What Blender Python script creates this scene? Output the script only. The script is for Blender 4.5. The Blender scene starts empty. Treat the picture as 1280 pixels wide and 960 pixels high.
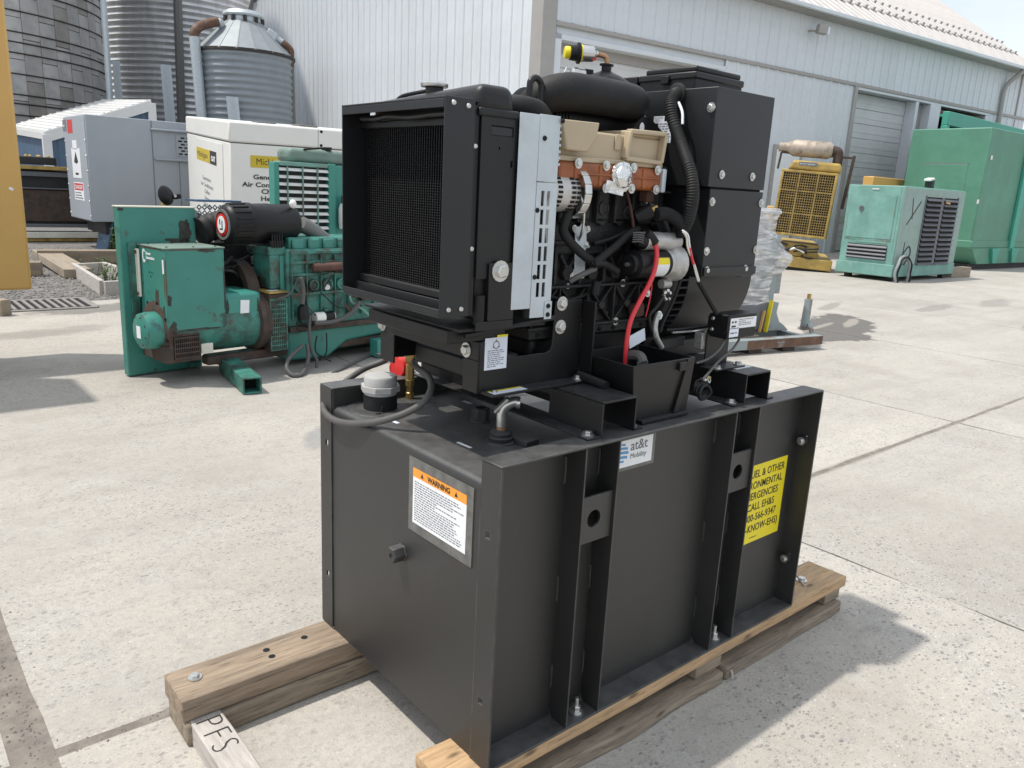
import bpy, bmesh, math, random
from math import pi, sin, cos, radians
from mathutils import Vector, Matrix, noise
random.seed(7)
scene = bpy.context.scene
COL = scene.collection

# ------------------------------------------------------------------ camera, world, sun
cam_d = bpy.data.cameras.new('camera')
cam = bpy.data.objects.new('camera', cam_d); COL.objects.link(cam)
cam_d.sensor_width = 36.0; cam_d.lens = 27.49; cam_d.clip_start = 0.05; cam_d.clip_end = 2000
def cam_axes(yaw, pitch, roll):
    f = Vector((cos(pitch)*cos(yaw), cos(pitch)*sin(yaw), sin(pitch)))
    r = Vector((sin(yaw), -cos(yaw), 0)); d = f.cross(r)
    c, s = cos(roll), sin(roll)
    return c*r+s*d, -s*r+c*d, f
R_, D_, F_ = cam_axes(radians(49.3528), radians(-13.9363), radians(-2.8829))
m = Matrix((R_, -D_, -F_)).transposed().to_4x4(); m.translation = (-1.0556, -1.2493, 1.5374)
cam.matrix_world = m
scene.camera = cam
scene.view_settings.view_transform = 'Standard'; scene.view_settings.look = 'None'
scene.view_settings.exposure = 0.2; scene.view_settings.gamma = 1.0
SUN = Vector((-0.40, 0.25, 1.0)).normalized()
world = bpy.data.worlds.new('World'); scene.world = world; world.use_nodes = True
wn, wl = world.node_tree.nodes, world.node_tree.links
wn.clear()
wo = wn.new('ShaderNodeOutputWorld'); bg = wn.new('ShaderNodeBackground')
sky = wn.new('ShaderNodeTexSky'); sky.sky_type = 'NISHITA'; sky.sun_disc = False
sky.sun_elevation = math.asin(SUN.z); sky.sun_rotation = math.atan2(SUN.x, SUN.y)
sky.air_density = 1.0; sky.dust_density = 2.5; sky.ozone_density = 1.0
# thin bright summer cloud all over the sky
tc = wn.new('ShaderNodeTexCoord'); mp = wn.new('ShaderNodeMapping'); mp.inputs['Scale'].default_value = (1.2, 1.2, 3.0)
nz = wn.new('ShaderNodeTexNoise'); nz.inputs['Scale'].default_value = 2.2; nz.inputs['Detail'].default_value = 7; nz.inputs['Roughness'].default_value = 0.55
rp = wn.new('ShaderNodeValToRGB'); rp.color_ramp.elements[0].position = 0.36; rp.color_ramp.elements[1].position = 0.72
rp.color_ramp.elements[0].color = (0.60, 0.60, 0.60, 1); rp.color_ramp.elements[1].color = (0.9, 0.9, 0.9, 1)
mx = wn.new('ShaderNodeMix'); mx.data_type = 'RGBA'; mx.inputs['B'].default_value = (6.4, 6.8, 7.2, 1)
wl.new(tc.outputs['Generated'], mp.inputs['Vector']); wl.new(mp.outputs[0], nz.inputs['Vector'])
wl.new(nz.outputs['Fac'], rp.inputs['Fac']); wl.new(rp.outputs['Color'], mx.inputs['Factor'])
wl.new(sky.outputs['Color'], mx.inputs['A']); wl.new(mx.outputs['Result'], bg.inputs['Color'])
bg.inputs['Strength'].default_value = 0.15
wl.new(bg.outputs[0], wo.inputs['Surface'])
sun_d = bpy.data.lights.new('sun', 'SUN'); sun_d.energy = 3.3; sun_d.angle = radians(1.1); sun_d.color = (1.0, 0.948, 0.872)
sun = bpy.data.objects.new('sun', sun_d); COL.objects.link(sun)
sun.rotation_euler = (-SUN).to_track_quat('-Z', 'Y').to_euler(); sun.location = SUN*40

# ------------------------------------------------------------------ helpers
CUR = Matrix.Identity(4)        # maps the builder's coordinates into the current thing's local space
def V(*a): return Vector(a[0]) if len(a) == 1 else Vector(a)
class MB:
    def __init__(s): s.v = []; s.f = []
    def add(s, vs, fs):
        n = len(s.v); s.v += [Vector(p) for p in vs]; s.f += [tuple(i+n for i in f) for f in fs]; return s
    def box(s, x0, x1, y0, y1, z0, z1):
        return s.add([(x0,y0,z0),(x1,y0,z0),(x1,y1,z0),(x0,y1,z0),(x0,y0,z1),(x1,y0,z1),(x1,y1,z1),(x0,y1,z1)],
                     [(0,3,2,1),(4,5,6,7),(0,1,5,4),(1,2,6,5),(2,3,7,6),(3,0,4,7)])
    def obox(s, c, sx, sy, sz, ax, up=(0,0,1)):
        ax = V(ax).normalized(); up = V(up); y = up.cross(ax).normalized(); z = ax.cross(y); c = V(c)
        vs = [c+ax*(i*sx/2)+y*(j*sy/2)+z*(k*sz/2) for k in (-1,1) for (i,j) in ((-1,-1),(1,-1),(1,1),(-1,1))]
        return s.add(vs, [(0,3,2,1),(4,5,6,7),(0,1,5,4),(1,2,6,5),(2,3,7,6),(3,0,4,7)])
    def bar(s, p, q, w, h, up=(0,0,1)):
        p, q = V(p), V(q); return s.obox((p+q)/2, (q-p).length, w, h, q-p, up)
    def lathe(s, p, ax, prof, n=16, cap=True):
        p = V(p); ax = V(ax).normalized(); t = Vector((0,0,1)) if abs(ax.z) < .9 else Vector((1,0,0))
        a = ax.cross(t).normalized(); b = ax.cross(a); vs = []; fs = []
        for (r, h) in prof:
            for i in range(n):
                th = 2*pi*i/n; vs.append(p+ax*h+(a*cos(th)+b*sin(th))*r)
        for k in range(len(prof)-1):
            for i in range(n):
                j = (i+1) % n; fs.append((k*n+i, k*n+j, (k+1)*n+j, (k+1)*n+i))
        if cap: fs.append(tuple(range(n))); fs.append(tuple(range((len(prof)-1)*n, len(prof)*n)))
        return s.add(vs, fs)
    def cyl(s, p, q, r, r1=None, n=16):
        p, q = V(p), V(q); return s.lathe(p, q-p, [(r, 0), (r if r1 is None else r1, (q-p).length)], n)
    def tube(s, pts, r, n=8, sm=5, rf=None):
        P = [V(p) for p in pts]; Q = []
        if sm > 1 and len(P) > 2:
            for i in range(len(P)-1):
                a, b, c, d = P[max(i-1,0)], P[i], P[i+1], P[min(i+2,len(P)-1)]
                for k in range(sm):
                    t = k/sm; Q.append(.5*((2*b)+(c-a)*t+(2*a-5*b+4*c-d)*t*t+(3*b-a-3*c+d)*t**3))
            Q.append(P[-1])
        else: Q = P
        vs = []; fs = []; u = None
        for i, p in enumerate(Q):
            t = (Q[min(i+1,len(Q)-1)]-Q[max(i-1,0)]).normalized()
            if u is None: u = t.orthogonal().normalized()
            u = (u-t*u.dot(t)).normalized(); w = t.cross(u)
            rr = r if rf is None else r*rf(i/(len(Q)-1), i)
            for k in range(n): th = 2*pi*k/n; vs.append(p+(u*cos(th)+w*sin(th))*rr)
        for i in range(len(Q)-1):
            for k in range(n): j = (k+1) % n; fs.append((i*n+k, i*n+j, (i+1)*n+j, (i+1)*n+k))
        fs.append(tuple(range(n))); fs.append(tuple(range((len(Q)-1)*n, len(Q)*n)))
        return s.add(vs, fs)
    def prism(s, poly, O, U, W, d):
        O, U, W = V(O), V(U).normalized(), V(W).normalized(); N = U.cross(W); n = len(poly)
        vs = [O+U*a+W*b for a, b in poly]; vs += [p+N*d for p in vs]
        return s.add(vs, [tuple(range(n))[::-1], tuple(range(n, 2*n))]+[(i, (i+1) % n, n+(i+1) % n, n+i) for i in range(n)])
    def plate(s, O, U, W, w, h, holes, t):       # sheet with rectangular holes (u0,u1,v0,v1)
        us = sorted({0, w, *[x for o in holes for x in o[:2]]}); vs_ = sorted({0, h, *[x for o in holes for x in o[2:]]})
        O, U, W = V(O), V(U).normalized(), V(W).normalized(); N = U.cross(W)
        solid = lambda i, j: 0 <= i < len(us)-1 and 0 <= j < len(vs_)-1 and not any(
            o[0] <= (us[i]+us[i+1])/2 <= o[1] and o[2] <= (vs_[j]+vs_[j+1])/2 <= o[3] for o in holes)
        P = lambda i, j, k: O+U*us[i]+W*vs_[j]+N*(t*k)
        for i in range(len(us)-1):
            for j in range(len(vs_)-1):
                if not solid(i, j): continue
                s.add([P(i,j,0),P(i+1,j,0),P(i+1,j+1,0),P(i,j+1,0)], [(3,2,1,0)])
                s.add([P(i,j,1),P(i+1,j,1),P(i+1,j+1,1),P(i,j+1,1)], [(0,1,2,3)])
                for (di, dj, a, b) in ((-1,0,(i,j+1),(i,j)),(1,0,(i+1,j),(i+1,j+1)),(0,-1,(i,j),(i+1,j)),(0,1,(i+1,j+1),(i,j+1))):
                    if not solid(i+di, j+dj): s.add([P(*a,0),P(*b,0),P(*b,1),P(*a,1)], [(0,1,2,3)])
        return s
    def ring(s, c, ax, ri, ro, d, n=24): return s.lathe(c, ax, [(ri,0),(ro,0),(ro,d),(ri,d),(ri,0)], n, False)
    def holeplate(s, O, U, W, w, h, cu, cv, r, t, n=24):   # rectangular sheet with one round hole
        O, U, W = V(O), V(U).normalized(), V(W).normalized(); N = U.cross(W); a = []; b = []
        for i in range(n):
            th = 2*pi*i/n+pi/4; c_, s_ = cos(th), sin(th)
            k = 1/max(abs(c_), abs(s_)); ex = cu+(w-cu if c_*k > 0 else cu)*c_*k; ey = cv+(h-cv if s_*k > 0 else cv)*s_*k
            a.append(O+U*(cu+r*c_)+W*(cv+r*s_)); b.append(O+U*ex+W*ey)
        vs = a+b+[p+N*t for p in a+b]; fs = []
        for i in range(n):
            j = (i+1) % n
            fs += [(i,j,n+j,n+i), (2*n+i,3*n+i,3*n+j,2*n+j), (i,2*n+i,2*n+j,j), (n+i,n+j,3*n+j,3*n+i)]
        return s.add(vs, fs)
    def sphere(s, c, r, n=12, sc=(1,1,1)):
        c = V(c); prof = [(max(r*sin(pi*k/n), 1e-5), -r*cos(pi*k/n)) for k in range(n+1)]; i0 = len(s.v)
        s.lathe((0,0,0), (0,0,1), prof, n*2)
        for i in range(i0, len(s.v)): p = s.v[i]; s.v[i] = Vector((p.x*sc[0], p.y*sc[1], p.z*sc[2]))+c
        return s
    def quad(s, a, b, c, d): return s.add([a,b,c,d], [(0,1,2,3)])
    def jit(s, a, f=6.0):
        for p in s.v: p += noise.noise_vector(p*f)*a
        return s
    def mesh(s, name, mat, smooth=40, M4=None, flip=True):
        me = bpy.data.meshes.new(name); M4 = CUR if M4 is None else M4
        me.from_pydata([M4 @ p for p in s.v], [], s.f)
        b = bmesh.new(); b.from_mesh(me)
        if flip: bmesh.ops.recalc_face_normals(b, faces=b.faces)
        if smooth:
            for f in b.faces: f.smooth = True
        b.to_mesh(me); b.free()
        if smooth: me.set_sharp_from_angle(angle=radians(smooth))
        if mat: me.materials.append(mat)
        return me
def label_of(o, label=None, cat=None, group=None, kind=None):
    for k, v in (('label', label), ('category', cat), ('group', group), ('kind', kind)):
        if v: o[k] = v
    return o
def link(name, me, parent=None):
    o = bpy.data.objects.new(name, me); COL.objects.link(o)
    if parent: o.parent = parent
    return o
def obj(name, mb, mat, parent=None, bevel=0, smooth=40, label=None, seg=2):
    o = link(name, mb.mesh(name, mat, smooth), parent)
    if bevel:
        b = o.modifiers.new('bevel', 'BEVEL'); b.width = bevel; b.segments = seg; b.limit_method = 'ANGLE'; b.angle_limit = radians(40)
        b.harden_normals = False
    if label: o['label'] = label
    return o
def inst(name, me, M4, parent=None):      # place a shared mesh
    o = link(name, me, parent); o.matrix_basis = CUR @ M4; return o
def frame_m(p, ax, up=(0,0,1)):           # matrix whose Z axis is ax, at p
    ax = V(ax).normalized(); up = V(up)
    if abs(ax.dot(up)) > .95: up = Vector((1,0,0))
    x = up.cross(ax).normalized(); y = ax.cross(x); M4 = Matrix((x, y, ax)).transposed().to_4x4(); M4.translation = V(p); return M4
def thing(name, label, cat, M4, local, group=None, kind=None):
    global CUR
    o = bpy.data.objects.new(name, None); COL.objects.link(o); o.empty_display_size = .2
    if not isinstance(M4, Matrix): M4 = Matrix.Translation(M4)
    o.matrix_world = M4; CUR = Matrix.Identity(4) if local else M4.inverted()
    return label_of(o, label, cat, group, kind)
def world_frame():
    global CUR
    CUR = Matrix.Identity(4)
def RZ(loc, deg): return Matrix.Translation(loc) @ Matrix.Rotation(radians(deg), 4, 'Z')
def axes_m(o, x, y, z): M4 = Matrix((x, y, z)).transposed().to_4x4(); M4.translation = V(o); return M4
def text(name, body, size, mat, parent, O, U, W, align='LEFT', bold=0.0, space=1.0, sx=1.0, lines=1.0):
    cu = bpy.data.curves.new(name, 'FONT'); cu.body = body; cu.size = size; cu.align_x = align; cu.offset = bold
    cu.extrude = 0.0004; cu.space_character = space; cu.space_line = lines; cu.resolution_u = 3
    t = bpy.data.objects.new(name, cu); COL.objects.link(t)
    me = bpy.data.meshes.new_from_object(t.evaluated_get(bpy.context.evaluated_depsgraph_get()))
    bpy.data.objects.remove(t); bpy.data.curves.remove(cu)
    U, W = V(U).normalized(), V(W).normalized(); M4 = axes_m(O, U, W, U.cross(W)) @ Matrix.Diagonal((sx, 1, 1, 1))
    me.transform(CUR @ M4); me.materials.clear(); me.materials.append(mat); me.name = name
    return link(name, me, parent)
def scribble(O, U, W, w, h, rows, seed=1, fill=.72):   # lines of print too small to read, as thin ink dashes
    mb = MB(); rd = random.Random(seed); O, U, W = V(O), V(U).normalized(), V(W).normalized(); ph = h/rows; N = U.cross(W)*.0003
    for r in range(rows):
        x = 0; end = w*rd.uniform(.75, 1.0) if rd.random() > .12 else w*rd.uniform(.3, .6); y = h-(r+.8)*ph
        while x < end:
            l = rd.uniform(.4, 1.4)*ph*1.6; l = min(l, end-x)
            a = O+U*x+W*y+N; mb.quad(a, a+U*l, a+U*l+W*ph*.42, a+W*ph*.42); x += l+ph*.45
    return mb

# ------------------------------------------------------------------ materials
def M(name, col, rough=.5, metal=0.0, var=.12, scale=6.0, bump=0.0, bscale=60.0, dirt=None, spec=.5, coat=0.0, stretch=None, rvar=0.0, edge=None, knots=False, top=None, orand=0.0):
    mt = bpy.data.materials.new(name); mt.use_nodes = True; nt = mt.node_tree; n, l = nt.nodes, nt.links
    b = n['Principled BSDF']; b.inputs['Metallic'].default_value = metal; b.inputs['Roughness'].default_value = rough
    b.inputs['Specular IOR Level'].default_value = spec; b.inputs['Coat Weight'].default_value = coat
    t = n.new('ShaderNodeTexCoord'); vec = t.outputs['Object']
    if stretch:
        mp = n.new('ShaderNodeMapping'); mp.inputs['Scale'].default_value = stretch; l.new(vec, mp.inputs['Vector']); vec = mp.outputs[0]
    z = n.new('ShaderNodeTexNoise'); z.inputs['Scale'].default_value = scale; z.inputs['Detail'].default_value = 6; z.inputs['Roughness'].default_value = .6
    l.new(vec, z.inputs['Vector'])
    r = n.new('ShaderNodeValToRGB'); e = r.color_ramp.elements; e[0].position = .3; e[1].position = .7
    e[0].color = (*[c*(1-var) for c in col], 1); e[1].color = (*[min(1, c*(1+var)) for c in col], 1)
    l.new(z.outputs['Fac'], r.inputs['Fac']); out = r.outputs['Color']
    if dirt:
        for (dc, dscale, lo, hi, amt) in (dirt if isinstance(dirt, list) else [dirt]):
            z2 = n.new('ShaderNodeTexNoise'); z2.inputs['Scale'].default_value = dscale; z2.inputs['Detail'].default_value = 9; z2.inputs['Roughness'].default_value = .65
            l.new(vec, z2.inputs['Vector']); mr = n.new('ShaderNodeMapRange'); mr.inputs['From Min'].default_value = lo; mr.inputs['From Max'].default_value = hi; mr.inputs['To Max'].default_value = amt
            l.new(z2.outputs['Fac'], mr.inputs['Value']); x = n.new('ShaderNodeMix'); x.data_type = 'RGBA'
            x.inputs['B'].default_value = (*dc, 1); l.new(mr.outputs[0], x.inputs['Factor']); l.new(out, x.inputs['A']); out = x.outputs['Result']
            dz = mr.outputs[0]
        if metal:
            q = n.new('ShaderNodeMath'); q.operation = 'MULTIPLY_ADD'; q.inputs[1].default_value = -metal; q.inputs[2].default_value = metal; l.new(dz, q.inputs[0]); l.new(q.outputs[0], b.inputs['Metallic'])
    if knots:
        mk = n.new('ShaderNodeMapping'); mk.inputs['Scale'].default_value = tuple(3.2*c/max(stretch)*3 if c > 2 else 3.2 for c in stretch); l.new(t.outputs['Object'], mk.inputs['Vector'])
        vo = n.new('ShaderNodeTexVoronoi'); vo.inputs['Scale'].default_value = 1.6; l.new(mk.outputs[0], vo.inputs['Vector'])
        mr = n.new('ShaderNodeMapRange'); mr.inputs['From Min'].default_value = .16; mr.inputs['From Max'].default_value = .06; mr.inputs['To Max'].default_value = .75; l.new(vo.outputs['Distance'], mr.inputs['Value'])
        x = n.new('ShaderNodeMix'); x.data_type = 'RGBA'; x.inputs['B'].default_value = (.07,.04,.022,1); l.new(mr.outputs[0], x.inputs['Factor']); l.new(out, x.inputs['A']); out = x.outputs['Result']
        wv = n.new('ShaderNodeTexNoise'); wv.inputs['Scale'].default_value = scale*2.2; wv.inputs['Detail'].default_value = 3; wv.inputs['Distortion'].default_value = .6; l.new(vec, wv.inputs['Vector'])
        mr = n.new('ShaderNodeMapRange'); mr.inputs['From Min'].default_value = .58; mr.inputs['From Max'].default_value = .66; mr.inputs['To Max'].default_value = .55; l.new(wv.outputs['Fac'], mr.inputs['Value'])
        x = n.new('ShaderNodeMix'); x.data_type = 'RGBA'; x.blend_type = 'MULTIPLY'; x.inputs['B'].default_value = (.42,.36,.30,1); l.new(mr.outputs[0], x.inputs['Factor']); l.new(out, x.inputs['A']); out = x.outputs['Result']
    if edge:
        ec, er, ea, es = edge; bv = n.new('ShaderNodeBevel'); bv.samples = 6; bv.inputs['Radius'].default_value = er; ge = n.new('ShaderNodeNewGeometry')
        dp = n.new('ShaderNodeVectorMath'); dp.operation = 'DOT_PRODUCT'; l.new(bv.outputs[0], dp.inputs[0]); l.new(ge.outputs['Normal'], dp.inputs[1])
        m1 = n.new('ShaderNodeMapRange'); m1.inputs['From Min'].default_value = .995; m1.inputs['From Max'].default_value = .90; l.new(dp.outputs['Value'], m1.inputs['Value'])
        z4 = n.new('ShaderNodeTexNoise'); z4.inputs['Scale'].default_value = es; z4.inputs['Detail'].default_value = 6; l.new(vec, z4.inputs['Vector'])
        m2 = n.new('ShaderNodeMapRange'); m2.inputs['From Min'].default_value = .42; m2.inputs['From Max'].default_value = .60; m2.inputs['To Max'].default_value = ea; l.new(z4.outputs['Fac'], m2.inputs['Value'])
        q = n.new('ShaderNodeMath'); q.operation = 'MULTIPLY'; l.new(m1.outputs[0], q.inputs[0]); l.new(m2.outputs[0], q.inputs[1])
        x = n.new('ShaderNodeMix'); x.data_type = 'RGBA'; x.inputs['B'].default_value = (*ec, 1); l.new(q.outputs[0], x.inputs['Factor']); l.new(out, x.inputs['A']); out = x.outputs['Result']
    if orand:        # each sheet or block a shade of its own
        oi = n.new('ShaderNodeObjectInfo'); mo = n.new('ShaderNodeMapRange'); mo.inputs['To Min'].default_value = 1-orand; mo.inputs['To Max'].default_value = 1+orand; l.new(oi.outputs['Random'], mo.inputs['Value'])
        vm = n.new('ShaderNodeVectorMath'); vm.operation = 'SCALE'; l.new(out, vm.inputs[0]); l.new(mo.outputs[0], vm.inputs['Scale']); out = vm.outputs[0]
    if top:          # dust settled on faces that look up
        tcol, ta, ts = top; g2 = n.new('ShaderNodeNewGeometry'); sp = n.new('ShaderNodeSeparateXYZ'); l.new(g2.outputs['Normal'], sp.inputs[0])
        m1 = n.new('ShaderNodeMapRange'); m1.inputs['From Min'].default_value = .55; m1.inputs['From Max'].default_value = .95; l.new(sp.outputs[2], m1.inputs['Value'])
        z5 = n.new('ShaderNodeTexNoise'); z5.inputs['Scale'].default_value = ts; z5.inputs['Detail'].default_value = 9; z5.inputs['Roughness'].default_value = .7; l.new(t.outputs['Object'], z5.inputs['Vector'])
        m2 = n.new('ShaderNodeMapRange'); m2.inputs['From Min'].default_value = .32; m2.inputs['From Max'].default_value = .66; m2.inputs['To Min'].default_value = ta*.25; m2.inputs['To Max'].default_value = ta; l.new(z5.outputs['Fac'], m2.inputs['Value'])
        q = n.new('ShaderNodeMath'); q.operation = 'MULTIPLY'; l.new(m1.outputs[0], q.inputs[0]); l.new(m2.outputs[0], q.inputs[1])
        x = n.new('ShaderNodeMix'); x.data_type = 'RGBA'; x.inputs['B'].default_value = (*tcol, 1); l.new(q.outputs[0], x.inputs['Factor']); l.new(out, x.inputs['A']); out = x.outputs['Result']
    l.new(out, b.inputs['Base Color'])
    if rvar:
        mr = n.new('ShaderNodeMapRange'); mr.inputs['To Min'].default_value = rough-rvar; mr.inputs['To Max'].default_value = rough+rvar
        l.new(z.outputs['Fac'], mr.inputs['Value']); l.new(mr.outputs[0], b.inputs['Roughness'])
    if bump:
        z3 = n.new('ShaderNodeTexNoise'); z3.inputs['Scale'].default_value = bscale; z3.inputs['Detail'].default_value = 3
        l.new(vec, z3.inputs['Vector']); bp = n.new('ShaderNodeBump'); bp.inputs['Strength'].default_value = bump; bp.inputs['Distance'].default_value = .01
        l.new(z3.outputs['Fac'], bp.inputs['Height']); l.new(bp.outputs[0], b.inputs['Normal'])
    return mt
RUST = (.09, .038, .018); DUST = (.16, .14, .115)
m_tank = M('black_powder_coat_tank', (.018, .018, .0177), .44, 0, .14, 2.5, .2, 600, dirt=[(DUST, 2.2, .54, .82, .10), (DUST, 26, .62, .78, .10)], rvar=.09, top=((.15,.15,.148), .62, 14), spec=.8, edge=((.11,.11,.105), .004, .6, 18), stretch=(1,1,.7))
m_blk = M('black_satin_paint', (.0085, .0085, .0092), .42, 0, .2, 5, .06, 500, dirt=[(DUST, 4, .58, .9, .14), (DUST, 40, .64, .8, .10)], spec=.42, top=((.13,.13,.13), .4, 18))
m_encl = M('charcoal_enclosure_paint', (.0105, .0115, .013), .42, 0, .12, 2, .05, 600, dirt=(DUST, 3, .58, .9, .06), spec=.5, top=((.13,.13,.13), .35, 12))
m_rub = M('black_rubber', (.014, .014, .0145), .6, 0, .25, 20, .1, 200, dirt=(DUST, 9, .58, .85, .12), spec=.3, top=((.13,.125,.12), .25, 16))
m_plas = M('black_plastic', (.010, .010, .011), .40, 0, .15, 10, .08, 350, dirt=(DUST, 12, .6, .85, .12), spec=.28)
m_grim = M('dark_cast_iron', (.021, .021, .022), .5, .0, .35, 14, .3, 130, dirt=[(DUST, 9, .55, .85, .28), (RUST, 14, .64, .8, .4)], spec=.35, edge=((.09,.09,.09), .004, .8, 30))
m_gasket = M('brass_gasket_edge', (.3, .2, .08), .5, .4, .2, 20)
m_zinc = M('zinc_plated_steel', (.62, .62, .60), .3, .9, .12, 40)
m_galv = M('galvanised_sheet', (.50, .55, .58), .5, .35, .08, 14, .03, 60, dirt=((.35,.38,.40), 9, .55, .8, .5))
m_alum = M('cast_aluminium', (.52, .51, .49), .45, .6, .12, 30, .15, 120)
m_foil = M('crumpled_foil', (.75, .75, .74), .25, .95, .1, 20, .6, 60)
m_tan = M('tan_plastic_cover', (.43, .35, .235), .45, 0, .06, 6, .05, 300)
m_org = M('orange_brown_manifold', (.28, .082, .024), .42, 0, .25, 14, .1, 150)
m_red = M('red_cable', (.62, .035, .045), .38, 0, .08, 20)
m_redp = M('red_plastic', (.6, .02, .015), .4, 0, .1, 20)
m_brass = M('brass_fitting', (.42, .29, .11), .38, .8, .2, 30)
m_copper = M('bronze_elbow', (.45, .26, .15), .42, .7, .2, 40)
m_white = M('white_print', (.78, .80, .82), .45, 0, .04, 20)
m_paper = M('white_paper', (.72, .76, .84), .6, 0, .05, 20)
m_ink = M('black_ink', (.02, .02, .02), .5, 0, .05, 20)
m_inkg = M('grey_ink', (.16, .17, .19), .5, 0, .05, 20)
m_yel = M('yellow_label', (.80, .66, .02), .42, 0, .04, 8)
m_orl = M('orange_label', (.85, .33, .04), .45, 0, .05, 8)
m_blueg = M('dusty_blue_wire', (.06, .11, .19), .55, 0, .3, 12)
m_blue = M('blue_print', (.10, .30, .55), .45, 0, .1, 20)
m_lblg = M('grey_label_plate', (.15, .148, .14), .5, .2, .3, 30, dirt=((.22,.16,.11), 40, .55, .75, .5))
m_cap = M('grey_plastic_cap', (.40, .40, .39), .5, 0, .06, 20, .04, 200)
m_dark = M('dark_void', (.006, .006, .006), .9, 0, .1, 5)
m_braid = M('tinned_braid', (.45, .45, .42), .45, .7, .25, 120, .3, 300)
m_wood = M('pallet_wood', (.315, .24, .17), .78, 0, .32, 4, .4, 30, stretch=(1.2, 14, 14), dirt=((.14,.115,.09), 2.2, .45, .75, .7), knots=True, edge=((.12,.09,.065), .012, .7, 8))
m_woodf = M('fresh_pallet_edge', (.48, .32, .175), .7, 0, .22, 4, .3, 30, stretch=(1.5, 16, 16), dirt=[((.25,.13,.06), 3, .55, .75, .6), ((.17,.14,.11), 1.3, .5, .7, .7)], knots=True, edge=((.16,.11,.07), .010, .7, 8))
m_woodg = M('weathered_grey_wood', (.44, .41, .375), .8, 0, .22, 5, .3, 30, stretch=(14, 1.5, 14), dirt=((.2,.18,.16), 4, .55, .8, .5))
m_wood2 = M('dirty_pallet_wood', (.29, .235, .175), .8, 0, .3, 4, .45, 30, stretch=(1.3, 14, 14), dirt=((.09,.075,.06), 2.2, .48, .75, .75), knots=True, edge=((.08,.065,.05), .012, .8, 8))
m_green = M('green_machine_paint', (.042, .215, .175), .42, 0, .10, 3, .05, 80, edge=((.05,.032,.02), .022, 1.0, 9), dirt=[((.03,.035,.025), 3.1, .585, .66, .85), (RUST, 8, .63, .70, .8)])
m_greenc = M('clean_green_paint', (.045, .245, .20), .4, 0, .08, 3, .02, 80, dirt=((.03,.05,.04), 6, .6, .8, .5), edge=((.05,.04,.03), .015, .6, 12))
m_greeng = M('grimy_green_paint', (.045, .205, .165), .5, 0, .2, 8, .25, 60, dirt=[((.03,.028,.022), 5, .44, .62, .9), (RUST, 12, .56, .68, .7), ((.12,.22,.18), 9, .6, .75, .5)], edge=((.05,.032,.022), .02, .9, 12))
m_rustd = M('rusty_dark_steel', (.055, .042, .035), .8, 0, .4, 12, .3, 60, dirt=(RUST, 9, .45, .7, .7))
m_rustm = M('rusty_manifold', (.095, .045, .034), .8, 0, .3, 12, .25, 60)
m_greent = M('dusty_green_top', (.16, .23, .195), .6, 0, .15, 6, .05, 60, dirt=((.10,.08,.06), 8, .55, .75, .7))
m_cream = M('cream_paint', (.68, .66, .56), .5, 0, .08, 8, dirt=((.3,.16,.06), 12, .66, .8, .8))
m_wht = M('white_trailer_paint', (.74, .735, .70), .42, 0, .03, 2, dirt=((.5,.48,.43), 3, .6, .9, .3))
m_grey = M('grey_generator_paint', (.335, .365, .40), .45, 0, .04, 3, dirt=((.25,.26,.28), 5, .6, .9, .4))
m_ygold = M('golden_yellow_paint', (.62, .37, .11), .4, 0, .04, 2)
m_ycat = M('old_yellow_paint', (.43, .29, .075), .52, 0, .2, 4, .05, 80, edge=((.12,.08,.045), .03, .8, 6), dirt=[((.15,.105,.05), 3, .47, .70, .75), (RUST, 9, .66, .78, .6)])
m_mint = M('faded_mint_paint', (.165, .335, .29), .58, 0, .16, 3, .05, 60, dirt=[((.09,.24,.20), 2.2, .48, .70, .55), ((.33,.47,.42), 4, .58, .75, .4), ((.20,.08,.035), 7, .68, .76, .8)], edge=((.16,.08,.045), .03, .8, 4))
m_mintg = M('faded_grey_green_paint', (.25, .345, .31), .55, 0, .1, 4, .05, 60, dirt=[((.15,.25,.22), 3, .55, .8, .4), ((.24,.08,.03), 7, .66, .78, .9)])
m_louv = M('grey_louver_paint', (.12, .125, .14), .5, 0, .1, 10)
m_cont = M('container_green_paint', (.085, .24, .165), .52, 0, .10, 1.2, .04, 6, dirt=[((.13,.36,.26), 1.4, .5, .8, .5), ((.05,.13,.09), 3, .6, .8, .4)], edge=((.16,.30,.23), .04, .6, 3))
m_cont2 = M('teal_frame_paint', (.055, .33, .245), .5, 0, .06, 2)
m_bldg = M('white_steel_siding', (.645, .68, .715), .45, 0, .04, 1.5, dirt=[((.48,.49,.50), 1.2, .5, .85, .4), ((.42,.40,.37), 5, .62, .8, .3)], orand=.025)
m_trim = M('grey_beige_trim', (.36, .345, .33), .55, 0, .05, 3)
m_roof = M('pale_metal_roof', (.50, .475, .455), .5, .1, .08, 2, dirt=((.50,.44,.40), 1.0, .5, .8, .5))
m_door = M('roller_door_panel', (.62, .63, .63), .5, 0, .05, 2, dirt=((.36,.34,.32), 1.5, .55, .8, .4))
m_pane = M('dark_door_pane', (.05, .055, .06), .12, 0, .1, 3)
m_silver = M('corrugated_bin_steel', (.66, .67, .68), .38, .45, .2, 1.2, 0, 30, stretch=(1,1,.3), dirt=((.30,.31,.32), 1.1, .48, .72, .7))
m_silvs = M('small_bin_steel', (.27, .30, .32), .55, .2, .08, 3, dirt=((.20,.23,.24), 2, .55, .8, .4))
m_stave = M('silo_concrete', (.38, .372, .36), .9, 0, .2, 1.6, .3, 12, dirt=[((.17,.165,.155), .9, .52, .74, .7), ((.5,.49,.46), 3.5, .6, .72, .6)], orand=.10)
m_staved = M('silo_concrete_dark', (.30, .285, .262), .9, 0, .2, 1.6, .3, 12)
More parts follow.
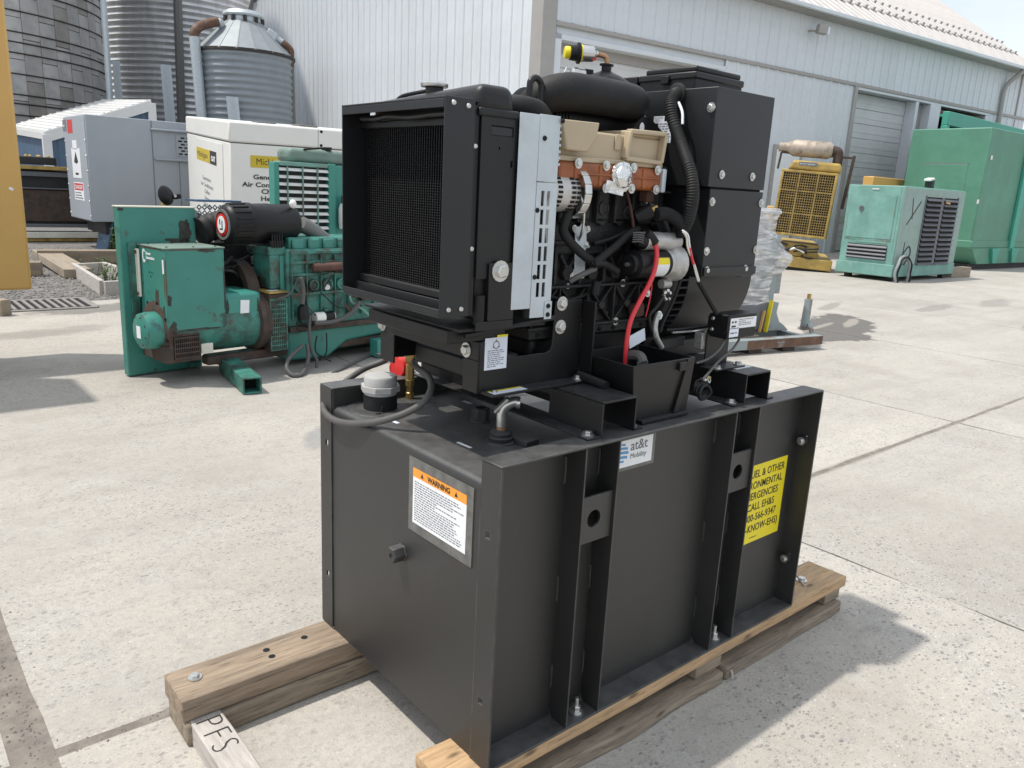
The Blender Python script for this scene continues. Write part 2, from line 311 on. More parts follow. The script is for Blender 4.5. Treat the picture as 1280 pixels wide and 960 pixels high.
m_stavel = M('silo_concrete_light', (.48, .475, .46), .9, 0, .15, 1.6, .3, 12, dirt=((.2,.19,.18), 2, .5, .75, .6))
m_hoop = M('rusty_hoop', (.06, .05, .045), .8, .2, .3, 9)
m_rpipe = M('rust_brown_pipe', (.13, .07, .045), .75, 0, .25, 8, dirt=((.3,.28,.26), 6, .55, .7, .6))
m_shedr = M('white_shed_roof', (.70, .70, .69), .45, .1, .05, 3)
m_shedb = M('blue_shed_wall', (.075, .125, .20), .5, 0, .08, 3)
m_drk = M('black_machine_paint', (.02, .02, .021), .6, 0, .4, 5, .2, 40, dirt=(RUST, 5, .6, .75, .5))
m_muff = M('weathered_muffler', (.40, .34, .28), .6, .3, .2, 7, .05, 60, dirt=(RUST, 5, .52, .68, .8))
m_steelg = M('grey_green_steel', (.27, .31, .31), .55, 0, .1, 5, dirt=((.17,.085,.05), 5, .52, .66, .9))
m_wrap = M('stretch_wrap_film', (.66, .66, .66), .2, 0, .5, 3.2, .9, 7, stretch=(1.2, 1.2, 6), dirt=((.85,.85,.85), 5, .55, .66, .7), coat=.6)
def film_alpha(mt):
    nt = mt.node_tree; n, l = nt.nodes, nt.links; b = n['Principled BSDF']; t = n.new('ShaderNodeTexCoord'); mp = n.new('ShaderNodeMapping'); mp.inputs['Scale'].default_value = (1.5, 1.5, 9); mp.inputs['Rotation'].default_value = (0, .35, 0)
    z = n.new('ShaderNodeTexNoise'); z.inputs['Scale'].default_value = 2.4; z.inputs['Detail'].default_value = 8; z.inputs['Distortion'].default_value = .8
    m = n.new('ShaderNodeMapRange'); m.inputs['From Min'].default_value = .40; m.inputs['From Max'].default_value = .66; m.inputs['To Min'].default_value = .28; m.inputs['To Max'].default_value = .96
    l.new(t.outputs['Object'], mp.inputs['Vector']); l.new(mp.outputs[0], z.inputs['Vector']); l.new(z.outputs['Fac'], m.inputs['Value']); l.new(m.outputs[0], b.inputs['Alpha'])
film_alpha(m_wrap)
m_ycatd = M('dull_yellow_bars', (.30, .205, .06), .55, 0, .25, 5, dirt=((.10,.06,.03), 4, .5, .7, .6))
m_oil = M('oily_grime', (.028, .027, .022), .6, 0, .4, 14, .1, 60, dirt=((.06,.10,.075), 9, .5, .7, .7))
m_leaf = M('weed_leaf', (.07, .13, .03), .6, 0, .35, 20)
m_gravel = M('gravel_stone', (.20, .19, .18), .85, 0, .4, 9, .3, 60)
m_sponge = M('grey_hose_rubber', (.085, .083, .08), .55, 0, .12, 20, .05, 200)
m_airp = M('dusty_grey_pipe', (.15, .148, .14), .6, 0, .12, 10, .05, 80)

HEX = MB(); HEX.lathe((0,0,0), (0,0,1), [(1.55,0),(1.55,.22)], 14); HEX.lathe((0,0,.22), (0,0,1), [(1,0),(1,.62),(.82,.74)], 6)
me_bolt = HEX.mesh('hex_bolt', m_zinc, 30, Matrix.Identity(4))
BTN = MB(); BTN.lathe((0,0,0), (0,0,1), [(1.1,0),(1.1,.2),(1,.45),(.75,.75),(.4,.78),(.3,.6)], 14)
me_btn = BTN.mesh('button_screw', m_zinc, 30, Matrix.Identity(4))
BLK = MB(); BLK.lathe((0,0,0), (0,0,1), [(1.25,0),(1.25,.2),(1,.25),(.95,.7),(.5,.72),(.4,.5)], 12)
me_blks = BLK.mesh('black_screw', m_plas, 30, Matrix.Identity(4))
def bolt(p, ax, r, parent, me=None, name='bolt'):
    o = inst(name, me or me_bolt, frame_m(p, ax) @ Matrix.Rotation(random.random()*2, 4, 'Z') @ Matrix.Scale(r, 4), parent); return o

# ------------------------------------------------------------------ the black generator on its tank
gen = thing('diesel_generator', 'black diesel generator on its tall black tank, standing on the wooden pallet in front', 'generator', (0.695, .437, .14), False)
X1, YF, YB, ZB, ZT = 1.39, 0.0, .875, .14, .94
# tank body with a rounded top edge at both ends
prof = [(.004, ZB), (.004, .862)]+[(.004+.02-.02*cos(radians(a)), .862+.02*sin(radians(a))) for a in (15,30,45,60,75,90)]
prof += [(X1-x, z) for x, z in prof[::-1]]
tank = obj('fuel_tank', MB().prism(prof, (0,.80,0), (1,0,0), (0,0,1), .724), m_tank, gen, label='black steel fuel tank with rounded end edge')
for side in (0, 1):
    y = lambda a: a if side == 0 else YB-a
    def yb(mb, x0, x1, a, b, z0, z1): return mb.box(x0, x1, min(y(a), y(b)), max(y(a), y(b)), z0, z1)
    obj('channel_web', yb(MB(), .004, X1-.004, .070, .0755, ZB+.006, ZT-.006), m_tank, tank)
    obj('top_flange', yb(MB(), 0.0, X1, 0, .0765, ZT-.006, ZT), m_tank, tank, .002)
    obj('bottom_flange', yb(MB(), 0.0, X1, 0, .0765, ZB, ZB+.006), m_tank, tank, .002)
    for x in (0.0, X1-.006):
        mb = MB(); zs = [ZB+.006, .318-.009, .318+.009, .76-.009, .76+.009, ZT-.006]
        mb.plate((x+.006, y(0), ZB+.006), (0, 1 if side == 0 else -1, 0), (0,0,1), .070, ZT-ZB-.012, [(.032,.050,.168,.186),(.032,.050,.607,.625)], .006 if side else -.006)
        obj('end_flange', mb, m_tank, tank, .0015)
    for x in (.270, .391, .898, 1.020):
        a, b = (0.0005, .071)
        pl = [(0.0005,ZB+.007),(.058,ZB+.007),(.062,ZB+.012),(.066,ZB+.022),(.0705,ZB+.03),(.0705,ZT-.007),(.0005,ZT-.007)]
        obj('stiffener', MB().prism([(y(p), z) for p, z in pl], (x-.0025,0,0), (0,1,0), (0,0,1), .005), m_tank, tank, .001)
        for z in (.53, .27, .86): obj('weld_bead', MB().tube([(x-.003, y(.069), z-.035), (x-.0035, y(.068), z), (x-.003, y(.069), z+.035)], .0035, 6), m_tank, tank)
for x0 in (.2735, .9015):
    obj('lift_plate', MB().holeplate((x0, .010, .672), (1,0,0), (0,0,1), .114, .126, .05, .063, .024, -.008), m_tank, tank, .001)
    obj('lift_plate', MB().holeplate((x0, .865, .672), (1,0,0), (0,0,1), .114, .126, .05, .063, .024, .008), m_tank, tank, .001)
for z in (.753, .315):
    obj('rubber_washer', MB().lathe((1.384,.042,z), (-1,0,0), [(.019,0),(.019,.006),(.014,.010),(.009,.018)], 16), m_rub, tank)
    bolt((1.366,.042,z), (-1,0,0), .0095, tank)
# hold-down bolts through the bottom flange
mb = MB(); mb.cyl((0,0,-.002), (0,0,.046), .006, n=10); mb.lathe((0,0,0), (0,0,1), [(.021,0),(.021,.004)], 16); mb.lathe((0,0,.004), (0,0,1), [(.0165,0),(.0165,.004)], 16)
mb.lathe((0,0,.008), (0,0,1), [(.0125,0),(.0125,.012),(.010,.014)], 6); me_stud = mb.mesh('anchor_bolt', m_zinc, 30, Matrix.Identity(4))
for p in ((.340,.035,ZB+.006), (.972,.035,ZB+.006)): inst('anchor_bolt', me_stud, Matrix.Translation(p), tank)
# warning plate on the end face
wl_ = obj('warning_plate', MB().box(.0012,.0040,.099,.375,.653,.856), m_lblg, tank)
a0, a1 = V(0.001,0.355,0.831), V(0.001,0.124,0.828)
b0 = V(0.001,0.357,0.679)
def endq(name, y0, y1, z0, z1, mt, xo): return obj(name, MB().box(.0012-xo, .0013, y0, y1, z0, z1), mt, tank)
ly0, ly1, lz0, lz1 = a1.y, a0.y, b0.z, a0.z
endq('warning_label', ly0, ly1, lz0, lz1, m_white, .0004)
endq('orange_band', ly0, ly1, lz1-.024, lz1, m_orl, .0008)
text('warning_word', '\u26a0  WARNING  \u26a0'.replace('\u26a0', ''), .020, m_ink, tank, (.0003,(ly0+ly1)/2,lz1-.019), (0,-1,0), (0,0,1), 'CENTER', .0006)
for yy in (ly1-.042, ly0+.042):
    obj('hazard_triangle', MB().prism([(0,0),(.013,0),(.0065,.0125)], (.0003,yy+.0065,lz1-.018), (0,-1,0), (0,0,1), .0004), m_ink, tank)
obj('label_print', scribble((.0007,ly1-.008,lz0+.008), (0,-1,0), (0,0,1), ly1-ly0-.016, lz1-lz0-.040, 17, 3), m_inkg, tank)
# hex plug on the end face, second plug on deck
p = V(-0.020,0.408,0.569)
plug = MB(); plug.lathe((.005,p.y,p.z), (-1,0,0), [(.026,0),(.0255,.003)], 6); plug.lathe((.004,p.y,p.z), (-1,0,0), [(.0235,0),(.0235,.032),(.021,.036)], 6)
obj('drain_plug', plug, m_tank, tank, .0012)
obj('plug_socket', MB().cyl((-.0325,p.y,p.z), (-.0335,p.y,p.z), .007, n=4), m_dark, tank)
DK = .882
p = V(0.297,0.460,0.882); hx = MB(); hx.lathe((p.x,p.y,DK-.001), (0,0,1), [(.03,0),(.03,.006)], 20); hx.lathe((p.x,p.y,DK), (0,0,1), [(.0275,0),(.0275,.04)], 6)
obj('hex_bung', hx, m_tank, tank, .002); obj('bung_hole', MB().cyl((p.x,p.y,DK+.0395), (p.x,p.y,DK+.0408), .015, n=16), m_dark, tank)
p = V(0.227,0.279,0.882); mb = MB(); mb.lathe((p.x,p.y,DK-.001), (0,0,1), [(.042,0),(.041,.004),(.030,.006),(.033,.010),(.033,.016),(.029,.019),(.030,.022),(.030,.028),(.022,.034),(.016,.036)], 24)
obj('sender_boss', mb, m_tank, tank)
mb = MB(); mb.lathe((p.x,p.y,DK+.034), (0,0,1), [(.0135,0),(.0135,.010),(.011,.012)], 14)
obj('bronze_nut', mb, m_copper, tank)
rr = Vector((R_.x, R_.y, 0)).normalized()
mb = MB(); q = Vector((p.x,p.y,DK+.044)); mb.tube([q, q+Vector((0,0,.035)), q+Vector((0,0,.055))+rr*.008, q+Vector((0,0,.068))+rr*.03, q+Vector((0,0,.066))+rr*.042], .0145, 14, 4); mb.cyl(q+Vector((0,0,.066))+rr*.036, q+Vector((0,0,.066))+rr*.046, .0165, n=14)
nn_ = (Vector((0,0,1))-rr*1.1).normalized(); cc = q+Vector((0,0,.050))+rr*.006+nn_*.013
mb.obox(cc, .050, .030, .006, (Vector((0,0,1.1))+rr), nn_)
obj('conduit_elbow', mb, m_zinc, tank, .002)
p = V(0.263,0.225,0.882); obj('deck_block', MB().obox((p.x+.01,p.y+.004,DK+.008), .05, .05, .016, (1,.1,0)), m_tank, tank, .002)
p = V(0.126,0.279,0.882); obj('part_label', MB().obox((p.x+.0,p.y+.028,DK+.0004), .009, .055, .0008, (1,.05,0)), m_white, tank)
p = V(0.385,0.640,0.882); obj('part_label', MB().obox((p.x,p.y,DK+.0004), .01, .04, .0008, (1,.05,0)), m_white, tank)
p = V(0.246,0.688,0.882); obj('deck_sticker', MB().obox((p.x,p.y,DK+.0003), .045, .06, .0006, (1,0,0)), m_lblg, tank)
p = V(0.080,0.589,0.882); obj('paper_label', MB().obox((p.x,p.y,DK+.0004), .012, .06, .0006, (1,.05,0)), m_paper, tank)
# fuel filler
p = V(0.085,0.710,0.882); p = Vector((p.x, p.y, 0)); fx, fy = p.x+.035, p.y+.012
obj('deck_dish', MB().lathe((fx,fy,DK-.002), (0,0,1), [(.100,0),(.097,.004),(.082,.0055),(.075,.003),(.06,.003)], 32), m_tank, tank)
obj('filler_neck', MB().lathe((fx,fy,DK), (0,0,1), [(.050,0),(.050,.045),(.047,.047)], 32), m_rub, tank)
mb = MB(); mb.lathe((fx,fy,DK+.044), (0,0,1), [(.049,0),(.049,.013)], 32); mb.lathe((fx,fy,DK+.055), (0,0,1), [(.0595,0),(.0595,.018)], 8)
mb.lathe((fx,fy,DK+.073), (0,0,1), [(.049,0),(.049,.024),(.045,.029),(.030,.0315),(0.001,.032)], 32)
obj('filler_cap', mb, m_cap, tank, .001)
mb = MB(); mb.tube([(fx-.03,fy-.055,DK+.006),(fx-.025,fy-.052,DK+.02),(fx-.035,fy-.058,DK+.004),(fx-.05,fy-.06,DK+.003)], .002, 5)
obj('cap_tether', mb, m_plas, tank)
# logo label on the recessed panel
def ply(name, x0, x1, z0, z1, mt, k=1, par=None): return obj(name, MB().box(x0, x1, .0700-.0005*k, .0701, z0, z1), mt, par or tank)
ply('logo_plate', .398, .615, .812, .905, m_lblg); ply('logo_label', .398, .603, .822, .899, m_white, 2)
lw, lz = .148, .862
text('logo_name', 'at&t', .041, m_inkg, tank, (.511,.0686,.866), (1,0,0), (0,0,1), 'LEFT', .0002)
text('logo_word', 'Mobility', .0205, m_inkg, tank, (.512,.0686,.843), (1,0,0), (0,0,1), 'LEFT', .0)
gl = obj('logo_globe', MB().cyl((.468,.0690,.860), (.468,.0684,.860), .036, n=32), m_white, tank)
mb = MB()
for i, (dz, w0, w1, th) in enumerate(((.026,.2,.9,.006),(.015,-.6,1,.007),(.003,-.9,1,.008),(-.010,-1,.95,.008),(-.022,-.9,.7,.006))):
    hw = math.sqrt(.035**2-dz**2); n = 7; pts = []
    for k in range(n): t = w0+(w1-w0)*k/(n-1); pts.append((.468+hw*t, dz+.86+.003*(1-t*t)))
    for k in range(n-1):
        a, b = pts[k], pts[k+1]; mb.add([(a[0],.0682,a[1]-th/2),(b[0],.0682,b[1]-th/2),(b[0],.0682,b[1]+th/2),(a[0],.0682,a[1]+th/2)], [(0,1,2,3)])
obj('globe_stripes', mb, m_blue, tank)
# yellow emergency label
ply('emergency_label', 1.030, 1.342, .418, .700, m_yel)
for i, t in enumerate(('FOR FUEL & OTHER', 'ENVIRONMENTAL', 'EMERGENCIES', 'CALL EH&S', '800-566-9347', '(8OO-KNOW-EHS)')):
    text('emergency_print', t, .0375, m_ink, tank, (1.328 if i == 0 else (1.318,1.322,1.305,1.290,1.308,1.328)[i],.0690,.655-.0395*i), (1,0,0), (0,0,1), 'RIGHT', .0002, 1.04, .84)
obj('small_print', scribble((1.165,.0692,.432), (1,0,0), (0,0,1), .05, .008, 1, 9), m_ink, tank)

# hat channels carrying the engine over the tank
for (x0, x1) in ((.351,.475), (.969,1.098)):
    h = obj('hat_channel', MB().box(x0, x1, .03, .845, 1.028, 1.034), m_blk, gen, .002)
    s = MB()
    if x0 < .5: s.plate((x0,.845,ZT+.005), (0,-1,0), (0,0,1), .815, .083, [(.36,.62,.012,.066)], .005)
    else: s.box(x0, x0+.005, .03, .845, ZT+.005, 1.028)
    s.box(x1-.005, x1, .03, .845, ZT+.005, 1.028)
    obj('channel_wall', s, m_blk, h)
    s = MB(); s.box(x0-.05, x0+.002, .03, .845, ZT+.0005, ZT+.005); s.box(x1-.002, x1+.032, .03, .845, ZT+.0005, ZT+.005)
    obj('foot_flange', s, m_blk, h, .001)
    for yy in (.058, .817):
        for xx in (x0-.024, x1+.014): bolt((xx,yy,ZT+.005), (0,0,1), .0115, h)
obj('info_label', MB().obox((1.045,.14,1.0346), .085, .10, .0008, (1,0,0)), m_white, gen)
# front mounting frame under the radiator
fr = obj('mounting_frame', MB().box(.113,.119,.247,.713,1.120,1.168), m_blk, gen, .002)
mb = MB(); mb.box(.113,.119,.247,.308,1.036,1.120); mb.box(.113,.119,.640,.713,1.036,1.120); mb.box(.119,.150,.2545,.708,1.162,1.168)
obj('frame_leg', mb, m_blk, fr, .002)
side = [(.1195,1.036),(.470,1.036),(.467,1.257),(.367,1.257),(.364,1.140),(.358,1.126),(.345,1.12),(.225,1.12),(.212,1.128),(.208,1.145),(.207,1.170),(.1195,1.168)]
for y0 in (.247, .707):
    obj('side_plate', MB().prism(side, (0,y0+.006,0), (1,0,0), (0,0,1), .006), m_blk, fr, .0015)
obj('side_ledge', MB().box(.124,.487,.196,.2465,1.036,1.042), m_blk, fr, .001); obj('side_ledge', MB().box(.124,.487,.7135,.76,1.036,1.042), m_blk, fr, .001)
mb = MB(); mb.box(.470,.476,.200,.247,1.042,1.255); obj('post_web', mb, m_blk, fr, .001)
for p in ((.1125,.699,1.141), (.1125,.293,1.141)): bolt(p, (-1,0,0), .0125, fr)
for p in ((.389,.2465,1.250), (.388,.2465,1.187)): bolt(p, (0,-1,0), .0125, fr)
bolt((.445,.222,1.042), (0,0,1), .0115, fr); bolt((.15,.222,1.042), (0,0,1), .006, fr)
lb = obj('notice_label', MB().box(.134,.206,.2464,.2470,1.094,1.176), m_paper, fr)
obj('notice_print', scribble((.143,.2462,1.100), (1,0,0), (0,0,1), .054, .046, 9, 5), m_inkg, fr)
mb = MB(); mb.ring((.170,.2462,1.157), (0,-1,0), .008, .0105, .0003, 18)
for k in range(3): a = k*2.094+1.57; mb.prism([(-.004,0),(.004,0),(0,.007)], (.170+.012*cos(a)*.8,.2461,1.155+.012*sin(a)*.8), (1,0,0), (0,0,1), .0003)
obj('notice_emblem', mb, m_inkg, fr)
obj('yellow_tag', MB().box(.172,.2065,.2462,.2470,1.176,1.182), m_yel, fr)
obj('ledge_label', MB().obox((.19,.214,1.0426), .11, .022, .0007, (1,.02,0)), m_paper, fr); obj('ledge_stripe', MB().obox((.19,.228,1.0427), .11, .009, .0007, (1,.02,0)), m_yel, fr)
mb = MB(); mb.box(.17,.33,.33,.62,1.04,1.10); mb.box(.20,.28,.28,.34,1.06,1.12); obj('rubber_mount', mb, m_blk, gen, .01)
# radiator tray, shroud, core and header tank
rad = obj('radiator', MB().box(.0345,.052,.222,.652,1.272,1.690), m_dark, gen, label='black radiator behind an open black shroud')
sh = MB(); sh.box(-.034,.048,.207,.211,1.243,1.727); obj('shroud_side', sh, m_encl, rad, .0012)
obj('shroud_side', MB().box(-.034,.048,.664,.668,1.252,1.727), m_encl, rad, .0012)
mb = MB(); mb.box(-.034,.062,.2112,.6638,1.722,1.7265); mb.box(-.0345,-.0305,.2112,.6638,1.703,1.7215); obj('shroud_top', mb, m_encl, rad, .0012)
mb = MB(); mb.box(-.034,.055,.2112,.6638,1.243,1.2475); mb.box(-.0345,-.0305,.2112,.6638,1.2478,1.263); mb.box(.000,.006,.2112,.6638,1.2478,1.277); obj('shroud_bottom', mb, m_encl, rad, .0012)
obj('core_rail', MB().box(.012,.034,.2112,.6638,1.276,1.296), m_blk, rad, .003); obj('core_rail', MB().box(.018,.034,.2112,.6638,1.672,1.690), m_blk, rad, .003)
mb = MB(); mb.tube([(.004,.63,1.697),(.003,.56,1.694),(.004,.50,1.698),(.003,.40,1.693),(.004,.30,1.696),(.004,.216,1.695)], .008, 8, 4, lambda t, i: 1+.25*noise.noise(Vector((t*14,0,0)))); obj('foam_seal', mb, m_encl, rad)
mb = MB()
for i in range(43): y = .222+.010*i; mb.box(.0262,.0346,y,y+.0018,1.294,1.674)
obj('core_tube', mb, m_blk, rad, label=None); rad.children[-1]['kind'] = 'stuff'
mb = MB()
for i in range(42):
    y = .2256+.010*i
    for k in range(62): z = 1.297+.0061*k; mb.quad((.0272,y-.001,z), (.0272,y+.0072,z+.003), (.034,y+.0072,z+.0036), (.034,y-.001,z+.0006))
f_ = obj('core_fin', mb, m_encl, rad, smooth=0); f_['kind'] = 'stuff'
for p in ((-.012,.2068,1.714), (.028,.2068,1.711), (-.010,.2068,1.262), (.026,.2068,1.262)): bolt(p, (0,-1,0), .0058, rad, me_btn, 'screw')
mb = MB(); mb.box(.049,.0575,.212,.222,1.243,1.715); mb.box(.0578,.066,.2135,.217,1.243,1.72); obj('corner_angle', mb, m_blk, rad, .001)
for z in (1.628, 1.40): bolt((.0535,.2118,z), (0,-1,0), .006, rad, me_btn, 'screw')
mb = MB(); mb.plate((.0675,.2075,1.215), (1,0,0), (0,0,1), .112, .497, [(.028,.094,.440,.462),(.052,.056,.410,.416),(.088,.095,.372,.388),(.0,.032,.0,.115)], -.004)
obj('radiator_side', mb, m_blk, rad, .001)
mb = MB(); mb.box(.0955,.1615,.2085,.215,1.654,1.676); obj('side_recess', mb, m_encl, rad, .003)
mb = MB(); mb.box(.070,.172,.2155,.66,1.23,1.705); obj('fan_shroud', mb, m_plas, rad, .01)
mb = MB(); mb.box(.101,.182,.2000,.2065,1.228,1.366); mb.box(.0675,.182,.2000,.2065,1.206,1.2275); obj('lower_bracket', mb, m_blk, rad, .0015)
bolt((.132,.1995,1.348), (0,-1,0), .0165, rad)
obj('drain_hose', MB().cyl((.085,.214,1.22), (.085,.214,1.29), .0135, n=14), m_rub, rad)
mb = MB(); mb.box(.05,.170,.206,.668,1.700,1.766)
for i, p in enumerate(mb.v):
    if p.z > 1.75: p.z -= .018*(p.y-.2)/.46; p.x += .012 if p.x < .1 else -.012
ht = obj('header_tank', mb, m_blk, rad, .022, seg=4)
obj('tank_seam', MB().box(.058,.176,.203,.671,1.694,1.713), m_blk, rad, .005)
mb = MB(); mb.lathe((.10,.445,1.745), (0,0,1), [(.022,0),(.022,.030)], 20); obj('filler_seat', mb, m_blk, rad)
mb = MB(); mb.lathe((.10,.445,1.772), (0,0,1), [(.033,0),(.034,.003),(.034,.008),(.028,.012),(.012,.013),(.001,.013)], 24); obj('radiator_cap', mb, m_zinc, rad)
obj('overflow_pipe', MB().tube([(.09,.60,1.749),(.09,.57,1.758),(.09,.50,1.762),(.10,.46,1.766)], .005, 8), m_rub, rad)
obj('radiator_tray', MB().box(.03,.30,.212,.66,1.204,1.2105), m_blk, gen, .001)
mb = MB(); mb.box(.02,.20,.25,.62,1.17,1.203); mb.bar((.06,.235,1.190), (.33,.21,1.222), .012, .012); obj('tray_spacer', mb, m_blk, gen, .002)
# galvanised fan guard with slots
gg = obj('fan_guard', MB().box(.172,.2335,.199,.201,1.252,1.712), m_galv, gen, .0008, label='bare galvanised fan guard panels with slots')
obj('guard_panel', MB().box(.2345,.300,.1985,.201,1.560,1.714), m_galv, gg, .0008)
holes = [(.016+.019*c, .016+.019*c+.0105, .052+.0445*r, .052+.0445*r+.036) for c in (0,1) for r in range(6)]
pl = MB().plate((.2345,.2010,1.228), (1,0,0), (0,0,1), .068, .330, holes, .0025)
obj('guard_panel', pl, m_galv, gg)
obj('guard_edge', MB().box(.281,.3055,.1955,.198,1.222,1.268), m_galv, gg, .001)
mb = MB(); mb.box(.2995,.302,.2015,.24,1.25,1.712); obj('guard_edge', mb, m_galv, gg)
mb = MB()
for k in range(7): mb.box(.302,.312,.205,.235,1.600+.015*k,1.606+.015*k)
obj('guard_slat', mb, m_galv, gg)
for p in ((.251,.1982,1.660), (.240,.1982,1.492), (.243,.1982,1.330), (.292,.1950,1.256), (.292,.1950,1.234), (.303,.1950,1.704)): bolt(p, (0,-1,0), .005, gg, me_blks, 'screw')
obj('fan_drum', MB().cyl((.18,.437,1.48), (.30,.437,1.48), .19, n=28), m_dark, gg)
obj('top_hose', MB().tube([(.17,.40,1.715),(.22,.33,1.735),(.29,.29,1.732),(.36,.33,1.715)], .028, 14), m_rub, gen)
mb = MB(); p = V(0.355,0.360,1.779); pts = [(p.x-.02,.36,p.z-.05)]+[(p.x-.02*cos(a)*.98+.0, .36, p.z+.020+.020*sin(a)) for a in [0,.6,1.2,1.57,2,2.6,3.14]]+[(p.x+.02,.36,p.z-.05)]
obj('lifting_eye', mb.tube(pts, .0085, 10, 3), m_blk, gen)

# ---- engine
eng = obj('engine_block', MB().box(.30,.84,.300,.58,1.175,1.600), m_grim, gen, .01)
rd = random.Random(4); mb = MB()
for i in range(7):
    x = .345+.072*i; mb.box(x-.020,x+.020,.284,.3005,1.470,1.548); mb.box(x-.0285,x-.0225,.279,.300,1.46,1.552)
    mb.prism([(-.022,0),(.022,0),(0,-.016)], (x,.300,1.466), (1,0,0), (0,0,1), .016)
mb.box(.31,.84,.276,.300,1.548,1.556); mb.box(.31,.84,.282,.300,1.400,1.412); mb.box(.31,.60,.290,.300,1.375,1.40)
obj('block_rib', mb, m_grim, eng, .003)
mb = MB(); mb.box(.30,.85,.270,.300,1.286,1.294); mb.box(.30,.85,.274,.300,1.175,1.183)
for i in range(5):
    x = .36+.108*i
    for sx_ in (-1, 1): mb.bar((x,.291,1.232), (x+sx_*.046,.291,1.284), .006, .018, (0,1,0)); mb.bar((x,.291,1.232), (x+sx_*.046,.291,1.184), .006, .018, (0,1,0))
    mb.box(x+.050,x+.056,.278,.300,1.183,1.286); mb.cyl((x,.300,1.232), (x,.274,1.232), .012, n=12); mb.cyl((x+.03,.300,1.205), (x+.03,.282,1.205), .007, n=10)
for i in range(5):
    x = .345+.095*i; mb.bar((x-.03,.29,1.375), (x,.29,1.335), .008, .018, (0,1,0)); mb.bar((x+.03,.29,1.375), (x,.29,1.335), .008, .018, (0,1,0))
    mb.cyl((x,.300,1.325), (x,.280,1.325), .022, n=6); mb.box(x+.042,x+.052,.280,.300,1.294,1.40)
obj('block_web', mb, m_grim, eng, .002)
mb = MB(); mb.box(.31,.86,.282,.60,1.150,1.1745); obj('pan_rail', mb, m_grim, eng, .003); obj('pan_gasket', MB().box(.31,.86,.2805,.60,1.1745,1.1775), m_gasket, eng)
mb = MB(); mb.box(.36,.86,.33,.56,1.05,1.150); obj('oil_pan', mb, m_blk, eng, .02)
for i in range(9): bolt((.34+.06*i,.2815,1.162), (0,-1,0), .006, eng, me_blks, 'pan_bolt')
# orange intake manifold
orx0, orx1 = .318, .722
mb = MB(); mb.box(orx0,orx1,.215,.300,1.553,1.614); im = obj('intake_manifold', mb, m_org, eng, .012, seg=3, label='orange brown intake manifold')
mb = MB(); mb.box(orx0+.06,orx1-.02,.2105,.216,1.583,1.589)
for x in (.372, .462, .545, .632): mb.box(x,x+.012,.212,.216,1.558,1.610)
obj('manifold_rib', mb, m_org, im, .002)
for p in ((0.382,0.212,1.610), (0.484,0.212,1.610), (0.590,0.212,1.610), (0.690,0.212,1.609), (0.488,0.212,1.554), (0.588,0.212,1.556), (0.690,0.212,1.557)): bolt(p, (0,-1,0), .0085, im)
p = V(0.544,0.205,1.585); mb = MB(); mb.lathe((p.x,.213,p.z), (0,-1,0), [(.040,0),(.040,.006),(.030,.008),(.029,.016),(.022,.020),(.001,.019)], 12)
mb.obox((p.x-.028,.208,p.z-.03), .07, .006, .03, (1,0,-.15)); mb.jit(.0035, 45); obj('foil_cover', mb, m_foil, im, smooth=50)
p = V(0.714,0.215,1.584); obj('end_cover', MB().box(p.x-.006,p.x+.010,.205,.30,p.z-.034,p.z+.030), m_galv, im, .004)
p = V(0.336,0.245,1.609); obj('idler_bolt', MB().lathe((p.x-.02,p.y,p.z), (0,-1,0), [(.017,0),(.017,.01),(.015,.014),(.010,.016),(.010,.022),(.001,.022)], 16), m_zinc, eng)
# tan valve cover
tx0, tx1, tz0, tz1 = .30, .715, 1.622, 1.705
mb = MB(); mb.box(tx0,tx1,.232,.50,tz0,tz1-.012); vc = obj('valve_cover', mb, m_tan, eng, .006, label='tan plastic valve cover')
mb = MB(); mb.box(tx0-.01,tx1+.008,.222,.51,tz0-.008,tz0+.006); mb.box(tx0+.55*.415,tx0+.6*.415,.226,.232,tz0+.03,tz1-.012)
obj('cover_flange', mb, m_tan, vc, .003)
a = [(0.297,0.215,1.702), (0.447,0.215,1.704), (0.439,0.215,1.669), (0.402,0.215,1.639), (0.327,0.215,1.641)]
poly = [(q[0], q[2]) for q in a]; mb = MB(); mb.prism(poly[::-1], (0,.232,0), (1,0,0), (0,0,1), .034)
for i in range(5): mb.v[i+5].x += (.0,-.004,-.012,-.012,.012)[i]; mb.v[i+5].z += (-.002,-.002,.004,.008,.008)[i]
obj('cover_boss', mb, m_tan, vc, .004)
a = [(0.572,0.226,1.703), (0.717,0.226,1.706), (0.707,0.226,1.629), (0.562,0.226,1.633)]
poly = [(q[0], q[2]) for q in a]; mb = MB()
for i in range(4):
    p, q = V(poly[i][0],.222,poly[i][1]), V(poly[(i+1)%4][0],.222,poly[(i+1)%4][1]); mb.bar(p, q, .012, .022, (0,1,0))
obj('cover_pocket', mb, m_tan, vc, .003)
obj('cover_top', MB().box(tx0+.30,tx1,.234,.50,tz1-.013,tz1+.004), m_tan, vc, .004)
obj('cover_gasket', MB().box(.31,.76,.236,.56,1.604,1.6215), m_dark, eng)
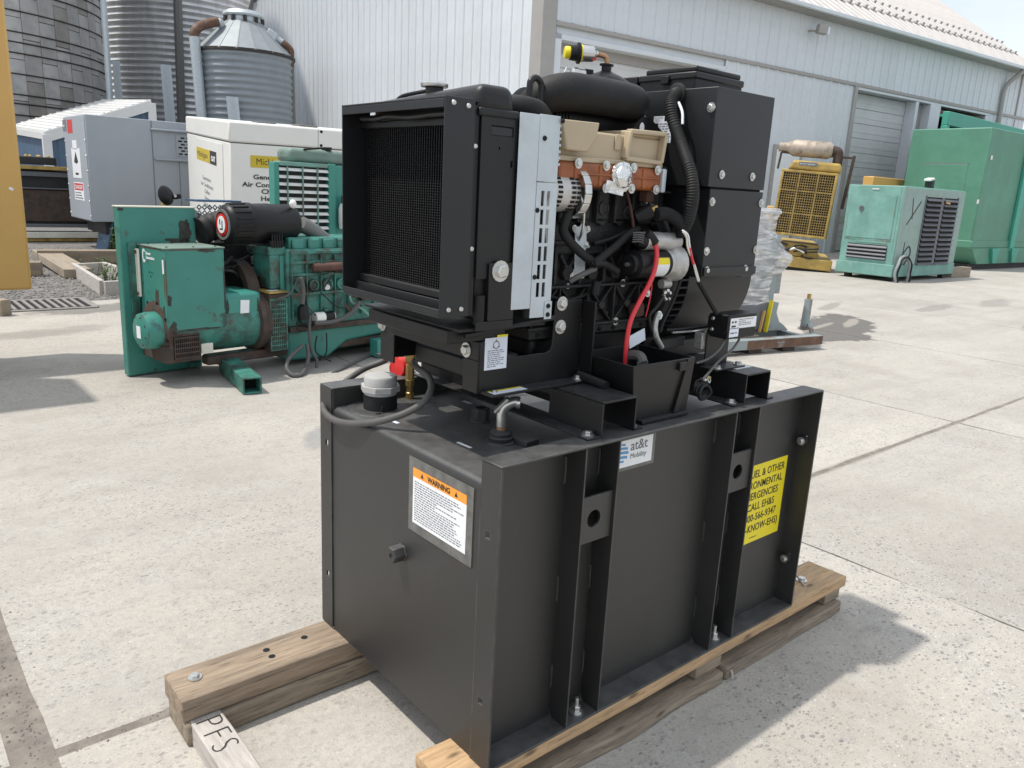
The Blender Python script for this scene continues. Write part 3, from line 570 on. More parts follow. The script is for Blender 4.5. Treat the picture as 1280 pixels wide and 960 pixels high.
# alternator for charging
p = V(0.369,0.250,1.538); ag = MB(); ag.lathe((p.x-.07,p.y,p.z), (1,0,0), [(.03,0),(.047,.006),(.05,.015),(.05,.085),(.045,.094),(.03,.1)], 24)
al = obj('charging_alternator', ag, m_alum, eng, .001)
mb = MB()
for k in range(26):
    a = 2*pi*k/26
    for dx in (-.052, -.006, .012): mb.obox((p.x+dx,p.y+.0503*cos(a),p.z+.0503*sin(a)), .013 if dx else .02, .0065, .003, (1,0,0), (0,cos(a),sin(a)))
obj('cooling_slot', mb, m_dark, al)
mb = MB()
for k in range(9):
    a = radians(-150+22*k+60); b = radians(-150+22*(k+1)+60)
    mb.bar((p.x+.035,p.y+.060*cos(a)*-1,p.z+.064*sin(a)), (p.x+.035,p.y+.060*cos(b)*-1,p.z+.064*sin(b)), .024, .006, (0,cos(a)*-1,sin(a)))
obj('adjuster_strap', mb, m_zinc, al, .002)
# zinc side cover on the block
poly = [(0.450,0.283,1.450), (0.471,0.283,1.450), (0.479,0.283,1.465), (0.492,0.283,1.450), (0.511,0.283,1.448), (0.512,0.283,1.438), (0.497,0.283,1.431), (0.500,0.283,1.407), (0.513,0.283,1.401), (0.514,0.283,1.394), (0.498,0.283,1.390), (0.501,0.283,1.331), (0.506,0.283,1.317), (0.494,0.283,1.309), (0.454,0.283,1.313), (0.447,0.283,1.319), (0.461,0.283,1.336), (0.455,0.283,1.431), (0.445,0.283,1.439)]
obj('side_cover', MB().prism([(q[0], q[2]) for q in poly][::-1], (0,.283,0), (1,0,0), (0,0,1), .004), m_galv, eng, .001)
for p in ((0.449,0.279,1.446), (0.501,0.279,1.444), (0.499,0.279,1.401), (0.452,0.279,1.317), (0.492,0.279,1.318)): bolt(p, (0,-1,0), .0055, eng)
# starter motor
p = V(0.620,0.215,1.353); q = V(0.770,0.215,1.354); z0 = 1.352
st = obj('starter_motor', MB().lathe((p.x-.012,.215,z0), (1,0,0), [(.026,-.004),(.030,0),(.030,.012),(.039,.014),(.039,.145)], 28), m_plas, eng)
obj('starter_end', MB().lathe((p.x-.012,.215,z0), (-1,0,0), [(.022,0),(.022,.002),(.006,.003),(.006,.012),(.001,.012)], 16), m_zinc, st)
mb = MB(); mb.lathe((p.x+.132,.215,z0), (1,0,0), [(.0395,0),(.041,.004),(.041,.018),(.052,.026),(.054,.055),(.04,.06)], 20); mb.lathe((p.x+.135,.215,z0-.06), (1,0,0), [(.014,0),(.014,.035)], 12); mb.lathe((p.x+.10,.215,z0+.062), (1,0,0), [(.022,0),(.026,.03),(.026,.085)], 18)
obj('starter_nose', mb, m_alum, st, .001)
so = obj('solenoid', MB().lathe((p.x+.035,.215,z0+.064), (1,0,0), [(.021,0),(.0255,.003),(.0255,.075)], 22), m_alum, st)
mb = MB(); mb.lathe((p.x+.03,.215,z0+.064), (1,0,0), [(.012,-.02),(.016,-.016),(.022,0),(.024,.008)], 18); obj('solenoid_cap', mb, m_plas, st)
mb = MB()
for a0_, a1_, mt, nm, x0, x1 in ((-150,-122,m_yel,'starter_sticker',.062,.118), (-122,-60,m_white,'starter_sticker',.062,.118)):
    mb = MB(); n = 6
    for k in range(n):
        a, b = radians(a0_-30+(a1_-a0_)*k/n), radians(a0_-30+(a1_-a0_)*(k+1)/n); f = lambda x, t: (p.x+x, .215+.0394*cos(t+pi/2-.0)*1, z0+.0394*sin(t+pi/2)*1)
        f = lambda x, t: (p.x+x, .215-.0394*cos(t+radians(150)), z0-.0394*sin(t+radians(150)))
        mb.add([f(x0,a),f(x1,a),f(x1,b),f(x0,b)], [(0,1,2,3)])
    obj(nm, mb, mt, st)
# oil pressure sender, fuel bits
p = V(0.660,0.250,1.478); q = V(0.691,0.220,1.502); obj('pressure_sender', MB().cyl(p, q, .022, n=18), m_plas, eng); obj('sender_tip', MB().cyl(q, q+(q-p)*.35, .008, n=8), m_brass, eng)
p = V(0.709,0.260,1.537); obj('brown_block', MB().obox(p, .03, .03, .03, (1,0,0)), m_rustm, eng, .002)
# flywheel housing and generator barrel
fh = obj('flywheel_housing', MB().lathe((.78,.437,1.30), (1,0,0), [(.20,0),(.225,.012),(.225,.05)], 40), m_blk, gen, .002)
mb = MB()
for k in range(60): 
    a = 2*pi*k/60; mb.obox((.858,.437+.212*cos(a),1.30+.212*sin(a)), .052, .006, .024, (1,0,.0), (0,cos(a),sin(a)))
mb.lathe((.835,.437,1.30), (1,0,0), [(.190,0),(.190,.055)], 40)
obj('vent_slat', mb, m_plas, fh)
mb = MB(); mb.lathe((.885,.437,1.30), (1,0,0), [(.222,0),(.222,.33),(.17,.36)], 40); br = obj('generator_barrel', mb, m_encl, gen, .002)
obj('barrel_end', MB().lathe((1.245,.437,1.30), (1,0,0), [(.16,0),(.15,.03),(.001,.035)], 32), m_cap, br)
mb = MB(); mb.box(.90,1.20,.30,.58,1.036,1.09); mb.box(.80,.90,.33,.55,1.04,1.12); obj('generator_foot', mb, m_blk, br, .004)
obj('barrel_lug', MB().cyl((1.13,.235,1.315), (1.13,.20,1.315), .014, n=12), m_rub, br)
# drip shield down the housing edge
mb = MB(); pts = [(0.777,0.200,1.424), (0.808,0.200,1.390), (0.834,0.200,1.345), (0.823,0.200,1.298), (0.801,0.200,1.245), (0.765,0.200,1.187), (0.752,0.200,1.152)]
mb.tube(pts, .006, 6); obj('drain_tube', mb, m_rub, eng)

# small fittings on the block
rd = random.Random(31)
for k in range(26): bolt((rd.uniform(.33,.82),.2835,rd.choice((1.405,1.29,1.179,1.552,1.34,1.36))), (0,-1,0), rd.uniform(.0045,.0075), eng, rd.choice((me_blks,me_blks,me_bolt)), 'block_bolt')
for q in ((.47,.283,1.49),(.56,.283,1.50),(.66,.284,1.49)): obj('core_plug', MB().lathe(q, (0,-1,0), [(.019,-.01),(.019,.004),(.015,.005),(.013,.001),(.001,.001)], 16), m_grim, eng)
for pts, rr2, mt in (([(.44,.27,1.55),(.445,.245,1.50),(.46,.26,1.44),(.47,.285,1.41)], .0042, m_zinc), ([(.64,.275,1.55),(.645,.25,1.48),(.66,.255,1.44)], .0042, m_rustm), ([(.52,.27,1.405),(.58,.262,1.42),(.66,.262,1.445),(.70,.265,1.46)], .005, m_rub), ([(.36,.275,1.27),(.42,.262,1.255),(.50,.262,1.27),(.56,.27,1.30)], .0045, m_rub), ([(.70,.262,1.52),(.76,.25,1.50),(.80,.24,1.44),(.82,.22,1.40)], .006, m_sponge)):
    obj('engine_line', MB().tube(pts, rr2, 8), mt, eng)
for c, sz, mt in (((.70,.262,1.475), (.05,.03,.028), m_grim), ((.60,.27,1.395), (.035,.03,.03), m_plas), ((.765,.27,1.335), (.03,.03,.05), m_grim), ((.33,.265,1.30), (.03,.03,.06), m_rustm), ((.72,.27,1.21), (.04,.03,.04), m_rustm)):
    obj('engine_fitting', MB().obox(c, *sz, (1,0,.12)), mt, eng, .005)
obj('hose_clip', MB().ring((.70,.262,1.52), (1,0,-.3), .006, .010, .012, 12), m_zinc, eng)
# ---- generator enclosure and the control box on its top
en = obj('upper_enclosure', MB().box(.842,1.124,.150,.724,1.573,1.842), m_encl, gen, .002)
obj('enclosure_seam', MB().box(.868,1.118,.160,.716,1.560,1.580), m_dark, en)
lo = obj('lower_enclosure', MB().box(.858,1.126,.152,.722,1.312,1.5675), m_encl, gen, .002)
for p in ((0.898,0.149,1.609), (1.051,0.149,1.610)): bolt(p, (0,-1,0), .008, en)
for p in ((0.869,0.151,1.532), (1.117,0.151,1.535), (0.868,0.151,1.391), (1.118,0.151,1.393), (0.878,0.151,1.335), (1.074,0.151,1.335)): bolt(p, (0,-1,0), .008, lo)
bolt((.8405,.166,1.787), (-1,0,0), .009, en)
obj('enclosure_flange', MB().box(.860,1.124,.144,.1515,1.318,1.343), m_encl, lo, .001)
for nm, c, w, h, sd in (('paper_notice', (0.841,0.448,1.763), .085, .062, 11), ('paper_notice', (0.841,0.350,1.760), .04, .02, 12), ('paper_notice', (0.840,0.325,1.734), .050, .042, 13), ('paper_notice', (0.841,0.313,1.706), .026, .024, 14)):
    c = V(c); o = obj(nm, MB().box(c.x-.0003,c.x+.0003,c.y-w/2,c.y+w/2,c.z-h/2,c.z+h/2), m_paper, en)
    obj('notice_lines', scribble((c.x-.0004,c.y+w/2*.88,c.z-h/2*.85), (0,-1,0), (0,0,1), w*.88, h*.85, 5, sd), m_inkg, o)
lid = obj('control_box', MB().box(.930,1.170,.302,.517,1.842,1.890), m_plas, gen, .004)
mb = MB(); mb.box(.926,1.174,.298,.521,1.884,1.904); obj('box_lid', mb, m_blk, lid, .004)
mb = MB(); mb.box(.94,1.165,.306,.505,1.904,1.922); obj('lid_top', mb, m_plas, lid, .006)
mb = MB(); mb.box(.919,.9265,.395,.425,1.872,1.897); obj('lid_latch', mb, m_plas, lid, .003)
obj('junction_box', MB().box(.93,1.12,.53,.68,1.842,1.905), m_plas, gen, .004)
hp = [(0.842,0.291,1.830), (0.815,0.280,1.823), (0.800,0.276,1.797), (0.800,0.262,1.749), (0.800,0.229,1.691), (0.790,0.188,1.632), (0.785,0.165,1.588), (0.785,0.156,1.539), (0.790,0.167,1.485), (0.800,0.192,1.448), (0.810,0.219,1.437)]
cd = obj('corrugated_conduit', MB().tube(hp, .0188, 14, 14, lambda t, i: 1.0 if i % 2 else .91), m_rub, gen)
obj('conduit_grommet', MB().lathe(hp[0], (-1,0,0), [(.03,0),(.03,.006),(.022,.01)], 20), m_rub, cd)
obj('white_wire', MB().tube([(0.810,0.259,1.802), (0.805,0.238,1.774), (0.800,0.229,1.741)], .004, 6), m_white, cd)
hp = [(0.692,0.205,1.490), (0.727,0.200,1.493), (0.763,0.190,1.479), (0.785,0.185,1.457), (0.793,0.185,1.430)]
obj('corrugated_conduit', MB().tube(hp, .019, 12, 12, lambda t, i: 1.0 if i % 2 else .9), m_rub, gen)
# intake duct over the engine
p = V(0.417,0.360,1.746); q = V(0.749,0.360,1.787)
dz = ((0.586,0.352,1.793))[2]; pts = [(p.x-.01,.47,dz-.10),(p.x-.025,.43,dz-.055),(p.x-.005,.385,dz-.012),(p.x+.05,.358,dz+.004),(p.x+.12,.352,dz+.006),((p.x+q.x)/2+.02,.352,dz+.006),(q.x-.050,.352,dz+.004),(q.x-.008,.372,dz),(q.x+.008,.425,dz),(q.x+.002,.50,dz-.01)]
du = obj('intake_duct', MB().tube(pts, .0495, 24, 6, lambda t, i: .80+.20*min(1, t*3.2)), m_rub, gen)
mb = MB(); c = Vector(((p.x+q.x)/2+.075,.405,dz+.052)); mb.lathe(c, (0,0,1), [(.080,-.05),(.066,.0),(.040,.018),(.018,.028),(.012,.032),(.012,.045),(.017,.046),(.017,.050)], 24)
for w in mb.v: w.x = c.x+(w.x-c.x)*1.35
obj('duct_cone', mb, m_plas, du)
e0 = c+Vector((0,0,.05)); mb = MB(); mb.tube([e0-Vector((0,0,.006)), e0+Vector((0,0,.010)), e0+Vector((-.006,.004,.020)), e0+Vector((-.024,.012,.024))], .0075, 10); obj('duct_elbow', mb, m_copper, du)
d = Vector((-.86,.50,-.02)).normalized(); a = e0+Vector((-.024,.012,.024)); ri = MB(); ri.lathe(a, d, [(.006,0),(.012,.008),(.021,.016),(.022,.055)], 20)
gi = obj('restriction_gauge', ri, m_zinc, du)
obj('gauge_collar', MB().lathe(a+d*.055, d, [(.0285,0),(.0285,.006),(.022,.008),(.020,.028)], 20), m_plas, gi); obj('gauge_ring', MB().lathe(a+d*.049, d, [(.0235,0),(.0235,.006)], 20), m_yel, gi)
obj('gauge_button', MB().lathe(a+d*.083, d, [(.0165,0),(.0165,.012),(.014,.015)], 18), m_yel, gi)
mb = MB()
for k, (aa, mt) in enumerate(((1.3,m_greenc),(2.1,m_redp))):
    mb = MB(); mb.obox(a+d*.034+Vector((.01,-.019,.004-.014*k)), .012, .006, .016, d); obj('gauge_print', mb, mt, gi)
p = V(0.580,0.440,1.863); mb = MB(); mb.lathe(p, (-.9,.3,0), [(.014,-.02),(.014,0),(.016,.002),(.016,.016),(.010,.02)], 16); obj('sensor_plug', mb, m_zinc, du); obj('sensor_clip', MB().obox(p+Vector((.035,0,0)), .03, .03, .03, (1,-.3,0)), m_plas, du, .003)
p = V(0.529,0.470,1.848); obj('brown_pipe', MB().cyl(p, p+Vector((.05,.01,-.002)), .010, n=12), m_rustm, du)
mb = MB(); pp = [p+Vector((-.02+.008*k, 0, -.03+.008*k+.006*(k%2))) for k in range(8)]; mb.tube(pp, .0022, 5, 2); obj('white_cord', mb, m_white, du)
# air cleaner below the duct, with a lifting bracket
ac = obj('air_cleaner', MB().lathe((.40,.47,1.735), (1,0,0), [(.05,0),(.075,.01),(.075,.05),(.085,.06),(.085,.40)], 28), m_plas, gen)
mb = MB()
for k in range(5): mb.ring((.455+.012*k,.47,1.735), (1,0,0), .07, .088, .004, 28)
obj('cleaner_rib', mb, m_plas, ac)
a = [(0.680,0.330,1.710), (0.736,0.330,1.758), (0.760,0.330,1.760), (0.838,0.330,1.716)]
lb = obj('lifting_bracket', MB().prism([(w[0], w[2]) for w in a][::-1], (0,.33,0), (1,0,0), (0,0,1), .012), m_blk, gen, .001)
p = V(0.730,0.312,1.727); mb = MB(); mb.lathe((p.x,.3175,p.z), (0,-1,0), [(.001,0),(.010,0),(.010,.0006),(.001,.0006)], 12)
for w in mb.v: w.z = p.z+(w.z-p.z)*1.5
obj('bracket_hole', mb, m_white, lb)
# cables
rc = [(0.681,0.190,1.414), (0.675,0.175,1.382), (0.653,0.160,1.340), (0.622,0.150,1.303), (0.577,0.140,1.258), (0.542,0.135,1.208), (0.534,0.135,1.147), (0.542,0.140,1.074)]
obj('red_battery_cable', MB().tube(rc, .0068, 10), m_red, gen)
obj('cable_boot', MB().tube([(0.655,0.200,1.440), (0.668,0.195,1.429), (0.682,0.190,1.412)], .012, 10), m_rub, gen)
obj('red_wire', MB().tube([(0.696,0.200,1.296), (0.694,0.200,1.262), (0.688,0.200,1.230), (0.681,0.200,1.202)], .0022, 6), m_red, gen)
for nm, r, pts, mt in (
    ('wiring_loom', .0125, [(0.386,0.235,1.503), (0.375,0.235,1.475), (0.371,0.240,1.442), (0.397,0.240,1.413), (0.446,0.245,1.383), (0.490,0.250,1.361), (0.516,0.250,1.345)], m_rub),
    ('wiring_loom', .011, [(0.487,0.240,1.349), (0.522,0.240,1.370), (0.570,0.240,1.397), (0.624,0.245,1.428), (0.671,0.250,1.447)], m_rub),
    ('wiring_loom', .010, [(0.487,0.235,1.354), (0.525,0.235,1.353), (0.565,0.235,1.339), (0.580,0.230,1.330)], m_rub),
    ('wiring_loom', .008, [(0.500,0.240,1.340), (0.473,0.240,1.332), (0.435,0.240,1.320), (0.416,0.250,1.307)], m_sponge),
    ('loom_connector', .013, [(0.510,0.240,1.305), (0.506,0.240,1.283), (0.505,0.240,1.270)], m_plas),
    ('black_cable', .0045, [(0.714,0.170,1.260), (0.681,0.165,1.233), (0.656,0.165,1.212), (0.669,0.165,1.172), (0.694,0.165,1.140), (0.719,0.165,1.119)], m_rub),
    ('white_wire', .0028, [(0.733,0.140,1.451), (0.753,0.135,1.438), (0.766,0.135,1.407), (0.780,0.130,1.369), (0.806,0.130,1.323), (0.826,0.130,1.295)], m_white),
    ('white_wire', .0028, [(0.733,0.137,1.447), (0.745,0.133,1.432), (0.757,0.133,1.401), (0.787,0.128,1.356), (0.818,0.128,1.307)], m_cream),
    ('red_wire', .004, [(0.762,0.132,1.403), (0.770,0.130,1.383), (0.783,0.128,1.358)], m_red),
    ('black_cable', .0075, [(0.817,0.130,1.307), (0.841,0.125,1.279), (0.876,0.120,1.240), (0.902,0.115,1.211)], m_rub),
    ('black_cable', .004, [(0.936,0.100,1.133), (0.902,0.090,1.109), (0.852,0.090,1.084), (0.806,0.100,1.073)], m_sponge),
    ('black_cable', .0038, [(1.004,0.095,1.128), (0.961,0.085,1.104), (0.872,0.070,1.077), (0.810,0.060,1.047), (0.783,0.055,1.035)], m_sponge),
    ('ground_strap', .0085, [(0.700,0.170,1.215), (0.684,0.165,1.187), (0.686,0.160,1.153), (0.716,0.160,1.117)], m_braid),
    ('thin_pipe', .006, [(0.803,0.220,1.150), (0.880,0.220,1.147), (0.981,0.200,1.153)], m_blk),
    ('thin_pipe', .0035, [(0.809,0.200,1.146), (0.910,0.200,1.143), (0.932,0.150,1.159)], m_zinc),
): obj(nm, MB().tube(pts, r, 10), mt, gen)
mb = MB(); c = V(0.759,0.210,1.262); mb.jit(0)
for k in range(6): mb.cyl(c+Vector((.012*cos(k),-.004*k,.012*sin(k))), c+Vector((.014*cos(k+.5),-.02,.014*sin(k+.5))), .005, n=6)
obj('ground_lug', mb, m_zinc, gen)
bolt((0.704,0.170,1.210), (0,-1,.2), .008, gen); bolt((0.702,0.220,1.268), (0,-1,.2), .008, gen)
c = V(0.617,0.200,1.427); mb = MB()
for k in range(5): mb.tube([c+Vector((-.02,.0,.012-.006*k)), c+Vector((-.005,-.012,.014-.006*k)), c+Vector((.018,-.006,.010-.006*k))], .0025, 5)
obj('wire_bundle', mb, m_sponge, gen)
p = V(0.616,0.170,1.150); obj('paper_sleeve', MB().obox(p, .075, .003, .035, (1,.1,.25)), m_paper, gen)
p = V(0.834,0.200,1.109); obj('steel_bracket', MB().obox(p+Vector((0,.03,0)), .12, .03, .03, (1,0,.05)), m_encl, gen, .002)
p = V(0.928,0.180,1.117); obj('terminal_block', MB().obox(p, .03, .03, .05, (1,0,0)), m_braid, gen, .002)
# battery tray
bx = [V(0.475,0.055,1.106), V(0.735,0.055,1.110), V(0.735,0.055,0.946), V(0.505,0.055,0.958)]
zt = (bx[0].z+bx[1].z)/2; xa, xb = bx[0].x, bx[1].x; zb_ = .946; xa2, xb2 = bx[3].x, bx[2].x; yB = .265
top = [(xa,.052,zt),(xb,.052,zt),(xb,yB,zt),(xa,yB,zt)]; bot = [(xa2,.066,zb_),(xb2,.066,zb_),(xb2,yB-.01,zb_),(xa2,yB-.01,zb_)]
C0 = Vector(((xa+xb)/2,(.05+yB)/2,0)); ins = lambda p, t: tuple(Vector(p)+(C0-Vector(p)).to_2d().to_3d().normalized()*t)
mb = MB(); ti = [ins(p,.006) for p in top]; bi = [ins(p,.006) for p in bot]; bi = [(a,b,c+.005) for a,b,c in bi]
mb.add(top+bot+ti+bi, [f for i in range(4) for f in ((4+i,4+(i+1)%4,(i+1)%4,i),(i,(i+1)%4,8+(i+1)%4,8+i),(8+i,8+(i+1)%4,12+(i+1)%4,12+i))]+[(4,5,6,7),(12,13,14,15)])
bt = obj('battery_tray', mb, m_blk, gen, .002)
mb = MB(); mb.box(xa2+.02,xb2-.01,.048,.070,zb_-.003,zb_+.006); mb.box(xb-.075,xb-.045,.044,.052,zt-.032,zt-.008); obj('tray_lip', mb, m_blk, bt, .001)
mb = MB(); mb.prism([(0,0),(.012,0),(-.008,-.15),(-.032,-.15)], (xb-.038,.05,zt-.004), (1,0,0), (0,-.06,1), .004); obj('tray_gusset', mb, m_blk, bt, .001)
p = V(0.455,0.172,1.046); mb = MB(); mb.tube([(xa-.022,p.y-.05,p.z-.004),(xa-.022,p.y,p.z),(xa-.022,p.y+.055,p.z+.004)], .013, 12); obj('tray_handle', mb, m_rub, bt)
mb = MB(); cx_ = xa+.075; mb.box(cx_-.022,cx_+.022,.085,.088,zb_+.01,zt-.002); mb.tube([(cx_,.086,zt-.004),(cx_,.10,zt+.012),(cx_,.14,zt+.006)], .014, 8); obj('battery_strap', mb, m_sponge, bt, .001)
# cable coil beside the tray
mb = MB(); c = V(0.817,0.075,0.990)
for k in range(4):
    pts = [c+Vector((.030*cos(2*pi*i/10+k), .006*k-.008+.004*sin(i), .026*sin(2*pi*i/10+k)*.8+.004*k)) for i in range(11)]; mb.tube(pts, .0048, 8, 3)
obj('cable_coil', mb, m_rub, gen)
p = V(0.826,0.075,1.025); mb = MB(); mb.cyl(p+Vector((-.02,0,.006)), p, .005, n=8); mb.ring(p+Vector((.012,0,0)), (.2,-1,.3), .005, .011, .004, 12); obj('cable_lug', mb, m_zinc, gen); obj('cable_end', MB().cyl(p+Vector((0,0,.004)), p+Vector((.02,0,.006)), .0045, n=8), m_brass, gen)
# small control module on its bracket
p = V(0.921,0.085,1.221); cbx0, cbx1, cbz0, cbz1 = .905, 1.085, 1.137, 1.217
x0 = (V(0.924,0.085,1.207)).x; x1 = (V(1.070,0.085,1.210)).x; z1 = (V(0.925,0.085,1.204)).z+.004; z0 = (V(0.946,0.085,1.135)).z
cm = obj('control_module', MB().box(x0, x1, .085, .150, z0, z1), m_plas, gen, .003)
obj('module_cover', MB().prism([(.085,z1-.004),(.152,z1-.002),(.152,z0+.006),(.100,z0+.006),(.085,z0+.03)][::-1], (x0-.004,0,0), (0,1,0), (0,0,1), .004), m_plas, cm, .001)
obj('module_label', MB().box(x0+.008,x1-.004,.0838,.0846,z1-.042,z1-.010), m_white, cm); obj('module_print', scribble((x0+.05,.0836,z1-.034), (1,0,0), (0,0,1), x1-x0-.062, .022, 4, 21), m_inkg, cm)
obj('module_icon', scribble((x0+.014,.0836,z1-.040), (1,0,0), (0,0,1), .03, .026, 2, 22), m_ink, cm)
obj('module_sticker', MB().box(x0+.008,x0+.054,.0838,.0846,z0+.006,z0+.033), m_paper, cm); obj('sticker_print', scribble((x0+.012,.0836,z0+.014), (1,0,0), (0,0,1), .038, .010, 1, 23), m_inkg, cm)
for p in ((x0-.0042,.138,z1-.016), (x0-.0042,.138,z0+.024)): bolt(p, (-1,0,0), .0055, cm, me_btn, 'screw')
mb = MB(); mb.box(x0+.005,x1-.025,.158,.163,1.040,z1-.01); mb.box(x0-.015,x1-.008,.100,.1635,1.0345,1.040); bk = obj('module_bracket', mb, m_blk, cm, .001)
mb = MB(); mb.box(x0+.01,x1-.03,.150,.158,z0+.01,z1-.01); obj('bracket_pad', mb, m_blk, cm)
for xx in (x0+.004, x1-.03): bolt((xx+.008,.116,1.040), (0,0,1), .0105, cm)
# brass riser, red cap and the coolant hose that loops over the tank end
p = V(0.254,0.769,0.882); ru = MB(); ru.lathe((p.x,p.y,DK), (0,0,1), [(.013,0),(.013,.02),(.0105,.022),(.0105,.04),(.014,.042),(.014,.062),(.011,.064)], 14)
ru.lathe((p.x,p.y,DK+.064), (0,0,1), [(.0135,0),(.0135,.045),(.010,.048),(.010,.07)], 6); rs = obj('brass_riser', ru, m_brass, gen)
tp = Vector((p.x,p.y,DK+.132)); mb = MB(); mb.obox(tp, .03, .024, .028, rr, (0,0,1)); mb.cyl(tp, tp+rr*.03, .009, n=8); obj('brass_tee', mb, m_brass, rs, .002)
obj('hose_ferrule', MB().cyl(tp+rr*.022+Vector((0,0,.004)), tp+rr*.046+Vector((0,0,-.004)), .0095, n=14), m_cap, rs)
hl = [(0.215,0.785,1.010), (0.205,0.742,1.014), (0.190,0.639,1.019), (0.165,0.539,1.014), (0.135,0.478,0.997), (0.100,0.460,0.967), (0.060,0.485,0.935), (0.015,0.547,0.902), (-0.012,0.646,0.873), (-0.018,0.749,0.858), (-0.010,0.830,0.866), (0.020,0.879,0.883), (0.070,0.901,0.907), (0.120,0.896,0.941), (0.180,0.911,0.960), (0.230,0.896,0.978), (0.260,0.906,0.989)]
hl[0] = tuple(tp+rr*.044); hl[1] = tuple((V(hl[1])+tp+rr*.06)/2)
obj('loop_hose', MB().tube(hl, .0098, 12), m_sponge, gen)
p = V(0.270,0.853,0.954); mb = MB(); mb.lathe(p+Vector((.03,.02,0)), (-1,-.35,.2), [(.034,0),(.036,.01),(.036,.03),(.030,.042),(.001,.044)], 24); rd_ = obj('red_float_cap', mb, m_redp, gen)
obj('float_neck', MB().cyl((p.x+.04,p.y+.02,DK), (p.x+.04,p.y+.02,p.z-.02), .03, n=18), m_rub, rd_)
obj('cap_lug', MB().obox(p+Vector((0,.025,.028)), .016, .012, .03, (0,1,.3)), m_redp, rd_, .003)
world_frame()

# ------------------------------------------------------------------ pallet
pal = thing('wooden_pallet', 'brown timber pallet under the black generator, with scrawled letters on a cross board', 'pallet', (.64, .43, 0), False)
rd = random.Random(2)
def timber(name, x0, x1, y0, y1, z0, z1, mt, bev=.004, jit=.004, seg=24, nm=None):
    mb = MB(); n = seg if x1-x0 > y1-y0 else 2; k = 2 if n > 2 else seg; U = [(x0+(x1-x0)*i/n) for i in range(n+1)] if n > 2 else None
    ax = 0 if x1-x0 > y1-y0 else 1; L0, L1 = (x0, x1) if ax == 0 else (y0, y1); rows = []
    for i in range(seg+1):
        t = L0+(L1-L0)*i/seg; o = [noise.noise(Vector((t*3+z0*50+y0*9, s*7.7, x0)))*jit for s in range(4)]
        q = [((t, y0+o[0], z0), (t, y1+o[1], z0), (t, y1+o[1], z1+o[2]*.3), (t, y0+o[0], z1+o[3]*.3)) if ax == 0 else
             ((x1+o[0], t, z0), (x0+o[1], t, z0), (x0+o[1], t, z1+o[2]*.3), (x1+o[0], t, z1+o[3]*.3))][0]
        rows.append(q)
    for i in range(seg):
        mb.add(list(rows[i])+list(rows[i+1]), [(0,4,5,1)[::-1],(1,5,6,2)[::-1],(2,6,7,3)[::-1],(3,7,4,0)[::-1]])
    mb.add(rows[0], [(0,1,2,3)]); mb.add(rows[-1], [(3,2,1,0)])
    me = mb.mesh(name, mt, 30); b = bmesh.new(); b.from_mesh(me); bmesh.ops.remove_doubles(b, verts=b.verts, dist=1e-5); bmesh.ops.recalc_face_normals(b, faces=b.faces); b.to_mesh(me); b.free()
    o = link(name, me, pal); bb = o.modifiers.new('bevel', 'BEVEL'); bb.width = bev; bb.segments = 2; bb.limit_method = 'ANGLE'; bb.angle_limit = radians(50)
    return o
timber('top_board', -.50, 1.785, .708, .868, .072, .139, m_wood)
timber('lower_board', -.495, 1.74, .696, .862, .0, .070, m_wood2, .007, .008)
timber('top_board', -.10, 1.786, .0, .165, .098, .139, m_woodf, .004, .007)
for x0, x1 in ((-.07,.03), (.86,1.0), (1.665,1.775)): timber('block', x0, x1, .012, .12, .045, .0975, m_wood2, .004, .003, 6)
timber('lower_board', -.08, .98, -.012, .125, .0, .0445, m_wood2, .006, .016); timber('lower_board', 1.0, 1.76, -.012, .128, .0, .0445, m_wood2, .006, .01)
e = timber('end_board', -.482, -.396, -.1, .782, .0, .0705, m_woodg, .004, .003); e['label'] = 'pale weathered cross board with scrawled letters'
timber('cross_board', .3, .42, .18, .70, .05, .139, m_wood2); timber('cross_board', 1.2, 1.32, .18, .70, .05, .139, m_wood2)
bolt((-.435,.800,.140), (0,0,1), .0125, pal); bolt((1.60,.085,.140), (0,0,1), .014, pal)
mb = MB()
for p in ((-0.217,0.814,0.139), (-0.217,0.773,0.139), (-0.094,0.812,0.139)): 
    mb.lathe((p[0],p[1],.1385), (0,0,1), [(.001,0),(.0105,0),(.0105,.0012),(.001,.0012)], 10)
obj('bolt_hole', mb, m_dark, pal)
text('scrawl', 'PFS', .105, m_ink, pal, (-.475,.700,.0718), (0,-1,0), (1,0,0), 'LEFT', -.0027, 1.25, .9)
mb = MB(); mb.tube([(1.02,-.014,.035),(1.022,-.02,.02),(1.021,-.022,.004)], .004, 5); mb.bar((1.56,.05,.1395), (1.63,.13,.142), .004, .012); obj('wood_splinter', mb, m_woodg, pal)
world_frame()

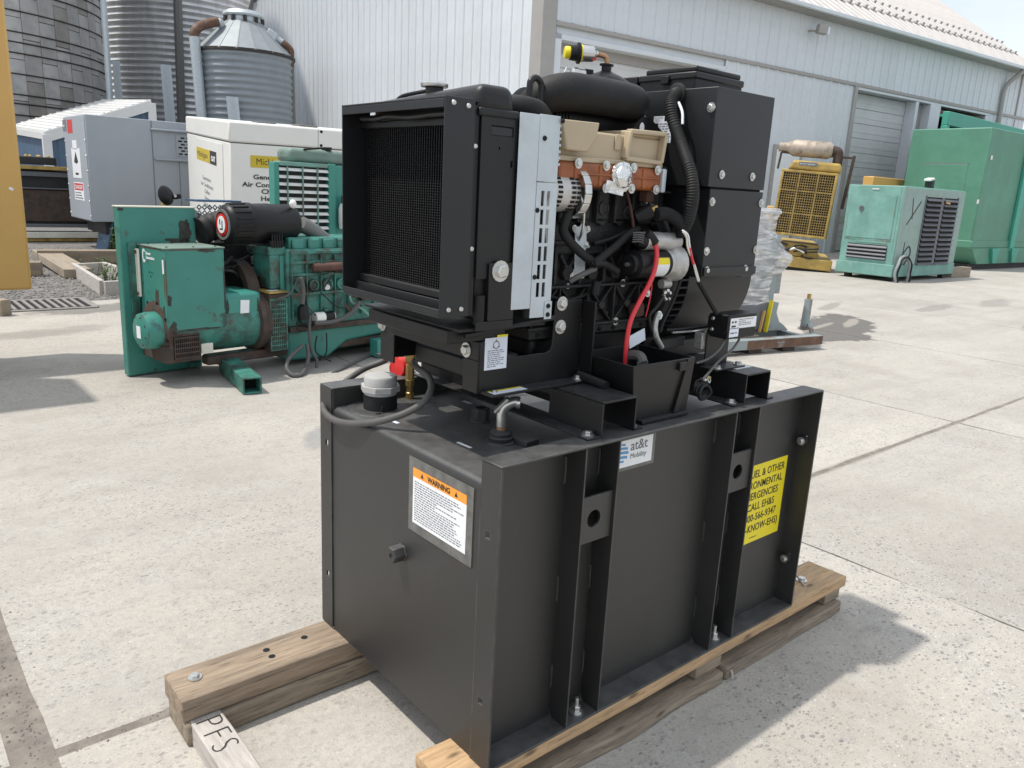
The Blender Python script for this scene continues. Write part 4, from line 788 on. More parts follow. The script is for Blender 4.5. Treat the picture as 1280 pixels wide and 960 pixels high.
# ------------------------------------------------------------------ ground
def concrete():
    mt = bpy.data.materials.new('exposed_concrete'); mt.use_nodes = True; nt = mt.node_tree; n, l = nt.nodes, nt.links
    b = n['Principled BSDF']; b.inputs['Roughness'].default_value = .85; b.inputs['Specular IOR Level'].default_value = .3
    tc = n.new('ShaderNodeTexCoord'); vec = tc.outputs['Object']
    def nse(sc, det=6, rough=.6, scl=None):
        v = vec
        if scl: mp = n.new('ShaderNodeMapping'); mp.inputs['Scale'].default_value = scl; l.new(vec, mp.inputs['Vector']); v = mp.outputs[0]
        z = n.new('ShaderNodeTexNoise'); z.inputs['Scale'].default_value = sc; z.inputs['Detail'].default_value = det; z.inputs['Roughness'].default_value = rough; l.new(v, z.inputs['Vector']); return z.outputs['Fac']
    def mrange(x, a, b_, c=0, d=1):
        m = n.new('ShaderNodeMapRange'); m.inputs['From Min'].default_value = a; m.inputs['From Max'].default_value = b_; m.inputs['To Min'].default_value = c; m.inputs['To Max'].default_value = d; l.new(x, m.inputs['Value']); return m.outputs[0]
    def mix(a, col, f, amt=1.0, bt='MIX'):
        x = n.new('ShaderNodeMix'); x.data_type = 'RGBA'; x.blend_type = bt; x.inputs['B'].default_value = (*col, 1)
        if amt != 1.0: q = n.new('ShaderNodeMath'); q.operation = 'MULTIPLY'; q.inputs[1].default_value = amt; l.new(f, q.inputs[0]); f = q.outputs[0]
        l.new(f, x.inputs['Factor'])
        if isinstance(a, tuple): x.inputs['A'].default_value = (*a, 1)
        else: l.new(a, x.inputs['A'])
        return x.outputs['Result']
    def math_(op, a, b_):
        q = n.new('ShaderNodeMath'); q.operation = op
        for i, v in enumerate((a, b_)):
            if isinstance(v, (int, float)): q.inputs[i].default_value = v
            else: l.new(v, q.inputs[i])
        return q.outputs[0]
    c = mix((.485,.452,.40), (.375,.345,.30), mrange(nse(.55, 8, .62), .38, .64))
    c = mix(c, (.325,.30,.265), mrange(nse(1.0, 9, .72, (.28, 1.7, 1)), .48, .68), .7)
    c = mix(c, (.54,.515,.47), mrange(nse(.9, 7, .6, (.35, 1.5, 1)), .56, .76), .45)
    c = mix(c, (.48,.465,.435), mrange(nse(2.3, 8, .7), .50, .72), .7)
    c = mix(c, (.33,.295,.255), mrange(nse(1.1, 9, .75), .53, .70), .7)
    c = mix(c, (.24,.225,.205), mrange(nse(.8, 9, .75, (1, 2.6, 1)), .58, .72), .65)
    c = mix(c, (.36,.345,.32), mrange(nse(38, 6, .8), .42, .62), .75)
    oi = n.new('ShaderNodeObjectInfo'); vm = n.new('ShaderNodeVectorMath'); vm.operation = 'SCALE'; l.new(c, vm.inputs[0]); l.new(mrange(oi.outputs['Random'], 0, 1, .94, 1.06), vm.inputs['Scale']); c = vm.outputs[0]
    c = mix(c, (.26,.25,.235), mrange(nse(11, 7, .75), .52, .70), .5)
    for sc, thr, col, amt, pick in ((30, .31, (.19,.187,.185), .75, .70), (47, .34, (.165,.16,.16), .75, .58), (88, .35, (.19,.18,.175), .65, .50), (60, .26, (.66,.65,.62), .6, .76), (140, .34, (.22,.21,.20), .6, .5), (190, .36, (.60,.59,.56), .5, .5)):
        mp = n.new('ShaderNodeMapping'); mp.inputs['Scale'].default_value = (1, 1.45, 1); mp.inputs['Rotation'].default_value = (0, 0, .6+sc); l.new(vec, mp.inputs['Vector'])
        w = n.new('ShaderNodeTexNoise'); w.inputs['Scale'].default_value = sc*1.2; l.new(mp.outputs[0], w.inputs['Vector'])
        wm = n.new('ShaderNodeVectorMath'); wm.operation = 'MULTIPLY_ADD'; wm.inputs[1].default_value = (.5/sc,)*3; l.new(w.outputs['Color'], wm.inputs[0]); l.new(mp.outputs[0], wm.inputs[2])
        v = n.new('ShaderNodeTexVoronoi'); v.inputs['Scale'].default_value = sc; l.new(wm.outputs[0], v.inputs['Vector'])
        sp = n.new('ShaderNodeSeparateColor'); l.new(v.outputs['Color'], sp.inputs[0])
        r = math_('ADD', math_('MULTIPLY', sp.outputs[0], thr*.8), thr*.45); a = mrange(math_('SUBTRACT', r, v.outputs['Distance']), .0, .05)
        pk = mrange(sp.outputs[1], pick, pick+.02); dens = mrange(nse(.7, 5, .65), .38, .60, .15, 1)
        c = mix(c, col, math_('MULTIPLY', math_('MULTIPLY', a, pk), dens), amt)
    # wet patch on the yard, oily marks
    sx = n.new('ShaderNodeSeparateXYZ'); l.new(vec, sx.inputs[0]); X, Y = sx.outputs[0], sx.outputs[1]
    wob = mrange(nse(1.9, 8, .7), .2, .8, -.95, .95)
    for (px, py, rx, ry, ang, amt, col, soft) in ((8.85,3.72,1.30,.50,.41,.85,(.10,.095,.09),.12), (9.35,3.83,.55,.085,.35,.75,(.33,.305,.27),.5), (8.55,3.85,.6,.05,.2,.7,(.33,.305,.27),.5), (1.1,8.5,.9,.30,.2,.7,(.13,.125,.115),.5), (.3,7.2,.6,.25,.2,.4,(.16,.15,.14),.5),
        (1.05,3.0,.28,.10,.9,.45,(.17,.18,.20),.6), (1.5,2.8,.14,.07,.6,.45,(.17,.18,.20),.6), (12.5,4.0,1.0,.16,.1,.45,(.17,.16,.15),.5), (10.8,4.9,.8,.12,.3,.5,(.17,.16,.15),.5), (14.5,3.8,1.0,.25,.2,.4,(.17,.16,.15),.5), (3.3,1.7,.35,.13,.5,.5,(.25,.225,.19),.6), (3.0,1.35,.30,.10,.4,.5,(.25,.225,.19),.6), (13.0,2.6,1.6,.12,.15,.5,(.16,.14,.115),.5), (11.8,1.9,1.3,.10,.2,.45,(.18,.16,.135),.5), (6.0,3.4,1.0,.25,.3,.35,(.22,.20,.17),.6), (-.83,1.0,.05,2.0,.0,.7,(.215,.19,.165),.7), (3.0,.88,4.5,.035,.0,.55,(.22,.20,.175),.8), (2.0,5.0,1.6,.5,.14,.5,(.16,.155,.145),.7)):
        ca, sa = cos(ang), sin(ang); dx, dy = math_('SUBTRACT', X, px), math_('SUBTRACT', Y, py)
        u = math_('ADD', math_('MULTIPLY', dx, ca/rx), math_('MULTIPLY', dy, sa/rx)); v = math_('ADD', math_('MULTIPLY', dx, -sa/ry), math_('MULTIPLY', dy, ca/ry))
        d = math_('ADD', math_('ADD', math_('MULTIPLY', u, u), math_('MULTIPLY', v, v)), wob)
        c = mix(c, col, mrange(d, 1, 1-soft), amt)
    l.new(c, b.inputs['Base Color'])
    bp = n.new('ShaderNodeBump'); bp.inputs['Strength'].default_value = .55; bp.inputs['Distance'].default_value = .005
    h = math_('ADD', nse(140, 4, .7), math_('MULTIPLY', nse(22, 5, .7), 1.5)); l.new(h, bp.inputs['Height']); l.new(bp.outputs[0], b.inputs['Normal'])
    return mt
m_conc = concrete()
m_strip = M('joint_sealant', (.20,.178,.152), .95, 0, .3, 14, .4, 60)
m_joint = M('joint_filler', (.095,.088,.08), .9, 0, .35, 18, .4, 60)
m_grav = M('gravel_bed', (.17,.16,.15), .95, 0, .35, 12, .6, 40, dirt=((.09,.085,.08), 2, .5, .75, .6))
g = obj('ground', MB().box(-400,600,-400,600,-.3,-.035), m_grav); g['kind'] = 'structure'
yard = obj('concrete_yard', MB().box(-13.2,45,-9.2,9.18,-.034,-.0018), m_joint); yard['kind'] = 'structure'
yard2 = obj('yard_edge', MB().box(6.2,45,9.20,22,-.034,-.0018), m_joint, yard)
obj('joint_strip', MB().box(-13,44,.85,.91,-.0055,-.0006), m_strip, yard); obj('joint_strip', MB().box(-.90,-.76,-9,9.1,-.0052,-.0010), m_strip, yard)
mb = MB(); rg = random.Random(21)
for i in range(1400):
    x, y = (-.83+rg.gauss(0,.028), rg.uniform(-1,5)) if rg.random() < .7 else (rg.uniform(-2,6), .882+rg.gauss(0,.012)); q = rg.uniform(.002,.007); c = Vector((x,y,-.0005)); a = rg.uniform(0,6); e = Vector((cos(a),sin(a),0))*q; f = Vector((-sin(a),cos(a),0))*q*rg.uniform(.4,1); h = Vector((0,0,q*.8))
    mb.add([c+e,c+f,c-e,c-f,c+h], [(0,1,4),(1,2,4),(2,3,4),(3,0,4)])
gr_ = obj('joint_grit', mb, m_gravel, yard, smooth=0); gr_['kind'] = 'stuff'
rd = random.Random(11)
def slab(x0, x1, y0, y1):
    n = 26; pts = []
    def side(a, b):
        a, b = Vector(a), Vector(b); d = (b-a); k = max(2, int(d.length/.16)); nrm = Vector((-d.y, d.x)).normalized()
        return [a+d*i/k+nrm*(noise.noise(Vector((a.x*3+d.x*i/k*5, a.y*3+d.y*i/k*5, 3)))*.012-.004 if 0 < i else 0) for i in range(k)]
    c = [(x0,y0),(x1,y0),(x1,y1),(x0,y1)]
    for i in range(4): pts += side(c[i], c[(i+1) % 4])
    mb = MB(); mb.prism([(p.x,p.y) for p in pts], (0,0,-.03), (1,0,0), (0,1,0), .03+0.0)
    return obj('slab', mb, m_conc, yard, smooth=0)
xs = [-13.03,-9.98,-6.93,-3.88,-.83,2.22,5.2,8.3,11.4,14.5,17.6,20.7,23.8,26.9,30.0,33.1,36.2,39.3,42.4]
for a, b in zip(xs, xs[1:]):
    ga, gb = (.05 if abs(a+.83) < .01 else .008 if a < 5 else .012), (.055 if abs(b+.83) < .01 else .008 if b < 5 else .012)
    slab(a+ga, b-gb, -9.1, .862); slab(a+ga, b-gb, .902, 9.12 if a < 6 else 9.6)
    if a > 6: slab(a+.004, b-.004, 9.61, 20)
# loose gravel
mb = MB(); rg = random.Random(5)
for i in range(7000):
    x = rg.uniform(-.6, 4.5); y = 9.16+rg.random()**1.3*7.5; r = rg.uniform(.010,.034); z = -.035+r*.3
    a = rg.uniform(0,6); s = [r*rg.uniform(.7,1.3) for _ in range(6)]
    c = Vector((x,y,z)); e = [Vector((cos(a),sin(a),0)),Vector((-sin(a),cos(a),0)),Vector((0,0,1))]
    mb.add([c+e[0]*s[0],c-e[0]*s[1],c+e[1]*s[2],c-e[1]*s[3],c+e[2]*s[4]*.7], [(0,2,4),(2,1,4),(1,3,4),(3,0,4)])
o = obj('gravel', mb, m_gravel, None, smooth=0); label_of(o, 'grey loose gravel lying behind the concrete edge', 'gravel', None, 'stuff')
# ------------------------------------------------------------------ drain grate, timbers, weeds
t = thing('drain_grate', 'rusty grey steel drain grate set in the concrete near the yellow enclosure', 'grate', (.3,8.95,0), False)
m_gratem = M('worn_grate_steel', (.26,.25,.235), .6, .3, .2, 12, dirt=(RUST, 8, .55, .75, .5))
fr_ = obj('pit', MB().box(-.85,1.03,8.60,9.30,-.004,.003), m_dark, t)
mb = MB(); mb.box(-.88,1.08,8.53,8.60,.0,.014); mb.box(-.88,1.08,9.30,9.37,.0,.014); mb.box(1.03,1.10,8.6,9.3,.0,.014); mb.box(-.92,-.86,8.6,9.3,0,.014); obj('grate_frame', mb, m_gratem, t, .003)
bar = MB().box(-.018,.018,8.60,9.30,.004,.018).mesh('bar', m_gratem, 30, Matrix.Identity(4))
for k in range(22): inst('bar', bar, Matrix.Translation((-.80+.083*k,0,0)), t)
def beam(p, q, w, h, label, mt=m_woodg, nm='timber'):
    global CUR
    world_frame(); p, q = V(p), V(q); mb = MB(); mb.bar((0,0,h/2), ((q-p).length,0,h/2), w, h)
    for v in mb.v: v.y += .004*sin(v.x*9)
    me = mb.mesh(nm, mt, 30, Matrix.Identity(4)); o = link(nm, me); d = q-p
    o.matrix_world = Matrix.Translation(p) @ Matrix.Rotation(math.atan2(d.y, d.x), 4, 'Z') @ Matrix.Rotation(-math.asin(d.z/d.length), 4, 'Y')
    b = o.modifiers.new('bevel', 'BEVEL'); b.width = .008; b.segments = 2; return label_of(o, label, 'timber', None)
m_oak = M('weathered_timber', (.30,.25,.19), .8, 0, .25, 4, .3, 20, stretch=(1,9,9), dirt=((.13,.11,.09), 2, .5, .75, .7))
m_oak2 = M('dark_weathered_timber', (.235,.185,.135), .8, 0, .25, 4, .3, 20, stretch=(1,9,9), dirt=((.09,.075,.06), 2, .5, .75, .7))
beam((1.35,13.7,-.02), (4.2,13.2,-.02), .28, .22, 'long squared timber lying on gravel in front of the grey generator', m_oak2)
beam((1.52,14.1,.04), (1.50,11.55,-.02), .36, .13, 'wide brown plank lying end on across the gravel', m_oak)
beam((.35,12.2,-.02), (1.12,12.0,-.02), .25, .2, 'short timber stub poking out behind the yellow enclosure', m_oak2)
beam((-.35,8.9,.0), (.16,8.32,.0), .13, .17, 'squared timber end lying beside the drain grate under the yellow enclosure', m_oak)
t = thing('timber_crate_base', 'low grey wooden frame with weeds in it on the gravel', 'wooden frame', (1.6,10.6,-.03), False)
mb_ = [((1.52,11.9,.06),(1.40,9.75,.06)), ((1.95,12.0,.06),(2.05,10.3,.06)), ((1.42,9.72,.05),(2.1,9.85,.05)), ((1.5,11.9,.05),(2.0,12.05,.05))]
for p, q in mb_: obj('side_board', MB().bar(p, q, .06, .20), m_woodg, t, .006)
world_frame()
def weed(x, y, n, h, label, sd):
    r = random.Random(sd); t = thing('weed', label, 'weed', (x,y,-.03), False); st = MB(); lf = MB()
    for i in range(n):
        a = r.uniform(0,6.28); L = h*r.uniform(.5,1); p = Vector((x+r.gauss(0,.12), y+r.gauss(0,.12), -.03)); q = p+Vector((cos(a)*L*.4, sin(a)*L*.4, L))
        st.tube([p, (p+q)/2+Vector((0,0,L*.08)), q], .004, 4, 3)
        for k in range(9):
            c = p.lerp(q, r.uniform(.2,1)); b = r.uniform(0,6.28); s = r.uniform(.03,.07); d = Vector((cos(b),sin(b),r.uniform(-.2,.6)))*s; w = Vector((-sin(b),cos(b),.2))*s*.35
            lf.add([c, c+d*.5+w, c+d, c+d*.5-w], [(0,1,2,3)])
    obj('stem', st, m_leaf, t); o = obj('leaf', lf, m_leaf, t, smooth=0); o['kind'] = 'stuff'
weed(1.72, 10.9, 16, .30, 'small green weed growing inside the low wooden frame', 1)
weed(3.05, 15.1, 40, .55, 'clump of green weeds under the grey generator beside the dark radiator', 2)
weed(2.2, 13.0, 10, .2, 'sparse green weed in the gravel beside the long timber', 3)
world_frame()

# ------------------------------------------------------------------ the white barn
BW = RZ((12.661,13.306,0), -5)
barn = thing('white_barn', 'large white ribbed steel barn with roller doors filling the background', 'barn', BW, True)
m_siding = m_bldg
XL, XR, ZE, ZTR = -.78, 24.0, 7.25, 5.36
mb = MB(); gab = [(0,0),(23.2,0),(23.2,ZE),(11.6,ZE+.7*11.6),(0,ZE)]
core = MB(); core.prism([(y, z) for y, z in gab], (XL+.12,.12,0), (0,1,0), (0,0,1), .1); core.prism([(y, z) for y, z in gab], (XR-.12,.12,0), (0,1,0), (0,0,1), .1)
obj('gable_wall', core, m_siding, barn, smooth=0)
def siding(name, w, h, npan):          # one ribbed sheet: ribs every w/npan
    mb = MB(); s = w/npan; prof = []
    for k in range(npan):
        x = k*s; prof += [(x,0),(x+s*.06,-.032),(x+s*.16,-.032),(x+s*.22,0),(x+s*.60,0),(x+s*.62,-.006),(x+s*.66,-.006),(x+s*.68,0)]
    prof.append((w,0)); n = len(prof)
    mb.add([(x,y,0) for x, y in prof]+[(x,y,h) for x, y in prof], [(i,i+1,n+i+1,n+i) for i in range(n-1)])
    return mb.mesh(name, m_siding, 0, Matrix.Identity(4), flip=False)
PW = .90
def wall_run(x0, x1, z0, z1):
    n = max(1, round((x1-x0)/PW)); w = (x1-x0)/n; me = siding('siding_panel', w, z1-z0, 2)
    for i in range(n): inst('siding_panel', me, Matrix.Translation((x0+i*w, 0, z0)), barn)
wall_run(-.42, XR, ZTR+.06, ZE); wall_run(-.42, -.36, 0, ZTR-.05); wall_run(5.58, 11.80, 0, ZTR-.05); wall_run(20.95, XR, 0, ZTR-.05)
mb = MB(); mb.box(-.42,XR,.04,.10,ZTR,ZE); mb.box(5.58,11.8,.04,.10,0,ZTR); mb.box(20.95,XR,.04,.10,0,ZTR); mb.box(-.42,5.58,.04,.10,5.14,ZTR); obj('backing_wall', mb, m_siding, barn)
# gable side towards the silos
n = 26; w = 23.2/n
for i in range(n):
    h = ZE+.7*min(w*(i+.5), 23.2-w*(i+.5))
    inst('siding_panel', siding('siding_panel', w, h, 2), Matrix.Translation((XL, w*(i+1), 0)) @ Matrix.Rotation(-pi/2, 4, 'Z'), barn)
mb = MB(); mb.box(XL-.05,-.42,-.05,.06,0,ZE); mb.box(XL-.05,XL+.02,.06,.40,0,ZE); obj('corner_trim', mb, m_trim, barn, .01)
mb = MB(); mb.box(-.42,XR,-.055,.03,ZTR-.05,ZTR+.05); obj('band_trim', mb, m_trim, barn, .01)
# roller doors
def door(x0, x1, zt, zw, label=None, sec=.53, wrow=None):
    d = obj('roller_door', MB().box(x0,x1,.42,.46,0,zt), m_trim, barn)
    z = zt-.02; k = 0
    while z > .1:
        h = min(sec, z); mb = MB()
        if wrow == k:
            nn = 4; ww = (x1-x0)/nn; mb.plate((x0,.40,z-h+.012), (1,0,0), (0,0,1), x1-x0, h-.014, [(i*ww+.14,(i+1)*ww-.14,.08,h-.1) for i in range(nn)], -.05)
            obj('door_panel', mb, m_door, d); 
            for i in range(nn): obj('door_pane', MB().box(x0+i*ww+.14,x0+(i+1)*ww-.14,.405,.412,z-h+.09,z-.11), m_pane, d)
        else:
            mb.box(x0,x1,.36,.40,z-h+.012,z); mb.box(x0,x1,.352,.361,z-h*.60,z-h*.42) if k % 1 == 0 else None
            obj('door_panel', mb, m_door, d, .006)
        z -= h; k += 1
    return d
door(-.22, 5.30, 5.02, 0); door(11.98, 15.62, 5.22, 0, sec=.47, wrow=7)
mb = MB(); mb.box(-.42,-.22,-.03,.36,0,5.14); mb.box(-.42,5.58,-.03,.34,5.02,5.14); mb.box(5.30,5.58,-.03,.36,0,5.02); obj('door_frame', mb, m_siding, barn, .01)
mb = MB(); mb.box(-.18,5.3,.30,.36,4.80,5.02); obj('door_track', mb, m_trim, barn)
mb = MB(); mb.box(11.80,11.98,-.06,.36,0,5.31); obj('door_edge', mb, m_trim, barn, .01); mb = MB(); mb.box(11.98,20.95,-.03,.36,5.22,5.31); obj('door_head', mb, m_siding, barn, .01)
for a_ in ((15.62,15.80,-.02,.36),(16.55,17.25,-.05,.30),(20.7,20.95,-.02,.36)): obj('door_jamb', MB().box(*a_,0,5.22), m_siding, barn, .01)
obj('recess_wall', MB().box(15.80,16.55,.25,.30,0,5.22), m_trim, barn)
mb = MB(); mb.box(17.25,20.7,3.2,3.25,0,5.2); mb.box(17.2,17.25,.3,3.2,0,5.2); mb.box(20.7,20.75,.36,3.2,0,5.2); mb.box(17.25,20.7,.3,3.2,5.22,5.26); obj('open_bay', mb, m_drk, barn)
mb = MB(); mb.box(17.30,17.42,.05,.14,0,5.1); mb.box(17.30,20.6,.05,.14,5.0,5.12); obj('door_rail', mb, m_rpipe, barn)
# side door left of the yellow generator
mb = MB(); mb.box(8.08,8.2,-.08,.02,0,3.25); mb.box(9.35,9.47,-.08,.02,0,3.25); mb.box(8.2,9.35,-.08,.02,3.13,3.25); sd_ = obj('side_door', MB().box(8.2,9.35,-.07,.0,0,3.12), m_white, barn); obj('door_frame', mb, m_trim, sd_, .005)
# roof
m_roofp = m_roof; slope = .7; ry = 11.6
def roof_sheet(w):
    mb = MB(); prof = [(0,0),(.04,.045),(.10,.045),(.14,0),(w/2,0),(w/2+.04,.045),(w/2+.10,.045),(w/2+.14,0),(w,0)]; n = len(prof)
    mb.add([(x,-.42,z+7.30-.42*slope+.08) for x, z in prof]+[(x,ry,z+7.30+ry*slope+.08) for x, z in prof], [(i,i+1,n+i+1,n+i) for i in range(n-1)])
    return mb.mesh('roof_panel', m_roofp, 0, Matrix.Identity(4), flip=False)
rw = .9; me = roof_sheet(rw); nr = 28
for i in range(nr): inst('roof_panel', me, Matrix.Translation((-.95+i*rw, 0, 0)), barn)
mb = MB(); mb.prism([(-.42,7.30-.42*slope),(ry,7.30+ry*slope),(ry,7.36+ry*slope),(-.42,7.36-.42*slope)], (-.95,0,0), (0,1,0), (0,0,1), 25.2); mb.prism([(ry,7.30+ry*slope),(23.6,7.0),(23.6,7.06),(ry,7.38+ry*slope)], (-.95,0,0), (0,1,0), (0,0,1), 25.2); obj('roof_deck', mb, m_roofp, barn, smooth=0)
mb = MB(); mb.box(-.95,24.25,-.40,.04,6.96,7.02); mb.box(-.95,24.25,-.44,-.40,6.95,7.10); obj('eave_soffit', mb, m_trim, barn)
mb = MB(); mb.box(-.95,24.25,-.57,-.445,6.98,7.10); gu = obj('gutter', mb, m_bldg, barn, .02)
mb = MB(); mb.tube([(21.95,-.50,7.0),(21.95,-.48,6.9),(21.75,-.2,6.55),(21.6,-.11,6.2),(21.6,-.11,5.2),(21.6,-.11,.2)], .085, 8, 3); obj('downspout', mb, m_trim, barn)
obj('wall_joint', MB().box(23.05,23.12,-.05,.02,0,6.95), m_trim, barn)
sg = MB(); sg.box(-.055,.055,-.02,.02,0,.10); sg.box(-.05,.05,.02,.12,0,.02); me = sg.mesh('snow_guard', m_trim, 0, Matrix.Identity(4))
for i in range(36):
    for yy, off in ((.75,0),(1.45,.2)): inst('snow_guard', me, Matrix.Translation((8+i*.45+off, yy, 7.30+yy*slope+.10)) @ Matrix.Rotation(math.atan(slope), 4, 'X'), barn)
world_frame()
t = thing('floodlight', 'small grey floodlight mounted high on the white barn wall', 'floodlight', BW @ Matrix.Translation((9.05,-.02,6.55)), True)
obj('arm', MB().cyl((0,0,0), (.05,-.25,-.02), .03, n=8), m_trim, t); mb = MB(); mb.obox((.14,-.36,.02), .30, .20, .26, (1,-.5,-.1)); h = obj('lamp_housing', mb, m_trim, t, .02)
mb = MB(); mb.obox((.19,-.465,-.01), .24, .01, .20, (1,-.5,-.1)); obj('lamp_glass', mb, m_paper, h)
world_frame()

# ------------------------------------------------------------------ silos and bins
def stave_silo():
    c = Vector((2.05,36.6,0)); Rr = 6.0; t = thing('concrete_silo', 'old grey concrete stave silo with rusty hoops at the far left', 'silo', c, True)
    obj('silo_wall', MB().lathe((0,0,0), (0,0,1), [(Rr-.10,0),(Rr-.10,22)], 64), m_staved, t)
    n = 60; dth = 2*pi/n; r0, r1 = Rr-.09, Rr
    def stave(h, mt):
        mb = MB(); a0, a1 = -dth/2+.0016, dth/2-.0016; vs = []
        for z in (.012, h-.012):
            for r in (r0, r1):
                for a in (a0, 0, a1): vs.append((r*cos(a), r*sin(a), z))
        mb.add(vs, [(3,4,10,9),(4,5,11,10),(0,3,9,6),(5,2,8,11),(0,1,4,3),(1,2,5,4),(6,9,10,7),(7,10,11,8)]); return mb.mesh('stave', mt, 0, Matrix.Identity(4))
    hh = 1.32; ms = [stave(hh, m) for m in (m_stave, m_stave, m_stave, m_staved, m_stavel)]; r = random.Random(3)
    fac = math.atan2(-1.25-c.y, -1.06-c.x)
    for i in range(-4, 17):
        for k in range(0, 12):
            z = 1.0+k*hh-(hh/2 if i % 2 else 0)
            inst('stave', ms[r.choice((0,0,0,0,1,2,3,4,4))], Matrix.Translation((0,0,z)) @ Matrix.Rotation(fac+(i)*dth, 4, 'Z') @ Matrix.Scale(1+r.uniform(-.0015,.0015), 4), t)
    mb = MB()
    for z in [1.2+.66*k for k in range(24)]+[3.55,5.5,7.5,9.4,11.4]:
        mb = MB(); nn = 48; mb.tube([((Rr+.02)*cos(2*pi*i/nn), (Rr+.02)*sin(2*pi*i/nn), z) for i in range(nn+1)], .026, 5, 1); obj('hoop', mb, m_hoop, t)
    world_frame()
stave_silo()
def post(name, p, q, r, mt, label, n=8):
    world_frame(); o = obj(name, MB().cyl(p, q, r, n=n), mt); return label_of(o, label, 'pipe' if 'pipe' in name else 'post')
a = V(6.481,29.336,6.984); b = V(6.479,29.336,3.763); d = (b-a); post('vent_pipe', a-d*.6, b+d*.5, .10, m_galv, 'thin pale pipe standing at the edge of the concrete silo')
c = Vector((-1.06+44*cos(radians(71.95)), -1.25+44*sin(radians(71.95)), 0)); Rb = 3.50
t = thing('grain_bin', 'tall silver corrugated grain bin between the concrete silo and the barn', 'grain bin', c, True)
prof = []; zz = 0; pit = .27
while zz < 15: prof += [(Rb-.04,zz),(Rb,zz+pit*.25),(Rb+.05,zz+pit*.5),(Rb,zz+pit*.75)]; zz += pit
obj('bin_wall', MB().lathe((0,0,0), (0,0,1), prof, 72), m_silver, t, smooth=60); obj('bin_roof', MB().lathe((0,0,15), (0,0,1), [(Rb+.2,0),(.5,2.0),(.5,2.2)], 48), m_silver, t)
mb = MB(); r = random.Random(8)
for k in range(22):
    a = math.radians(252+r.uniform(-85,85)); mb.box(0,0,0,0,0,0) if 0 else None
world_frame()
a = V(11.312,36.791,8.840); b = V(11.234,36.816,3.857); d = b-a; post('standing_pipe', a-d*.8, b+d*.4, .19, m_airp, 'thick grey pipe running up the silver grain bin')
for (u0, v0, u1, v1, D, w, lab) in ((207,81,212,150,36,.30,'left steel channel post standing before the grain bin'), (290,121,293,150,28.3,.26,'short steel channel post before the small hopper bin'), (143,76,147,128,37,.25,'steel channel post between the concrete silo and the grain bin')):
    pass
for nm, p, q, w, lab in (('channel_post', V(9.542,33.156,5.673), V(9.606,33.136,3.593), .36, 'steel channel post standing before the tall grain bin'), ('channel_post', V(9.059,25.074,3.999), V(9.104,25.057,3.291), .34, 'short steel channel post before the small hopper bin'), ('channel_post', V(8.091,34.602,5.749), V(8.103,34.599,4.179), .24, 'steel channel post between concrete silo and grain bin')):
    q = q+(q-p)*1.5; q.z = max(q.z, 0); mb = MB(); s_ = Vector((.93,-.36,0))
    for k in (-1, 0, 1): mb.bar(p+s_*(k*w*.36), q+s_*(k*w*.36), w*.36, .10 if k else .04, (.36,.93,0))
    label_of(obj(nm, mb, m_galv), lab, 'post')
# small hopper bin
c = Vector((-1.06+30*cos(radians(68.1)), -1.25+30*sin(radians(68.1)), 0)); Rs = 1.60
ztop = (V(9.442,25.247,5.535)).z; ztip = (V(9.920,26.241,6.539)).z
t = thing('hopper_bin', 'small blue grey corrugated bin with cone roof in front of the barn', 'grain bin', c, True)
prof = []; zz = .2; pit = .212
while zz < ztop-.1: prof += [(Rs-.03,zz),(Rs-.002,zz+pit*.25),(Rs+.028,zz+pit*.5),(Rs-.002,zz+pit*.75)]; zz += pit
prof += [(Rs,ztop)]
obj('bin_wall', MB().lathe((0,0,0), (0,0,1), prof, 64), m_silvs, t, smooth=60)
ng = 18; mb = MB(); gm = None
for k in range(ng):
    a0, a1 = 2*pi*k/ng, 2*pi*(k+1)/ng; mb = MB(); mb.add([((Rs+.07)*cos(a0),(Rs+.07)*sin(a0),ztop-.03),((Rs+.07)*cos(a1),(Rs+.07)*sin(a1),ztop-.03),(.62*cos(a1),.62*sin(a1),ztip),(.62*cos(a0),.62*sin(a0),ztip)], [(0,1,2,3)])
    mb.bar(((Rs+.07)*cos(a0),(Rs+.07)*sin(a0),ztop-.02), (.62*cos(a0),.62*sin(a0),ztip+.005), .03, .012); obj('roof_sheet', mb, m_silvs, t, smooth=0)
obj('eave_ring', MB().ring((0,0,ztop-.08), (0,0,1), Rs, Rs+.06, .09, 48), m_hoop, t)
obj('lid_collar', MB().lathe((0,0,ztip-.02), (0,0,1), [(.60,0),(.60,.16),(.66,.18),(.68,.24),(.60,.36),(.001,.40)], 10), m_galv, t, .01)
for k in range(10): a = 2*pi*k/10; obj('lid_clamp', MB().box(.62*cos(a)-.05,.62*cos(a)+.05,.62*sin(a)-.05,.62*sin(a)+.05,ztip-.02,ztip+.14), m_hoop, t)
world_frame()
t = thing('fill_pipe', 'grey pipe with rusty elbow left of the small hopper bin', 'pipe', (8.350,26.183,3.508), False)
e0, e1, e2, e3 = V(8.464,26.144,2.890), V(8.334,26.189,5.801), V(8.364,26.178,5.971), V(9.115,26.229,6.383)
dd = (e0-e1).normalized(); obj('pipe', MB().cyl(e1, e0+dd*3, .165, n=14), m_galv, t); obj('elbow', MB().tube([e1+dd*.05, e2, V(8.585,26.207,6.176), e3], .15, 12), m_rpipe, t); obj('pipe_end', MB().cyl(e3, V(9.262,26.281,6.316), .14, n=12), m_galv, t)
world_frame()
t = thing('outlet_pipe', 'thin brown and grey pipe down the right side of the small hopper bin', 'pipe', (11.337,25.521,3.770), False)
e1, e2, e3, e4, e5 = V(10.804,25.871,6.190), V(11.107,25.736,5.995), V(11.341,25.630,5.791), V(11.355,25.623,5.231), V(11.375,25.614,3.514)
